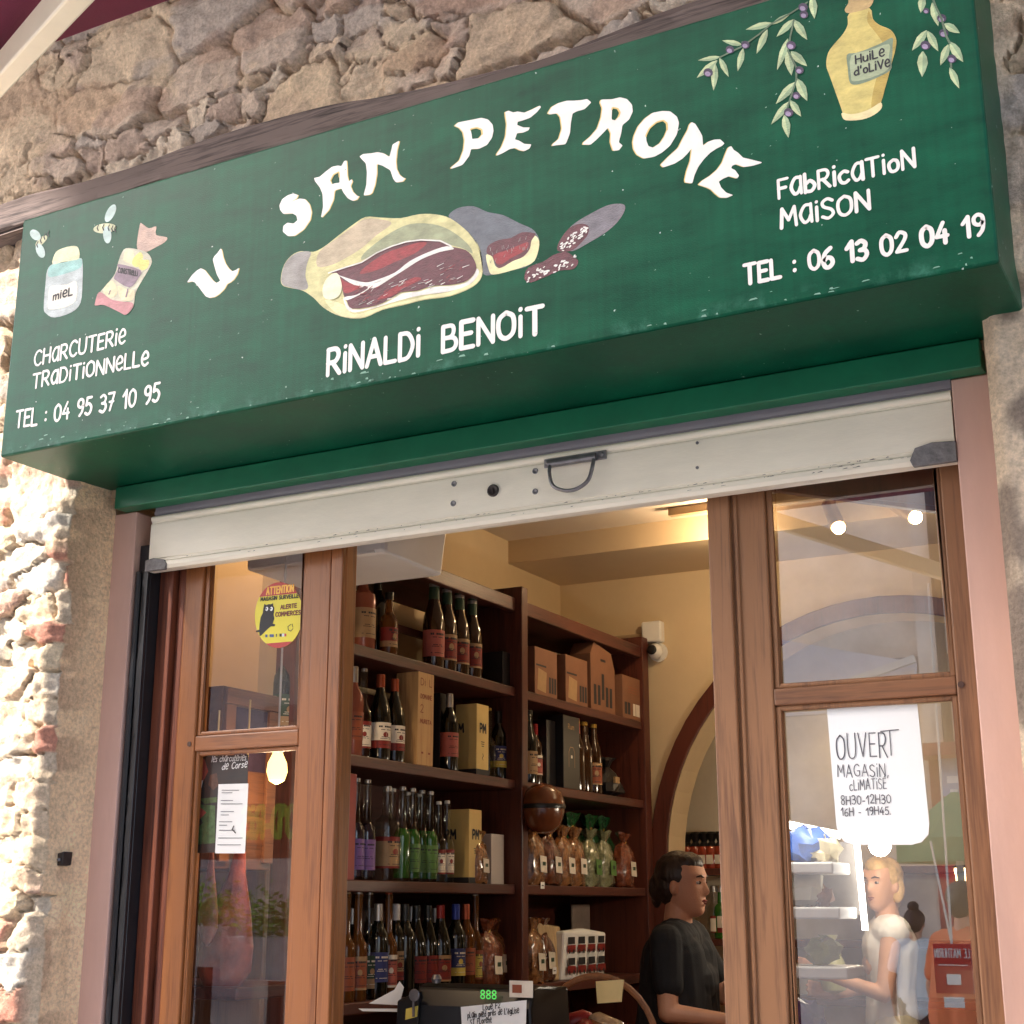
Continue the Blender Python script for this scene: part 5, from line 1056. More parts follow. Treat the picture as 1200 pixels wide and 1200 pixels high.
for nm_, lab, pl, pr, zt_, lv in (('card_panel', 'pale grey panel standing at the right of the second right shelf', 700, 741, 871, 'B'), ('card_panel', 'pale grey panel standing at the right of the lowest right shelf', 672, 746, 1060, 'D')):
    ya, yb_ = at(pl, PYL[lv], x=-3.2).y, min(3.76, at(pr, PYL[lv], x=-3.2).y); z1 = at(pr - 10, zt_, x=-3.2).z
    b = MB(); b.box(-3.21, -3.2, ya, yb_, LV[lv] + .001, z1); tag(b.build(nm_, mat('grey_panel', S(176, 158, 144), .6), None, .003), lab, 'panel')
# black gift bundle
p = at(712, 925, x=-2.96); t = thing('gift_bundle', 'black crinkled gift bundle at the right end of the second right shelf', 'gift bundle', (-2.97, p.y, LV['B'] + .001))
r2 = random.Random(4); vs = []; fs = []; n = 14; pf = [(.5, 0), (1, .02), (1.05, .06), (.7, .11), (.25, .14), (.5, .17), (.6, .185)]
for j, (r_, hh) in enumerate(pf):
    for i in range(n): a = 2 * math.pi * i / n; k = 1 + r2.uniform(-.25, .25); vs.append((-2.97 + .07 * r_ * k * math.cos(a), p.y + .12 * r_ * k * math.sin(a), LV['B'] + .001 + hh))
for j in range(len(pf) - 1):
    for i in range(n): fs.append((j * n + i, j * n + (i + 1) % n, (j + 1) * n + (i + 1) % n, (j + 1) * n + i))
b = MB(); b.add(vs, fs); b.add(vs[:n], [tuple(range(n))[::-1]]); b.build('wrapping', BLK, t)
b = MB(); b.box(-2.905, -2.895, p.y - .05, p.y - .0, LV['B'] + .06, LV['B'] + .09); b.build('gift_tag', LB['tan'], t)
# hanging gourd flask
p = at(626, 948, x=-2.86); zt_ = at(626, 918, x=-2.86).z; zb_ = at(626, 977, x=-2.86).z; hh = zt_ - zb_
t = thing('gourd_flask', 'round brown gourd flask with a dark strap hanging on the middle upright', 'gourd', (-2.86, p.y, zb_))
b = MB(); b.lathe([(.002, 0), (hh * .22, hh * .03), (hh * .36, hh * .16), (hh * .44, hh * .4), (hh * .455, hh * .6), (hh * .38, hh * .82), (hh * .2, hh * .96), (.002, hh)], (-2.82, p.y, zb_), 24); b.build('gourd_body', mat('polished_gourd', S(112, 62, 36), .25, var=.2, scale=8, coat=.5), t)
b = MB(); b.lathe([(hh * .462, hh * .48), (hh * .468, hh * .50), (hh * .468, hh * .55), (hh * .462, hh * .57)], (-2.82, p.y, zb_), 24); b.build('strap', M['black_plastic'], t)
# price tickets on the shelf edge
for i, (x_, y_, lab) in enumerate(((636, 1037, 'small white price ticket on the third right shelf edge, below the biscuit bags'), (650, 1137, 'small white price ticket below the golden bag, lowest right shelf edge'))):
    p = at(x_, y_, x=SFX + .002); b = MB(); b.box(SFX + .0005, SFX + .002, p.y - .018, p.y + .018, p.z - .016, p.z + .012); b.box(SFX + .002, SFX + .0026, p.y - .01, p.y + .008, p.z - .004, p.z, 1)
    tag(b.build('price_ticket', [M['white_paper'], M['ink']]), lab, 'price ticket')

# security camera and its junction box on the back wall
p = at(768, 742, y=YB); t = thing('junction_box', 'square white junction box with conduit above the dome camera', 'junction box', (p.x, YB, p.z))
b = MB(); b.box(p.x - .055, p.x + .055, YB - .06, YB - .001, p.z - .055, p.z + .055); b.build('box_body', M['white_plastic'], t, .01)
b = MB(); b.tube([(p.x - .05, YB - .02, p.z - .01), (p.x - .52, YB - .02, p.z - .01)], .011); b.build('conduit', mat('dull_conduit', S(170, 148, 118), .5), t)
p2 = at(768, 763, y=YB - .05); t = thing('security_camera', 'small white dome camera with a dark lens on the back wall', 'security camera', (p2.x, YB, p2.z))
b = MB(); b.ball((p2.x, YB - .05, p2.z), .040, 18); b.lathe([(.05, 0), (.05, .012)], (p2.x, YB - .001, p2.z), 18, axis='y'); b.build('dome', M['white_plastic'], t)
b = MB(); b.lathe([(.024, .040), (.026, .049), (.018, .054)], (p2.x, YB - .05, p2.z), 16, axis='y'); b.build('lens', M['black_plastic'], t)
b = MB(); b.tube([(p2.x, YB - .03, p2.z + .045), (p2.x + .01, YB - .03, p2.z + .075)], .006); b.build('cable', M['white_plastic'], t)

# ------------------------------------------------------------------ track lighting
TY = 3.10; M['bulb'] = emitter('warm_bulb_glow', (1.0, .72, .36), 14); M['track'] = mat('cream_track', S(150, 124, 92), .4, var=.05)
ta, tb = at(835, 622, y=TY), at(1110, 590, y=TY); TZ = 3.40
tr = thing('light_track', 'cream ceiling light track seen through the right door glass', 'light track', ((ta.x + tb.x) / 2, TY, TZ)); b = MB(); b.box(-2.45, -.6, TY - .02, TY + .02, TZ - .03, TZ + .008); b.build('rail', M['track'], tr, .003)
def lamp_light(name, loc, e, r=.03, col=(1.0, .73, .44), parent=None, spot=None, d=None):
    l = bpy.data.lights.new(name, 'SPOT' if spot else 'POINT'); l.energy = e; l.color = col; l.shadow_soft_size = r
    o = bpy.data.objects.new(name, l); COL.objects.link(o); o.location = loc
    if spot: l.spot_size = rad(spot); l.spot_blend = .6; o.rotation_euler = Vector(d).to_track_quat('-Z', 'Y').to_euler()
    if parent: o.parent = parent; o.location = Vector(loc) - Vector(parent.location)
    return o
def track_spot(label, top, dirv, e, ln=.17, spot=None):
    t = thing('track_spotlight', label, 'spotlight', (top[0], top[1], TZ - .03), 'spotlights on the ceiling track')
    top = Vector((top[0], top[1], TZ - .03)); d = Vector(dirv).normalized(); pv = top + Vector((0, 0, -.07))
    b = MB(); b.tube([top, pv], .022, 12); b.build('mount', M['track'], t)
    b = MB(); b.tube([pv - d * .05, pv + d * (ln - .05)], [.032, .034], 14); b.build('lamp_body', M['track'], t)
    e0 = pv + d * (ln - .045); b = MB(); b.ball(e0, .029, 14); b.build('bulb', M['bulb'], t)
    lamp_light('lamp_light', e0 + d * .045, e, .03, parent=t)
    return t
l1 = at(975, 612, y=TY); l2 = at(1048, 605, y=TY)
track_spot('left one of two lit track spotlights behind the right door glass', (l1.x, TY), (.25, -.35, -.55), .5)
track_spot('right one of two lit track spotlights, larger glow beside the door stile', (l2.x, TY), (.6, -.5, -.55), .5, .22)
track_spot('lit track spotlight hidden behind the door stile that glows on the ceiling edge', (-2.05, TY), (-.8, .1, -.25), 2.6)
track_spot('track spotlight over the right window, hidden by the shutter', (-.9, TY - .0), (-.3, -.6, -.5), .5)
t = thing('pier_fill_lamp', 'added unseen fill lamp above the shutter, brightening the beige pier behind the left glass', 'spotlight', (-2.74, .42, 3.41))
b = MB(); b.tube([(-2.74, .42, 3.41), (-2.74, .42, 3.34)], .02, 12); b.tube([(-2.70, .40, 3.37), (-2.76, .43, 3.28)], [.032, .036], 14); b.build('lamp_body', M['track'], t)
lamp_light('lamp_light', (-2.79, .445, 3.24), 9, .03, parent=t, spot=75, d=(-.30, .33, -1.0))  # unseen lamp added to brighten the pier behind the left glass
b = MB(); b.box(XL, -2.97, .73, .824, FL, 3.405); struct(b.build('inner_pier', M['pier_wall']))
# hanging filament bulb in the left window
p = at(325, 896, y=.30); t = thing('pendant_bulb', 'glowing bare bulb hanging behind the lower left door glass', 'light bulb', tuple(p))
b = MB(); b.lathe([(.004, -.055), (.022, -.045), (.030, -.02), (.027, .005), (.016, .028), (.014, .035)], tuple(p), 16); b.build('bulb', emitter('filament_glow', (1, .66, .20), .8), t)
b = MB(); b.lathe([(.016, .034), (.017, .06), (.006, .07)], tuple(p), 12); b.tube([p + Vector((0, 0, .06)), p + Vector((0, 0, 1.1))], .003); b.build('socket_and_flex', M['white_plastic'], t)
lamp_light('lamp_light', p + Vector((.0, -.0, -.10)), .9, .03, parent=t)
# ------------------------------------------------------------------ left window display
cabx = -2.70
za = at(262, 803, x=cabx).z; ya = at(262, 803, x=cabx).y; yb_ = at(325, 832, x=cabx).y
t = thing('display_cabinet', 'brown wooden wall cabinet with a dark panel behind the left door glass', 'cabinet', (-2.95, ya, 1.6))
b = MB(); b.box(-3.3, cabx, ya, yb_, 1.70, za); b.build('carcass', wood('cabinet_wood', S(104, 64, 42), S(66, 38, 26), 'y', .45), t, .004)
b = MB(); b.box(cabx - .01, cabx + .003, ya + .05, yb_ - .05, 1.98, za - .055); b.build('dark_panel', mat('dark_violet_panel', S(56, 46, 66), .15, var=.4, scale=12), t)
b = MB(); b.box(cabx, cabx + .012, ya + .006, yb_ - .006, za - .05, za - .004); b.box(cabx, cabx + .012, ya + .006, ya + .05, 1.72, za - .052); b.box(cabx, cabx + .012, yb_ - .05, yb_ - .006, 1.72, za - .052); b.build('face_frame', wood('cabinet_frame_wood', S(112, 70, 46), S(74, 44, 30), 'y', .45), t, .002)
t = thing('wall_panelling', 'brown wooden panelling on the pier behind the lower left door glass', 'panel', (-3.1, .71, FL)); b = MB(); b.box(-3.4, -2.88, .70, .722, FL, 2.02); b.build('boards', wood('panelling_wood', S(112, 70, 46), S(74, 44, 30), 'z', .45), t, .003)
b = MB(); b.box(-3.4, -2.87, .69, .722, 2.021, 2.05); b.build('cap_rail', M['shelfwood_v'], t, .003)
def ham_thing(label, c, top, ln, w_, mi, tilt):
    t = thing('dried_ham', label, 'ham', (c[0], c[1], top), 'cured meats hanging in the left window')
    pf = [(.10, 0), (.14, .06), (.16, .12), (.34, .3), (.7, .5), (1, .7), (.95, .84), (.6, .95), (.15, 1)]
    r2 = random.Random(int(ln * 1000)); vs = []; fs = []; n = 18
    for j, (rr, hh) in enumerate(pf):
        for i in range(n):
            a = 2 * math.pi * i / n; k = 1 + r2.uniform(-.1, .1)
            vs.append((c[0] + w_ * rr * k * math.cos(a) + tilt * hh * ln, c[1] + w_ * .55 * rr * k * math.sin(a), top - hh * ln))
    for j in range(len(pf) - 1):
        for i in range(n): fs.append((j * n + i, (j + 1) * n + i, (j + 1) * n + (i + 1) % n, j * n + (i + 1) % n))
    b = MB(); b.add(vs, fs, 0, True); b.add(vs[:n], [tuple(range(n))]); b.add(vs[-n:], [tuple(range(n))[::-1]]); b.build('meat', mi, t, sharp=80)
    b = MB(); b.tube([(c[0], c[1], top - .01), (c[0], c[1], top + .35)], .003); b.build('string', mat('jute_string', S(196, 170, 120), .8), t)
hm = mat('cured_ham_rind', S(176, 84, 62), .35, col2=S(110, 48, 40), scale=13, bump=.8, bscale=20)
hm2 = mat('dry_sausage_skin', S(150, 84, 70), .5, col2=S(96, 50, 44), scale=18, bump=.7, bscale=30)
p = at(292, 985, y=.30); ham_thing('big reddish cured ham hanging lower right of the dark poster', (p.x - .02, .30), p.z + .05, .48, .085, hm, -.12)
p = at(248, 1000, y=.22); ham_thing('slim cured sausage hanging under the dark poster beside the door stile', (p.x, .22), p.z + .05, .30, .032, hm2, 0)
p = at(265, 1120, y=.35)
t = thing('meat_packet', 'clear packet of sliced meat standing at the bottom of the left window', 'packet', (p.x, .35, p.z - .1)); b = MB(); b.box(p.x - .065, p.x + .065, .34, .36, p.z - .06, p.z + .10); b.build('packet_body', mat('packet_print', S(150, 120, 110), .2, col2=S(70, 40, 40), scale=26, coat=.6), t, .006)
b = MB(); b.box(p.x - .05, p.x + .02, .336, .339, p.z - .03, p.z + .05); b.build('label', LB['tan'], t)
p = at(270, 1150, y=.42); b = MB(); b.box(p.x - .35, p.x + .16, .25, .62, p.z - .04, p.z - .005); tag(b.build('window_shelf', M['shelfwood'], None, .004), 'reddish wooden display board low behind the left door glass', 'shelf')

# dark sloping wooden canopy board behind the top of the right glass
t = thing('canopy_board', 'dark brown sloping wooden board behind the top of the right door glass', 'board', (-.8, .2, 2.5))
q = [at(880, 571, y=.2), at(1125, 603, y=.2)]; b = MB(); b.prism([tuple(q[0]), tuple(q[1]), (q[1].x, .2, 2.75), (q[0].x, .2, 2.75)], (0, .03, 0)); b.build('board', M['framewood'], t, .003)
q = [at(960, 574, y=.196), at(1118, 590, y=.196)]; b = MB(); b.bar(q[0], q[1], .006, .02); b.build('moulding', M['framewood'], t)

# ------------------------------------------------------------------ counter, till, basket
b = MB(); b.box(-2.55, -.75, .75, 1.25, FL, 1.02); b.box(-2.58, -.72, .72, 1.28, 1.021, 1.055); tag(b.build('counter', M['shelfwood_v'], None, .004), 'brown wooden sales counter under the black cash register', 'counter')
RY = .78
c0, c1 = at(490, 1152, y=RY), at(626, 1150, y=RY); zt = c0.z
t = thing('cash_register', 'black cash register with keys, green display and a handwritten note', 'cash register', ((c0.x + c1.x) / 2, RY, 1.056))
b = MB(); pr_ = [(RY, 1.056), (RY - .02, zt - .06), (RY + .0, zt - .01), (RY + .04, zt), (RY + .22, zt - .01), (RY + .26, 1.056)]
b.prism([(c0.x, y, z) for y, z in pr_], (c1.x - c0.x, 0, 0)); b.build('casing', M['black_plastic'], t, .008)
pl = at(462, 1172, y=RY - .03); b = MB(); b.prism([(pl.x, RY - .03, 1.056), (c0.x + .02, RY - .03, 1.056), (c0.x + .02, RY - .03, zt - .02), (pl.x + .01, RY - .03, pl.z)], (0, .2, 0)); b.build('drawer_side', M['black_plastic'], t, .006)
pd = at(572, 1165, y=RY - .02); b = MB(); text(b, '888', (pd.x - .022, RY - .0235, pd.z - .012), (1, 0, 0), (0, 0, 1), .022, .0035, 0, length=.05); flat_build(b, 'display_digits', emitter('green_digits', (.05, .35, .06), .35), t)
pn = at(609, 1160, y=RY - .02); b = MB(); b.box(pn.x - .03, pn.x + .045, RY - .026, RY - .0245, pn.z - .02, pn.z + .025); b.box(pn.x - .02, pn.x + .01, RY - .0272, RY - .0262, pn.z - .008, pn.z + .014, 1); b.build('sticker', [LB['white'], LB['orange']], t)
ks = at(487, 1166, y=RY - .04); b = MB(); b.lathe([(.016, 0), (.018, .003), (.016, .005)], (ks.x, RY - .045, ks.z), 14, axis='y'); b.box(ks.x - .006, ks.x + .001, RY - .048, RY - .044, ks.z - .06, ks.z - .01); b.build('key', M['steel'], t)
kg = at(482, 1186, y=RY - .035); b = MB(); b.prism([(kg.x - .02, RY - .036, kg.z - .022), (kg.x + .02, RY - .036, kg.z - .012), (kg.x + .022, RY - .036, kg.z + .018), (kg.x - .018, RY - .036, kg.z + .008)], (0, .003, 0)); b.build('key_tag', LB['yellow'], t)
n0, n1, n2 = at(540, 1180, y=RY - .045), at(617, 1172, y=RY - .045), at(543, 1240, y=RY - .045)
t = thing('handwritten_note', 'white handwritten note taped to the front of the cash register', 'note', tuple(n2)); b = MB(); b.prism([tuple(n0), tuple(n1), (n1.x - .005, n1.y, n2.z), tuple(n2)], (0, .001, 0)); b.build('sheet', M['white_paper'], t)
b = MB()
for s_, pa, pb in (('Loue F2', (566, 1184), (586, 1181)), ("pLain pied prés de L'égLise", (548, 1193), (608, 1187)), ('ST FLorent', (551, 1201), (576, 1198))): note(s_, pa, pb, 6.5, .0022, bb=b, y=RY - .0465)
flat_build(b, 'handwriting', M['ink'], t)
p = at(515, 1141, y=RY + .02); b = MB(); b.lathe([(.012, 0), (.016, .012), (.010, .024)], (p.x - .01, p.y, zt + .0), 12); t = b.build('chrome_knob', M['steel']); t.location = (0, 0, 0); tag(t, 'small shiny chrome knob on the left of the cash register top', 'knob')
for i, (a, lab) in enumerate((([(432, 1176), (462, 1160), (468, 1150), (473, 1157), (468, 1178)], 'torn white paper slip sticking out left of the cash register'), ([(420, 1182), (472, 1182), (472, 1186), (425, 1185)], 'flat white card lying on the counter left of the cash register'))):
    b = MB(); b.prism([tuple(at(x, y, y=RY + .06 - .02 * i)) for x, y in a], (0, .002, 0)); tag(b.build('paper_slip', M['white_paper']), lab, 'paper')
# wicker basket of wrapped goods
bc = at(700, 1185, y=1.05); t = thing('wicker_basket', 'wicker basket with a curved handle and wrapped sausages beside the cash register', 'basket', (bc.x, 1.05, 1.056))
b = MB()
for i in range(9): r_ = .14 + .04 * math.sin(i / 8 * 2.4); b.tube([(bc.x + r_ * 1.25 * math.cos(a), 1.05 + r_ * math.sin(a), 1.066 + i * .017) for a in [k * math.pi / 14 for k in range(29)]], .009, 6)
wk = mat('wicker', S(140, 92, 56), .6, var=.3, scale=40); b.build('wicker_bowl', wk, t)
b = MB(); b.tube([(bc.x + .19 * math.cos(a), 1.05, 1.20 + .20 * math.sin(a)) for a in [k * math.pi / 16 for k in range(17)]], .010, 8); b.build('handle', wk, t)
for i in range(9):
    p = (bc.x + random.uniform(-.13, .13), 1.05 + random.uniform(-.08, .08), 1.225 + random.uniform(-.01, .04)); k = i % 3
    b = MB(); a = random.uniform(0, 3); d = Vector((math.cos(a), math.sin(a), .25)) * .06; b.tube([Vector(p) - d, Vector(p) - d * .6, Vector(p) + d * .6, Vector(p) + d], [.01, .028, .028, .012], 10)
    tag(b.build('wrapped_sausage', [mat('wrap_brown', S(150, 96, 60), .25, var=.4, scale=40), mat('wrap_red', S(150, 36, 34), .3, var=.2), mat('wrap_clear', S(180, 150, 116), .15, var=.4, scale=30)][k]), ['brown wrapped sausage piled in the wicker basket', 'red wrapped sausage piled in the wicker basket', 'pale cellophane wrapped sausage piled in the wicker basket'][k], 'sausage', 'sausages in the wicker basket')
p = at(708, 1165, y=.98); b = MB(); b.prism([tuple(at(x, y, y=.98)) for x, y in ((698, 1150), (731, 1148), (728, 1174), (700, 1176))], (0, .004, .0)); tag(b.build('price_card', mat('yellowed_card', S(214, 190, 130), .35, var=.1)), 'yellowish price card stuck in the wicker basket', 'card')

# alcove shelf with jars behind the arch
t = thing('alcove_shelf', 'brown wooden shelf of preserve jars inside the arched alcove', 'shelf', (-2.2, 4.45, FL)); zs = [at(825, 1018, y=4.35).z, at(825, 1100, y=4.35).z]
for z in zs + [at(830, 1165, y=4.35).z]:
    b = MB(); b.box(-2.82, -.56, 4.3, 4.59, z - .035, z); b.build('board', M['shelfwood'], t, .003)
jm = mat('red_preserve', S(150, 60, 40), .15, var=.3, scale=20, coat=.6); cb = MB(); cb.lathe([(.002, .0), (.034, 0), (.036, .008), (.036, .085), (.028, .1)], n=16); jb = meshof(cb, 'jar', jm)
tie = MB(); tie.lathe([(.03, .1), (.014, .12), (.03, .155), (.02, .165)], n=10); tm = meshof(tie, 'tie', M['black_plastic']); lbm = meshof(MB().box(-.016, .016, -.0385, -.0375, .02, .06), 'label', LB['white'])
for i, x_ in enumerate((806, 816, 826, 835, 845)):
    p = at(x_, 1010, y=4.38); inst(None, 'preserve_jar', [('jar', jb), ('cloth_tie', tm), ('label', lbm)], (p.x, 4.38, zs[0] + .001), 0, '%s from left of the red jars with black tied tops in the alcove' % ORD[i], 'jar', 'jars in the alcove', 1.15)
for i, x_ in enumerate((838, 846, 855)):
    p = at(x_, 1095, y=4.38); inst(None, 'liqueur_bottle', bottle('flask', ['clear', 'green', 'amber'][i], 'white', 'silver'), (p.x, 4.38, zs[1] + .001), .4, ['clear', 'green', 'amber'][i] + ' small bottle on the alcove shelf beside the shopkeeper', 'bottle', None, 1.5)
lamp_light('alcove_lamp', (-2.0, 4.3, 2.45), .5, .05)
b = MB(); b.lathe([(.01, .06), (.05, .05), (.06, 0), (.04, -.01)], (-2.0, 4.3, 2.52), 16); tag(b.build('alcove_lamp_shade', M['white_plastic']), 'small white lamp shade inside the arched alcove', 'lamp')

# ------------------------------------------------------------------ people
def caps_mesh(mb, caps):
    for p0, r0, p1, r1 in caps:
        p0, p1 = Vector(p0), Vector(p1); d = (p1 - p0); L_ = d.length; d = d / L_; k = 5; pts = []; rs = []
        for i in range(k, 0, -1): a = i / k * math.pi / 2 * .98; pts.append(p0 - d * r0 * math.sin(a)); rs.append(r0 * math.cos(a))
        for i in range(0, 5): f = i / 4; pts.append(p0 + d * L_ * f); rs.append(r0 + (r1 - r0) * f)
        for i in range(1, k + 1): a = i / k * math.pi / 2 * .98; pts.append(p1 + d * r1 * math.sin(a)); rs.append(r1 * math.cos(a))
        mb.tube(pts, rs, 14)
HZ = [-.122, -.112, -.095, -.075, -.05, -.02, .01, .04, .07, .095, .112, .118]
HF = [.055, .078, .086, .087, .086, .086, .088, .090, .080, .056, .026, .002]
HB = [.0, .005, .02, .045, .07, .088, .098, .102, .094, .070, .034, .002]
HW = [.013, .031, .044, .053, .061, .068, .073, .076, .072, .053, .026, .002]
def head_mesh(mb, c, fwd, sc=1.0, tilt=0.0):
    n = 32; zz = np.linspace(HZ[0], HZ[-1], 40); vs = []; fs = []
    f = Vector(fwd).normalized(); s_ = Vector((-f.y, f.x, 0)); up = Vector((0, 0, 1))
    for z in zz:
        xf, xb, w_ = (float(np.interp(z, HZ, a)) for a in (HF, HB, HW))
        for i in range(n):
            t = 2 * math.pi * i / n; ct, st_ = math.cos(t), math.sin(t)
            sq = lambda v: math.copysign(abs(v) ** .85, v)
            x = sq(ct) * (xf if ct > 0 else xb); y = sq(st_) * w_
            if ct > 0:
                nose = float(np.interp(z, [-.046, -.040, -.026, .018, .03], [0, .020, .027, .004, 0])); x += nose * math.exp(-(y / .0125) ** 2)
                x -= .009 * math.exp(-((z - .008) / .013) ** 2) * math.exp(-((abs(y) - .031) / .016) ** 2)
                x += .006 * math.exp(-((z - .030) / .010) ** 2) * math.exp(-(y / .045) ** 2)
                lip = .0065 * math.exp(-((z + .058) / .005) ** 2) + .0065 * math.exp(-((z + .072) / .006) ** 2) - .004 * math.exp(-((z + .065) / .003) ** 2) - .005 * math.exp(-((z + .085) / .007) ** 2); x += lip * math.exp(-(y / .022) ** 2)
            vs.append(Vector(c) + (f * x + s_ * y + up * z) * sc)
    for j in range(len(zz) - 1):
        for i in range(n): fs.append((j * n + i, j * n + (i + 1) % n, (j + 1) * n + (i + 1) % n, (j + 1) * n + i))
    mb.add(vs, fs, 0, True); mb.add(vs[:n], [tuple(range(n))[::-1]]); mb.add(vs[-n:], [tuple(range(n))])
    for sg in (-1, 1):                                           # ears
        e = Vector(c) + (s_ * sg * .073 - f * .008 - up * .012) * sc; mb.ball(e, .02 * sc, 12, sq=(.9, .9, 1.5))
def hand_caps(w, d, up, side, s=1.0, curl=.5):
    """palm, four unequal bent fingers and a thumb from wrist w along d; up = back of the hand, side = thumb side"""
    d, up, side = (Vector(v).normalized() for v in (d, up, side)); out = []
    pc = w + d * .045 * s
    for k in (-1, 0, 1): out.append((w + side * .012 * k * s, .019 * s, w + d * .085 * s + side * .024 * k * s, .0135 * s))
    for i, (o_, ln) in enumerate(((.030, .068), (.010, .076), (-.011, .070), (-.031, .055))):
        a = w + d * .085 * s + side * o_ * s; k1 = (d * math.cos(curl * .6) - up * math.sin(curl * .6)).normalized(); b_ = a + k1 * ln * .5 * s; k2 = (d * math.cos(curl * 1.5) - up * math.sin(curl * 1.5)).normalized(); c_ = b_ + k2 * ln * .5 * s
        out += [(a, .0092 * s, b_, .0085 * s), (b_, .0085 * s, c_, .0065 * s)]
    a = w + d * .02 * s + side * .028 * s; b_ = a + (d * .6 + side * .8).normalized() * .038 * s; c_ = b_ + (d * .9 + side * .25 - up * .25).normalized() * .03 * s
    out += [(a, .012 * s, b_, .0105 * s), (b_, .0105 * s, c_, .008 * s)]
    return out
def remeshed(mb, name, m_, parent, vox, smooth_it=4, folds=0):
    o = mb.build(name, m_, parent); r = o.modifiers.new('r', 'REMESH'); r.mode = 'VOXEL'; r.voxel_size = vox; r.use_smooth_shade = True
    s_ = o.modifiers.new('s', 'SMOOTH'); s_.factor = .5; s_.iterations = smooth_it
    dg = bpy.context.evaluated_depsgraph_get(); me = bpy.data.meshes.new_from_object(o.evaluated_get(dg)); old = o.data; o.modifiers.clear(); o.data = me; me.name = name
    me.polygons.foreach_set('use_smooth', [True] * len(me.polygons))
    if not me.materials: me.materials.append(m_)
    if folds:
        from mathutils import noise
        co = [v.co.copy() for v in me.vertices]; nn = [v.normal.copy() for v in me.vertices]
        for v, c, n_ in zip(me.vertices, co, nn):
            q = Vector((c.x * 9, c.y * 9, c.z * 3.2 + c.x * 4)); v.co = c + n_ * folds * (noise.noise(q) + .5 * abs(noise.noise(q * 2.3)) + (.35 * noise.noise(c * 70) if folds < .006 else 0))
    return o
def person(label, foot, fwd, H, skin, top, bottom, hairm, arms, hair='back', vox=.007, lean=0.0, sleeve=.62, width=1.0, group=None, sleeveless=False, facing=None, crop=0.0, headoff=0.0):
    """arms: per side (elbow, hand, hand direction) in body axes (forward, left, up from the ground, metres)"""
    f = Vector(fwd).normalized(); l = Vector((-f.y, f.x, 0)); F0 = Vector(foot); k = H / 1.68
    B = lambda a, c, z: F0 + f * (a + lean * max(0, z - .95)) * k + l * c * k + Vector((0, 0, z * k))
    t = thing('person', label, 'person', tuple(foot), group)
    W_ = width; hc = B(.015, headoff, 1.56); fh = Vector(facing).normalized() if facing else f
    body = MB(); head_mesh(body, hc, fh, k)
    caps_mesh(body, [(B(-.01, 0, 1.34), .062 * k, hc + Vector((0, 0, -.07 * k)) - fh * .02 * k, .052 * k)])
    torso = [(B(0, -.055 * W_, .93), .115 * k * W_, B(0, -.06 * W_, 1.10), .10 * k * W_), (B(0, .055 * W_, .93), .115 * k * W_, B(0, .06 * W_, 1.10), .10 * k * W_), (B(0, -.06 * W_, 1.10), .10 * k * W_, B(0, -.075 * W_, 1.28), .098 * k), (B(0, .06 * W_, 1.10), .10 * k * W_, B(0, .075 * W_, 1.28), .098 * k), (B(.0, -.13, 1.345), .062 * k, B(0, .13, 1.345), .062 * k), (B(.05, -.06, 1.2), .07 * k, B(.05, .06, 1.2), .07 * k), (B(-.01, -.07, 1.375), .04 * k, B(-.01, .07, 1.375), .04 * k)]
    legs = []
    for sg in (-1, 1): legs += [(B(0, .09 * sg, .90), .098 * k, B(.01, .085 * sg, .48), .06 * k), (B(.01, .085 * sg, .48), .06 * k, B(-.01, .085 * sg, .09), .038 * k), (B(-.03, .085 * sg, .05), .04 * k, B(.13, .10 * sg, .035), .032 * k)]
    armc = []; slv = []
    for sg, (el, ha, hd) in zip((-1, 1), arms):
        sh_ = B(0, .165 * sg * (.6 + .4 * W_), 1.35); E_ = B(*el); H_ = B(*ha)
        up_c = [(sh_, .050 * k, E_, .037 * k), (E_, .037 * k, H_, .024 * k)]; armc += up_c
        D_ = (f * hd[0] + l * hd[1] + Vector((0, 0, hd[2]))).normalized(); sd = Vector((0, 0, 1)) - D_ * D_.z; up_ = D_.cross(sd) * (-sg)
        armc += hand_caps(H_, D_, up_ if up_.length > .1 else f, sd if sd.length > .1 else f, k)
        if not sleeveless: slv.append((sh_, .064 * k, sh_ + (E_ - sh_) * sleeve, .058 * k))
    caps_mesh(body, torso + legs + armc); remeshed(body, 'body', skin, t, vox)
    sh = MB(); caps_mesh(sh, [(a, r0 + .021 * k, b_, r1 + .021 * k) for a, r0, b_, r1 in torso[:5 if sleeveless else 7]] + slv)
    if crop == 0: caps_mesh(sh, [(B(0, -.06 * W_, .84), .118 * k * W_, B(0, .06 * W_, .84), .118 * k * W_)])
    remeshed(sh, 'shirt', top, t, vox, 5, .011)
    tr_ = MB(); caps_mesh(tr_, [(a, r0 + .016 * k, b_, r1 + .016 * k) for i, (a, r0, b_, r1) in enumerate(legs) if i % 3 < 2] + [(B(0, -.06, .90), .118 * k * W_, B(0, .06, .90), .118 * k * W_)]); remeshed(tr_, 'trousers', bottom, t, vox * 1.3, 4)
    fl = Vector((-fh.y, fh.x, 0)); hr = MB()
    def hb(a, c, z, r, sq): q = hc + (fh * a + fl * c + Vector((0, 0, z))) * k; hr.ball(q, r * k, 18, sq=sq)
    hb(-.020, 0, .040, .104, (.92, .82, .87)); hb(-.044, 0, .0, .093, (.76, .84, .92)); hb(.022, 0, .078, .066, (.96, 1.03, .70))
    if hair == 'tied': hb(-.108, 0, -.012, .042, (.85, 1.1, 1.35)); hb(-.085, 0, -.0, .05, (.8, 1.05, 1.1)); hb(-.118, .01, -.055, .022, (.9, 1, 1.6))
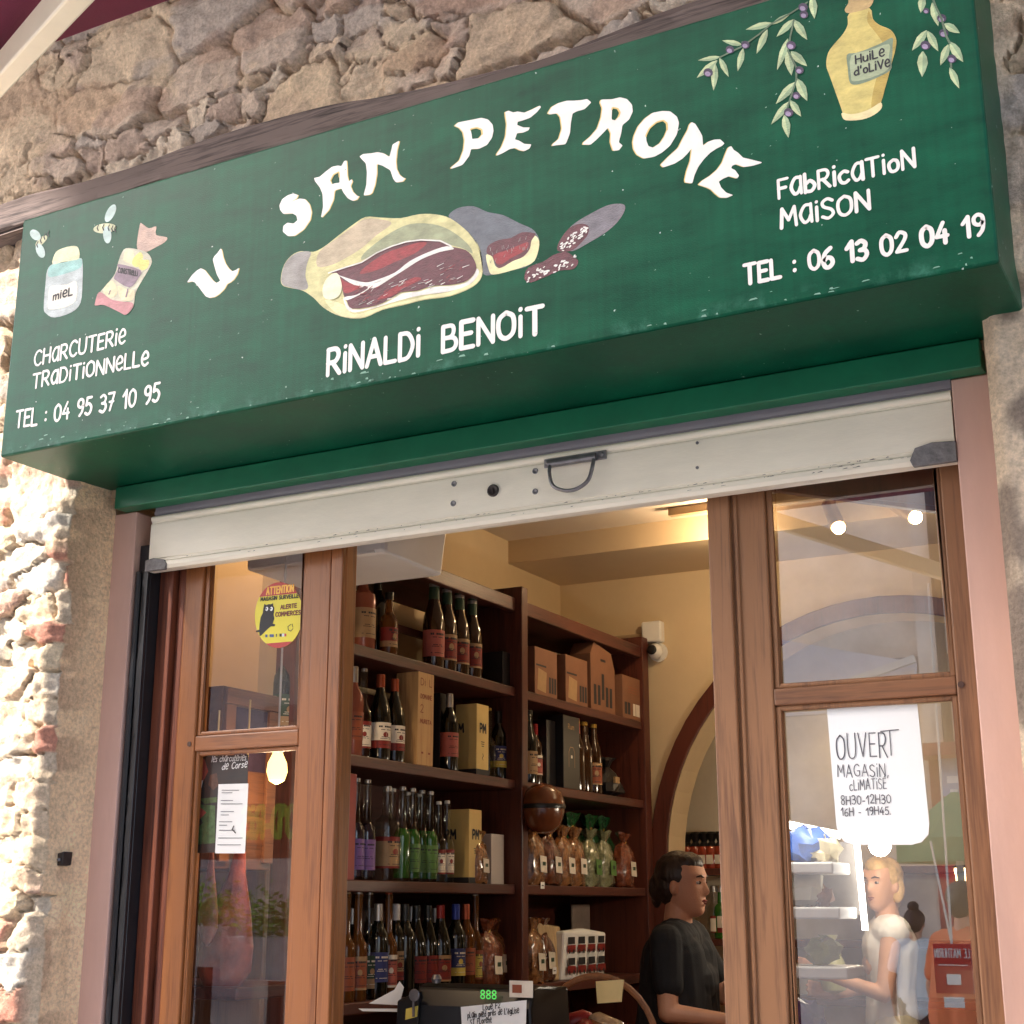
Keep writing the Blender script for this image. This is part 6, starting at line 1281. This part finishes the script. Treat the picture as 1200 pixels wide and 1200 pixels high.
    if hair == 'bun': hb(-.035, 0, .15, .052, (1, 1, .85)); hb(-.03, 0, .115, .035, (1, 1, 1))
    if hair == 'bob':
        for sg in (-1, 1): hb(-.025, .066 * sg, -.02, .055, (.7, .35, 1.2))
        hb(-.075, 0, -.05, .07, (.6, 1.1, 1.1))
    remeshed(hr, 'hair', hairm, t, .005, 2, .0032)
    br = mat_brow; eye = mat_eye
    for sg in (-1, 1):
        e = MB(); e.ball(hc + (fh * .0745 + fl * .031 * sg + Vector((0, 0, .006))) * k, .0105 * k, 10, sq=(1, 1, .62)); e.ball(hc + (fh * .0820 + fl * .031 * sg + Vector((0, 0, .006))) * k, .0062 * k, 8, 1); e.build('eye', [mat_white_eye, eye], t)
        e = MB(); e.tube([hc + (fh * a + fl * c * sg + Vector((0, 0, z))) * k for a, c, z in ((.0915, .014, .026), (.089, .032, .032), (.078, .05, .027))], [.003 * k, .004 * k, .002 * k], 6); e.build('eyebrow', br, t)
    e = MB(); e.tube([hc + (fh * a + fl * c + Vector((0, 0, z))) * k for a, c, z in ((.076, -.024, -.064), (.0915, -.008, -.0605), (.0925, 0, -.062), (.0915, .008, -.0605), (.076, .024, -.064))], [.002 * k, .0042 * k, .0042 * k, .0042 * k, .002 * k], 6)
    e.tube([hc + (fh * a + fl * c + Vector((0, 0, z))) * k for a, c, z in ((.078, -.02, -.067), (.0915, 0, -.071), (.078, .02, -.067))], [.002 * k, .005 * k, .002 * k], 6); e.build('lips', mat_lip, t)
    return t
mat_brow = mat('dark_brow', S(46, 32, 26), .7); mat_eye = mat('brown_iris', S(40, 26, 20), .2); mat_white_eye = mat('eye_white', S(206, 196, 188), .3); mat_lip = mat('lip_skin', S(150, 78, 70), .45)
skin1 = mat('warm_skin', S(206, 150, 120), .5, var=.06, scale=14, bump=.1, bscale=160); skin2 = mat('sunny_skin', S(212, 160, 128), .5, var=.05, scale=14)
blackT = mat('black_cotton', S(24, 24, 28), .85, var=.25, scale=24, bump=.15, bscale=240); whiteT = mat('white_cotton', S(232, 230, 226), .8, var=.04); orangeT = mat('orange_cotton', S(224, 120, 74), .8, var=.08); navy = mat('dark_trousers', S(30, 30, 40), .8)
hair_d = mat('dark_brown_hair', S(52, 38, 30), .45, var=.4, scale=30, stretch=(1, 1, .2), bump=.5, bscale=80); hair_b = mat('blond_hair', S(196, 160, 104), .5, var=.3, scale=30, bump=.5, bscale=80)
hp_ = at(795, 1037, y=2.40)                                      # head centre of the shopkeeper
Hh = 1.70; kf = Hh / 1.68; fz = hp_.z - 1.56 * kf
person('shopkeeper in black t-shirt with dark tied back hair, seen in profile', (hp_.x - .015, 2.40, max(fz, FL)), (1, .10, 0), Hh + (fz - max(fz, FL)), skin1, blackT, navy, hair_d,
       [((.02, -.22, 1.10), (.26, -.14, 1.07), (1, .2, -.1)), ((.12, .21, 1.14), (.30, .12, 1.30), (.9, -.2, .4))], 'tied', .0042, .03, .60, 1.18, None, facing=(1, -.02, 0))
# woman in a white vest lit inside the right window
wp = at(1034, 1036, y=3.5)
person('smiling blond woman in a white sleeveless top holding up a small bag', (wp.x + .01, 3.5, wp.z - 1.56 * .935), (-.93, -.36, 0), 1.57, skin2, whiteT, mat('pale_skirt', S(206, 196, 170), .8), hair_b,
       [((.02, -.22, 1.10), (.24, -.16, 1.06), (.9, .1, .2)), ((.06, .22, 1.08), (.30, .16, 1.16), (.9, -.1, .3))], 'bob', .006, .0, .5, .82, None, True, facing=(-.38, -.92, 0))
pb = at(976, 1132, y=3.42); t = thing('held_bag', 'pale green tied bag in the hand of the blond woman', 'bag', (pb.x, 3.42, pb.z - .1))
b = MB(); b.lathe([(.002, -.12), (.05, -.1), (.065, -.04), (.05, .02), (.02, .08), (.012, .10), (.03, .13)], (pb.x, 3.42, pb.z + .0), 14); b.build('bag_body', mat('pale_green_bag', S(196, 200, 150), .3, var=.2, scale=20), t)
lamp_light('window_lamp', at(1030, 985, y=3.0), 2.4, .05, (1, .86, .66))
p = at(1031, 990, y=2.75); b = MB(); b.ball(p, .045, 14); t = b.build('shop_bulb', emitter('bright_bulb_glow', (1, .88, .70), 14)); tag(t, 'bright glowing bulb under the white notice, above the blond woman', 'light bulb')

# lit white display fridge on the left of the right window
FY = 1.45
t = thing('display_fridge', 'white open display fridge with lit shelves in the right window', 'fridge', (at(960, 1100, y=FY).x, FY, FL)); tube_m = emitter('fridge_tube', (1, .95, .85), 3)
fx0 = at(905, 1000, y=FY).x; fx1 = at(1003, 1000, y=FY + .2).x
b = MB(); b.box(fx0, fx1, FY + .21, FY + .24, at(960, 1072, y=FY + .21).z, 1.80); b.build('back_panel', mat('grey_fridge_back', S(130, 124, 118), .5, var=.1), t)
zz = [(at(960, 1017, y=FY).z), (at(960, 1070, y=FY).z), (at(960, 1140, y=FY).z)]
for z, x1_ in zip(zz, (975, 980, 985)):
    b = MB(); b.box(fx0, at(x1_, 1000, y=FY).x, FY, FY + .2, z - .018, z + .018); b.build('shelf', M['white_plastic'], t, .006)
pa, pb = at(912, 964, y=FY + .18), at(985, 979, y=FY + .18); b = MB(); b.tube([pa, pb], .012); b.build('light_tube', tube_m, t)
pa, pb = at(1004, 985, y=FY + .18), at(1014, 1090, y=FY + .18); b = MB(); b.tube([pa, pb], .010); b.build('light_tube', tube_m, t)
fm = [(mat('blue_packet', S(70, 110, 190), .3, var=.3, scale=20), 'crumpled blue packet on the top fridge shelf', (945, 1002), .07), (mat('cream_packet', S(226, 214, 176), .4, var=.2, scale=20), 'cream packet on the top fridge shelf beside the blue one', (967, 1008), .05), (mat('white_packet', S(230, 226, 206), .4, var=.1), 'white bag on the second fridge shelf', (938, 1052), .075), (mat('brown_packet', S(140, 96, 66), .4, var=.3, scale=30), 'brown packet on the second fridge shelf', (962, 1060), .04), (mat('violet_packet', S(90, 56, 120), .3, var=.3, scale=20), 'violet packet low in the display fridge', (936, 1165), .07), (mat('olive_packet', S(150, 150, 90), .3, var=.3, scale=20), 'greenish packet on the lowest fridge shelf', (965, 1128), .05)]
for i, (m_, lab, (x_, y_), r_) in enumerate(fm):
    p = at(x_, y_, y=FY + .12); zbase = max([z + .018 for z in zz if z < p.z] + [zz[2] - .2]); r2 = random.Random(i); b = MB(); b.ball((p.x, p.y, zbase + r_ * .8), r_, 12, sq=(1.2, .7, .8)); b.v = [(x + r2.uniform(-.014, .014), y + r2.uniform(-.014, .014), z + r2.uniform(-.012, .012)) for x, y, z in b.v]
    tag(b.build('food_packet', m_), lab, 'packet', 'food packets in the display fridge')
lamp_light('fridge_lamp', (at(960, 1000, y=FY).x, FY - .05, zz[0] + .35), 3, .05, (1, .95, .86), spot=120, d=(0, .3, -1))
# ------------------------------------------------------------------ the other side of the street, seen only mirrored in the door glass
OY = -12.0
stucco = mat('pale_street_stucco', S(226, 208, 192), .85, var=.26, scale=1.6, bump=.1, bscale=20); greyst = mat('grey_street_stone', S(150, 138, 134), .8, var=.15, scale=3)
bd = thing('street_building', 'pale stuccoed building across the street with grey shutters, mirrored in the right glass', 'building', (-2, OY, 0))
XLb, XRb, HB_ = -11.82, 10, 18
b = MB(); b.box(XLb, XRb, OY - .5, OY, 0, HB_); b.box(XLb, XLb + .4, OY - 5, OY - .5, 0, HB_); b.build('facade', stucco, bd)
b = MB(); b.box(XLb + .1, XRb, OY - .02, OY + .14, 3.9, 4.1); b.build('string_course', greyst, bd)
pp = [refl(1072, 700, OY + .3), refl(1100, 700, OY + .3)]; b = MB(); b.box(pp[0].x, pp[1].x, OY + .04, OY + .35, 0, HB_); b.build('pilaster', stucco, bd)
pd_ = refl(1099, 700, OY + .4); b = MB(); b.tube([(pd_.x, OY + .42, 0), (pd_.x, OY + .42, HB_ - .2)], .05); b.build('downpipe', mat('dark_downpipe', S(60, 52, 54), .5), bd)
for wx in (-9.5, 3.5, 6.5):
    for wz in (5.5, 9, 12.5): b = MB(); b.box(wx - .5, wx + .5, OY + .01, OY + .08, wz, wz + 1.7); b.build('shutters', mat('grey_green_shutters', S(110, 124, 116), .6), bd)
q0, q1, q2 = refl(870, 742, -7.0), refl(1072, 776, -7.0), refl(1072, 830, -7.0)
t = thing('market_canopy', 'pale grey market canopy across the street, mirrored in the upper right glass', 'canopy', (q0.x, -7.0, 0))
b = MB(); b.prism([tuple(q0), tuple(q1), tuple(q2), (q0.x, q0.y, q2.z)], (0, -.06, 0)); b.build('canvas', mat('pale_grey_canvas', S(214, 212, 216), .8, var=.06), t)
b = MB(); b.bar(refl(985, 803, -6.9), refl(1072, 772, -6.9), .05, .05); b.build('frame_bar', M['white_plastic'], t)
b = MB(); b.bar((q0.x + .1, -7.03, 0), (q0.x + .1, -7.03, q2.z - .004), .06, .06); b.build('post', M['white_plastic'], t)
# farther sunlit houses seen through the gap
for x0, x1, y0, hgt, c_, lab in ((-30, -16.5, -19, 8, (206, 196, 196), 'lilac grey house front beyond the gap, mirrored in the left glass'), (-16.2, -11.9, -24, 7, (214, 196, 170), 'cream house beyond the gap beside the arched building')):
    t = thing('street_house', lab, 'building', ((x0 + x1) / 2, y0, 0)); b = MB(); b.box(x0, x1, y0 - 3, y0, 0, hgt); b.build('walls', mat('house_stucco', S(*c_), .85, var=.1, scale=1.5), t)
    b = MB(); b.box(x0 - .2, x1 + .2, y0 - 3.2, y0 + .3, hgt, hgt + .25); b.build('roof', mat('roof_tiles', S(160, 100, 76), .8), t)
    for k in range(3): xw = x0 + (x1 - x0) * (.2 + .3 * k); b = MB(); b.box(xw - .5, xw + .5, y0 - .02, y0 + .05, 3.6, 5.2); b.build('window', mat('street_window', S(70, 76, 84), .2), t)
# brown wooden shop fascia with green lettering (left glass)
f0 = refl(292, 935, -6.5); f1 = refl(352, 1005, -6.5); t = thing('wooden_kiosk', 'brown wooden street kiosk with green letters, mirrored in the left glass', 'kiosk', ((f0.x + f1.x) / 2, -6.5, 0))
kw = wood('kiosk_wood', S(150, 84, 48), S(104, 54, 32), 'x', .5); b = MB(); b.box(f0.x - 1.6, f1.x + .6, -6.6, -6.5, f1.z, f0.z + .55); b.build('fascia', kw, t)
b = MB(); b.box(f0.x - 1.6, f0.x - 1.45, -6.62, -6.5, 0, f1.z - .004); b.box(f1.x + .45, f1.x + .6, -6.62, -6.5, 0, f1.z - .004); b.build('post', kw, t)
b = MB(); text(b, "CO'D-RiS", (f1.x + .05, -6.49, f0.z - .32), (-1, 0, 0), (0, 0, 1), .24, .05, 0, length=f1.x - f0.x + .1); flat_build(b, 'lettering', mat('lime_lettering', S(170, 210, 60), .5), t)
# planter with greenery
def planter(label, c, w_):
    t = thing('planter', label, 'planter', c); b = MB(); b.box(c[0] - w_, c[0] + w_, c[1] - .2, c[1] + .2, c[2] - .35, c[2]); b.build('trough', mat('white_trough', S(216, 214, 210), .6), t)
    b = MB(); r2 = random.Random(int(abs(c[0]) * 100))
    for i in range(500):
        p = Vector((c[0] + r2.gauss(0, w_ * .45), c[1] + r2.gauss(0, .12), c[2] + abs(r2.gauss(.12, .12)))); d = Vector((r2.uniform(-1, 1), r2.uniform(-1, 1), r2.uniform(-.2, 1))).normalized() * r2.uniform(.05, .1); n_ = d.orthogonal().normalized() * .018
        b.add([p, p + d * .5 + n_, p + d, p + d * .5 - n_], [(0, 1, 2, 3)], 0)
    b.build('leaves', mat('planter_leaves', S(150, 196, 96), .5, var=.3, scale=12), t)
    b = MB(); b.box(c[0] - .05, c[0] + .05, c[1] - .05, c[1] + .05, 0, c[2] - .352); b.build('foot', M['dark_steel'], t)
p = refl(326, 1098, -7.2); planter('white planter of bright leaves mirrored at the right of the left glass', (p.x, -7.2, p.z), .45)
p = refl(243, 1085, -7.6); planter('white planter of green leaves mirrored at the left of the left glass', (p.x, -7.6, p.z), .4)
# burgundy shop front and green parasol in the right glass
r0, r1 = refl(1088, 890, OY + .5), refl(1165, 1062, OY + .5); t = thing('burgundy_shopfront', 'burgundy shop front under the green parasol, mirrored in the right glass', 'shop front', ((r0.x + r1.x) / 2, OY + .5, 0))
b = MB(); b.box(r0.x, r1.x + 1.2, OY + .36, OY + .5, 0, r0.z); b.build('panelling', mat('burgundy_paint', S(122, 34, 48), .45, var=.1), t)
b = MB(); b.box(r0.x - .05, r1.x + 1.2, OY + .36, OY + .9, r0.z, r0.z + .12); b.build('cornice', mat('burgundy_cornice', S(130, 44, 56), .45), t)
p = refl(1127, 905, OY + .55); b = MB(); b.box(p.x - .22, p.x + .25, OY + .505, OY + .53, p.z - .22, p.z + .2); b.box(p.x - .15, p.x + .18, OY + .531, OY + .534, p.z - .1, p.z - .03, 1); b.build('blue_board', [mat('pale_blue_board', S(150, 170, 200), .5), M['white_paper']], t)
p = refl(1135, 1028, OY + .75); t2 = thing('wall_lantern', 'small lit lantern on the burgundy shop front', 'lantern', tuple(p)); b = MB(); b.lathe([(.05, -.12), (.11, -.1), (.13, .08), (.03, .16)], tuple(p), 12); b.build('lantern_glass', emitter('lantern_glow', (1, .66, .3), 5), t2); b = MB(); b.lathe([(.14, .085), (.10, .14), (.02, .19)], tuple(p), 12); b.build('lantern_cap', M['dark_steel'], t2)
b = MB(); b.bar(p + Vector((0, -.22, .14)), p + Vector((0, 0, .19)), .03, .03); b.build('bracket', M['dark_steel'], t2)
pc_ = refl(1118, 925, -9); pe = refl(1062, 985, -9); t = thing('green_parasol', 'green cafe parasol on a thin pole, mirrored in the right glass', 'parasol', (pc_.x, -9, 0)); Rr = abs(pc_.x - pe.x) * 1.25
b = MB(); vs = [(pc_.x, -9, pc_.z)] + [(pc_.x + Rr * math.cos(a), -9 + Rr * math.sin(a), pe.z) for a in [i * math.pi / 4 + .2 for i in range(8)]]; b.add(vs, [(0, 1 + i, 1 + (i + 1) % 8) for i in range(8)])
vs2 = [(x, y, z) for x, y, z in vs[1:]] + [(x, y, z - .18) for x, y, z in vs[1:]]; b.add(vs2, [(i, (i + 1) % 8, 8 + (i + 1) % 8, 8 + i) for i in range(8)]); o = b.build('canopy', mat('green_canvas', S(20, 130, 100), .8, var=.08), t); sd = o.modifiers.new('thick', 'SOLIDIFY'); sd.thickness = .012
b = MB(); b.tube([(pc_.x, -9, 0), (pc_.x, -9, pc_.z)], .03); b.build('pole', M['white_plastic'], t)
# red cafe board
m0, m1 = refl(1093, 1106, -4.7), refl(1141, 1165, -4.7); t = thing('cafe_board', 'red hanging board with white capitals, mirrored in the lower right glass', 'sign', ((m0.x + m1.x) / 2, -4.7, m1.z))
b = MB(); b.box(m0.x, m1.x, -4.73, -4.7, m1.z, m0.z); b.build('board', mat('red_board', S(190, 34, 40), .45, var=.05), t); wdt = m1.x - m0.x; q_ = .74
b = MB(); text(b, 'LE MATHURIN', (m1.x - .03 * wdt, -4.698, m0.z - .09 * q_), (-1, 0, 0), (0, 0, 1), .058 * q_, .006 * q_, 0, length=wdt * .93)
ribbon(b, [(m0.x + .12 * wdt, -4.698, m0.z - .14 * q_), (m1.x - .1 * wdt, -4.698, m0.z - .14 * q_)], .006 * q_, (0, 1, 0))
for zz_, a_, c_ in ((-.27, .42, .80), (-.42, .30, .85)): b.poly([(m0.x + a_ * wdt - .1 * wdt, -4.697, m0.z + zz_ * q_), (m0.x + c_ * wdt - .1 * wdt, -4.697, m0.z + zz_ * q_), (m0.x + c_ * wdt - .1 * wdt, -4.697, m0.z + (zz_ + .07) * q_), (m0.x + a_ * wdt - .1 * wdt, -4.697, m0.z + (zz_ + .07) * q_)])
flat_build(b, 'lettering', M['white_paper'], t)
b = MB(); b.tube([((m0.x + m1.x) / 2, -4.715, m0.z), ((m0.x + m1.x) / 2 - .07, -4.715, m0.z + .52)], .006); b.tube([((m0.x + m1.x) / 2, -4.715, m0.z), ((m0.x + m1.x) / 2 + .02, -4.715, m0.z + 1.9)], .006); b.build('hanging_rods', M['white_plastic'], t)
# two people walking outside
gp = refl(1072, 1082, -9.6); person('girl with a bun in a white t-shirt seen from behind, mirrored in the right glass', (gp.x, -9.6, 0), (0, -1, 0), gp.z / 1.56 * 1.68, skin1, whiteT, navy, hair_d, [((0, -.24, 1.08), (.04, -.24, .84), (.2, 0, -1)), ((0, .24, 1.08), (.04, .24, .84), (.2, 0, -1))], 'bun', .010)
op = refl(1126, 1076, -5.8); person('broad person in an orange t-shirt mirrored at the right of the right glass', (op.x, -5.8, 0), (.5, -.85, 0), 1.74, skin1, orangeT, mat('dusky_trousers', S(150, 84, 70), .8), hair_d, [((0, -.26, 1.10), (.08, -.28, .86), (.3, 0, -1)), ((0, .27, 1.10), (.12, .26, .88), (.3, 0, -1))], 'back', .010, .05, .7, 1.25)

# ------------------------------------------------------------------ burgundy cafe canopy overhead on the left, with its cream arm
cy0 = -1.35
e0, e1 = at(50, 52, y=cy0), at(197, 1, y=cy0); ez = (e0.z + e1.z) / 2
t = thing('burgundy_canopy', 'burgundy canvas canopy with a cream metal arm at the top left corner', 'awning', (e1.x, cy0, ez))
bur = mat('burgundy_canvas', S(112, 24, 58), .8, var=.1, scale=5, bump=.15, bscale=300)
x0, x1 = e0.x - .55, e1.x + .9; nx_, ny_ = 14, 10; vs = []; fs = []
for j in range(ny_ + 1):
    for i in range(nx_ + 1):
        u, v = i / nx_, j / ny_; vs.append((x0 + (x1 - x0) * u, cy0 - 1.35 * v, ez + .10 * v - .035 * math.sin(math.pi * v) + .008 * math.sin(u * 9) * math.sin(math.pi * v)))
for j in range(ny_):
    for i in range(nx_): a = j * (nx_ + 1) + i; fs.append((a, a + 1, a + nx_ + 2, a + nx_ + 1))
b = MB(); b.add(vs, fs, 0, True); o = b.build('canvas', bur, t); sd = o.modifiers.new('thick', 'SOLIDIFY'); sd.thickness = .004
b = MB(); b.add([(x0, cy0 + .002, ez), (x1, cy0 + .002, ez), (x1, cy0 + .004, ez + .06), (x0, cy0 + .004, ez + .06)], [(0, 1, 2, 3)]); o = b.build('valance', bur, t); sd = o.modifiers.new('thick', 'SOLIDIFY'); sd.thickness = .004
pa = at(0, 88, y=cy0 - .05); pb = at(84, -6, y=cy0 - .35)
d = (pb - pa).normalized(); b = MB(); b.bar(pa - d * .5, pb + d * .55, .035, .055); b.build('arm', mat('cream_arm_paint', S(232, 222, 196), .35, var=.04), t, .004)
b = MB(); b.bar((x0, cy0 - .7, ez + .12), (x1, cy0 - .7, ez + .12), .04, .04); b.build('cross_rail', M['cream_metal'], t, .003)
b = MB(); b.bar((x0 + .02, cy0 - 1.3, 0), (x0 + .02, cy0 - 1.3, ez + .10), .06, .06); b.build('post', M['cream_metal'], t, .004)
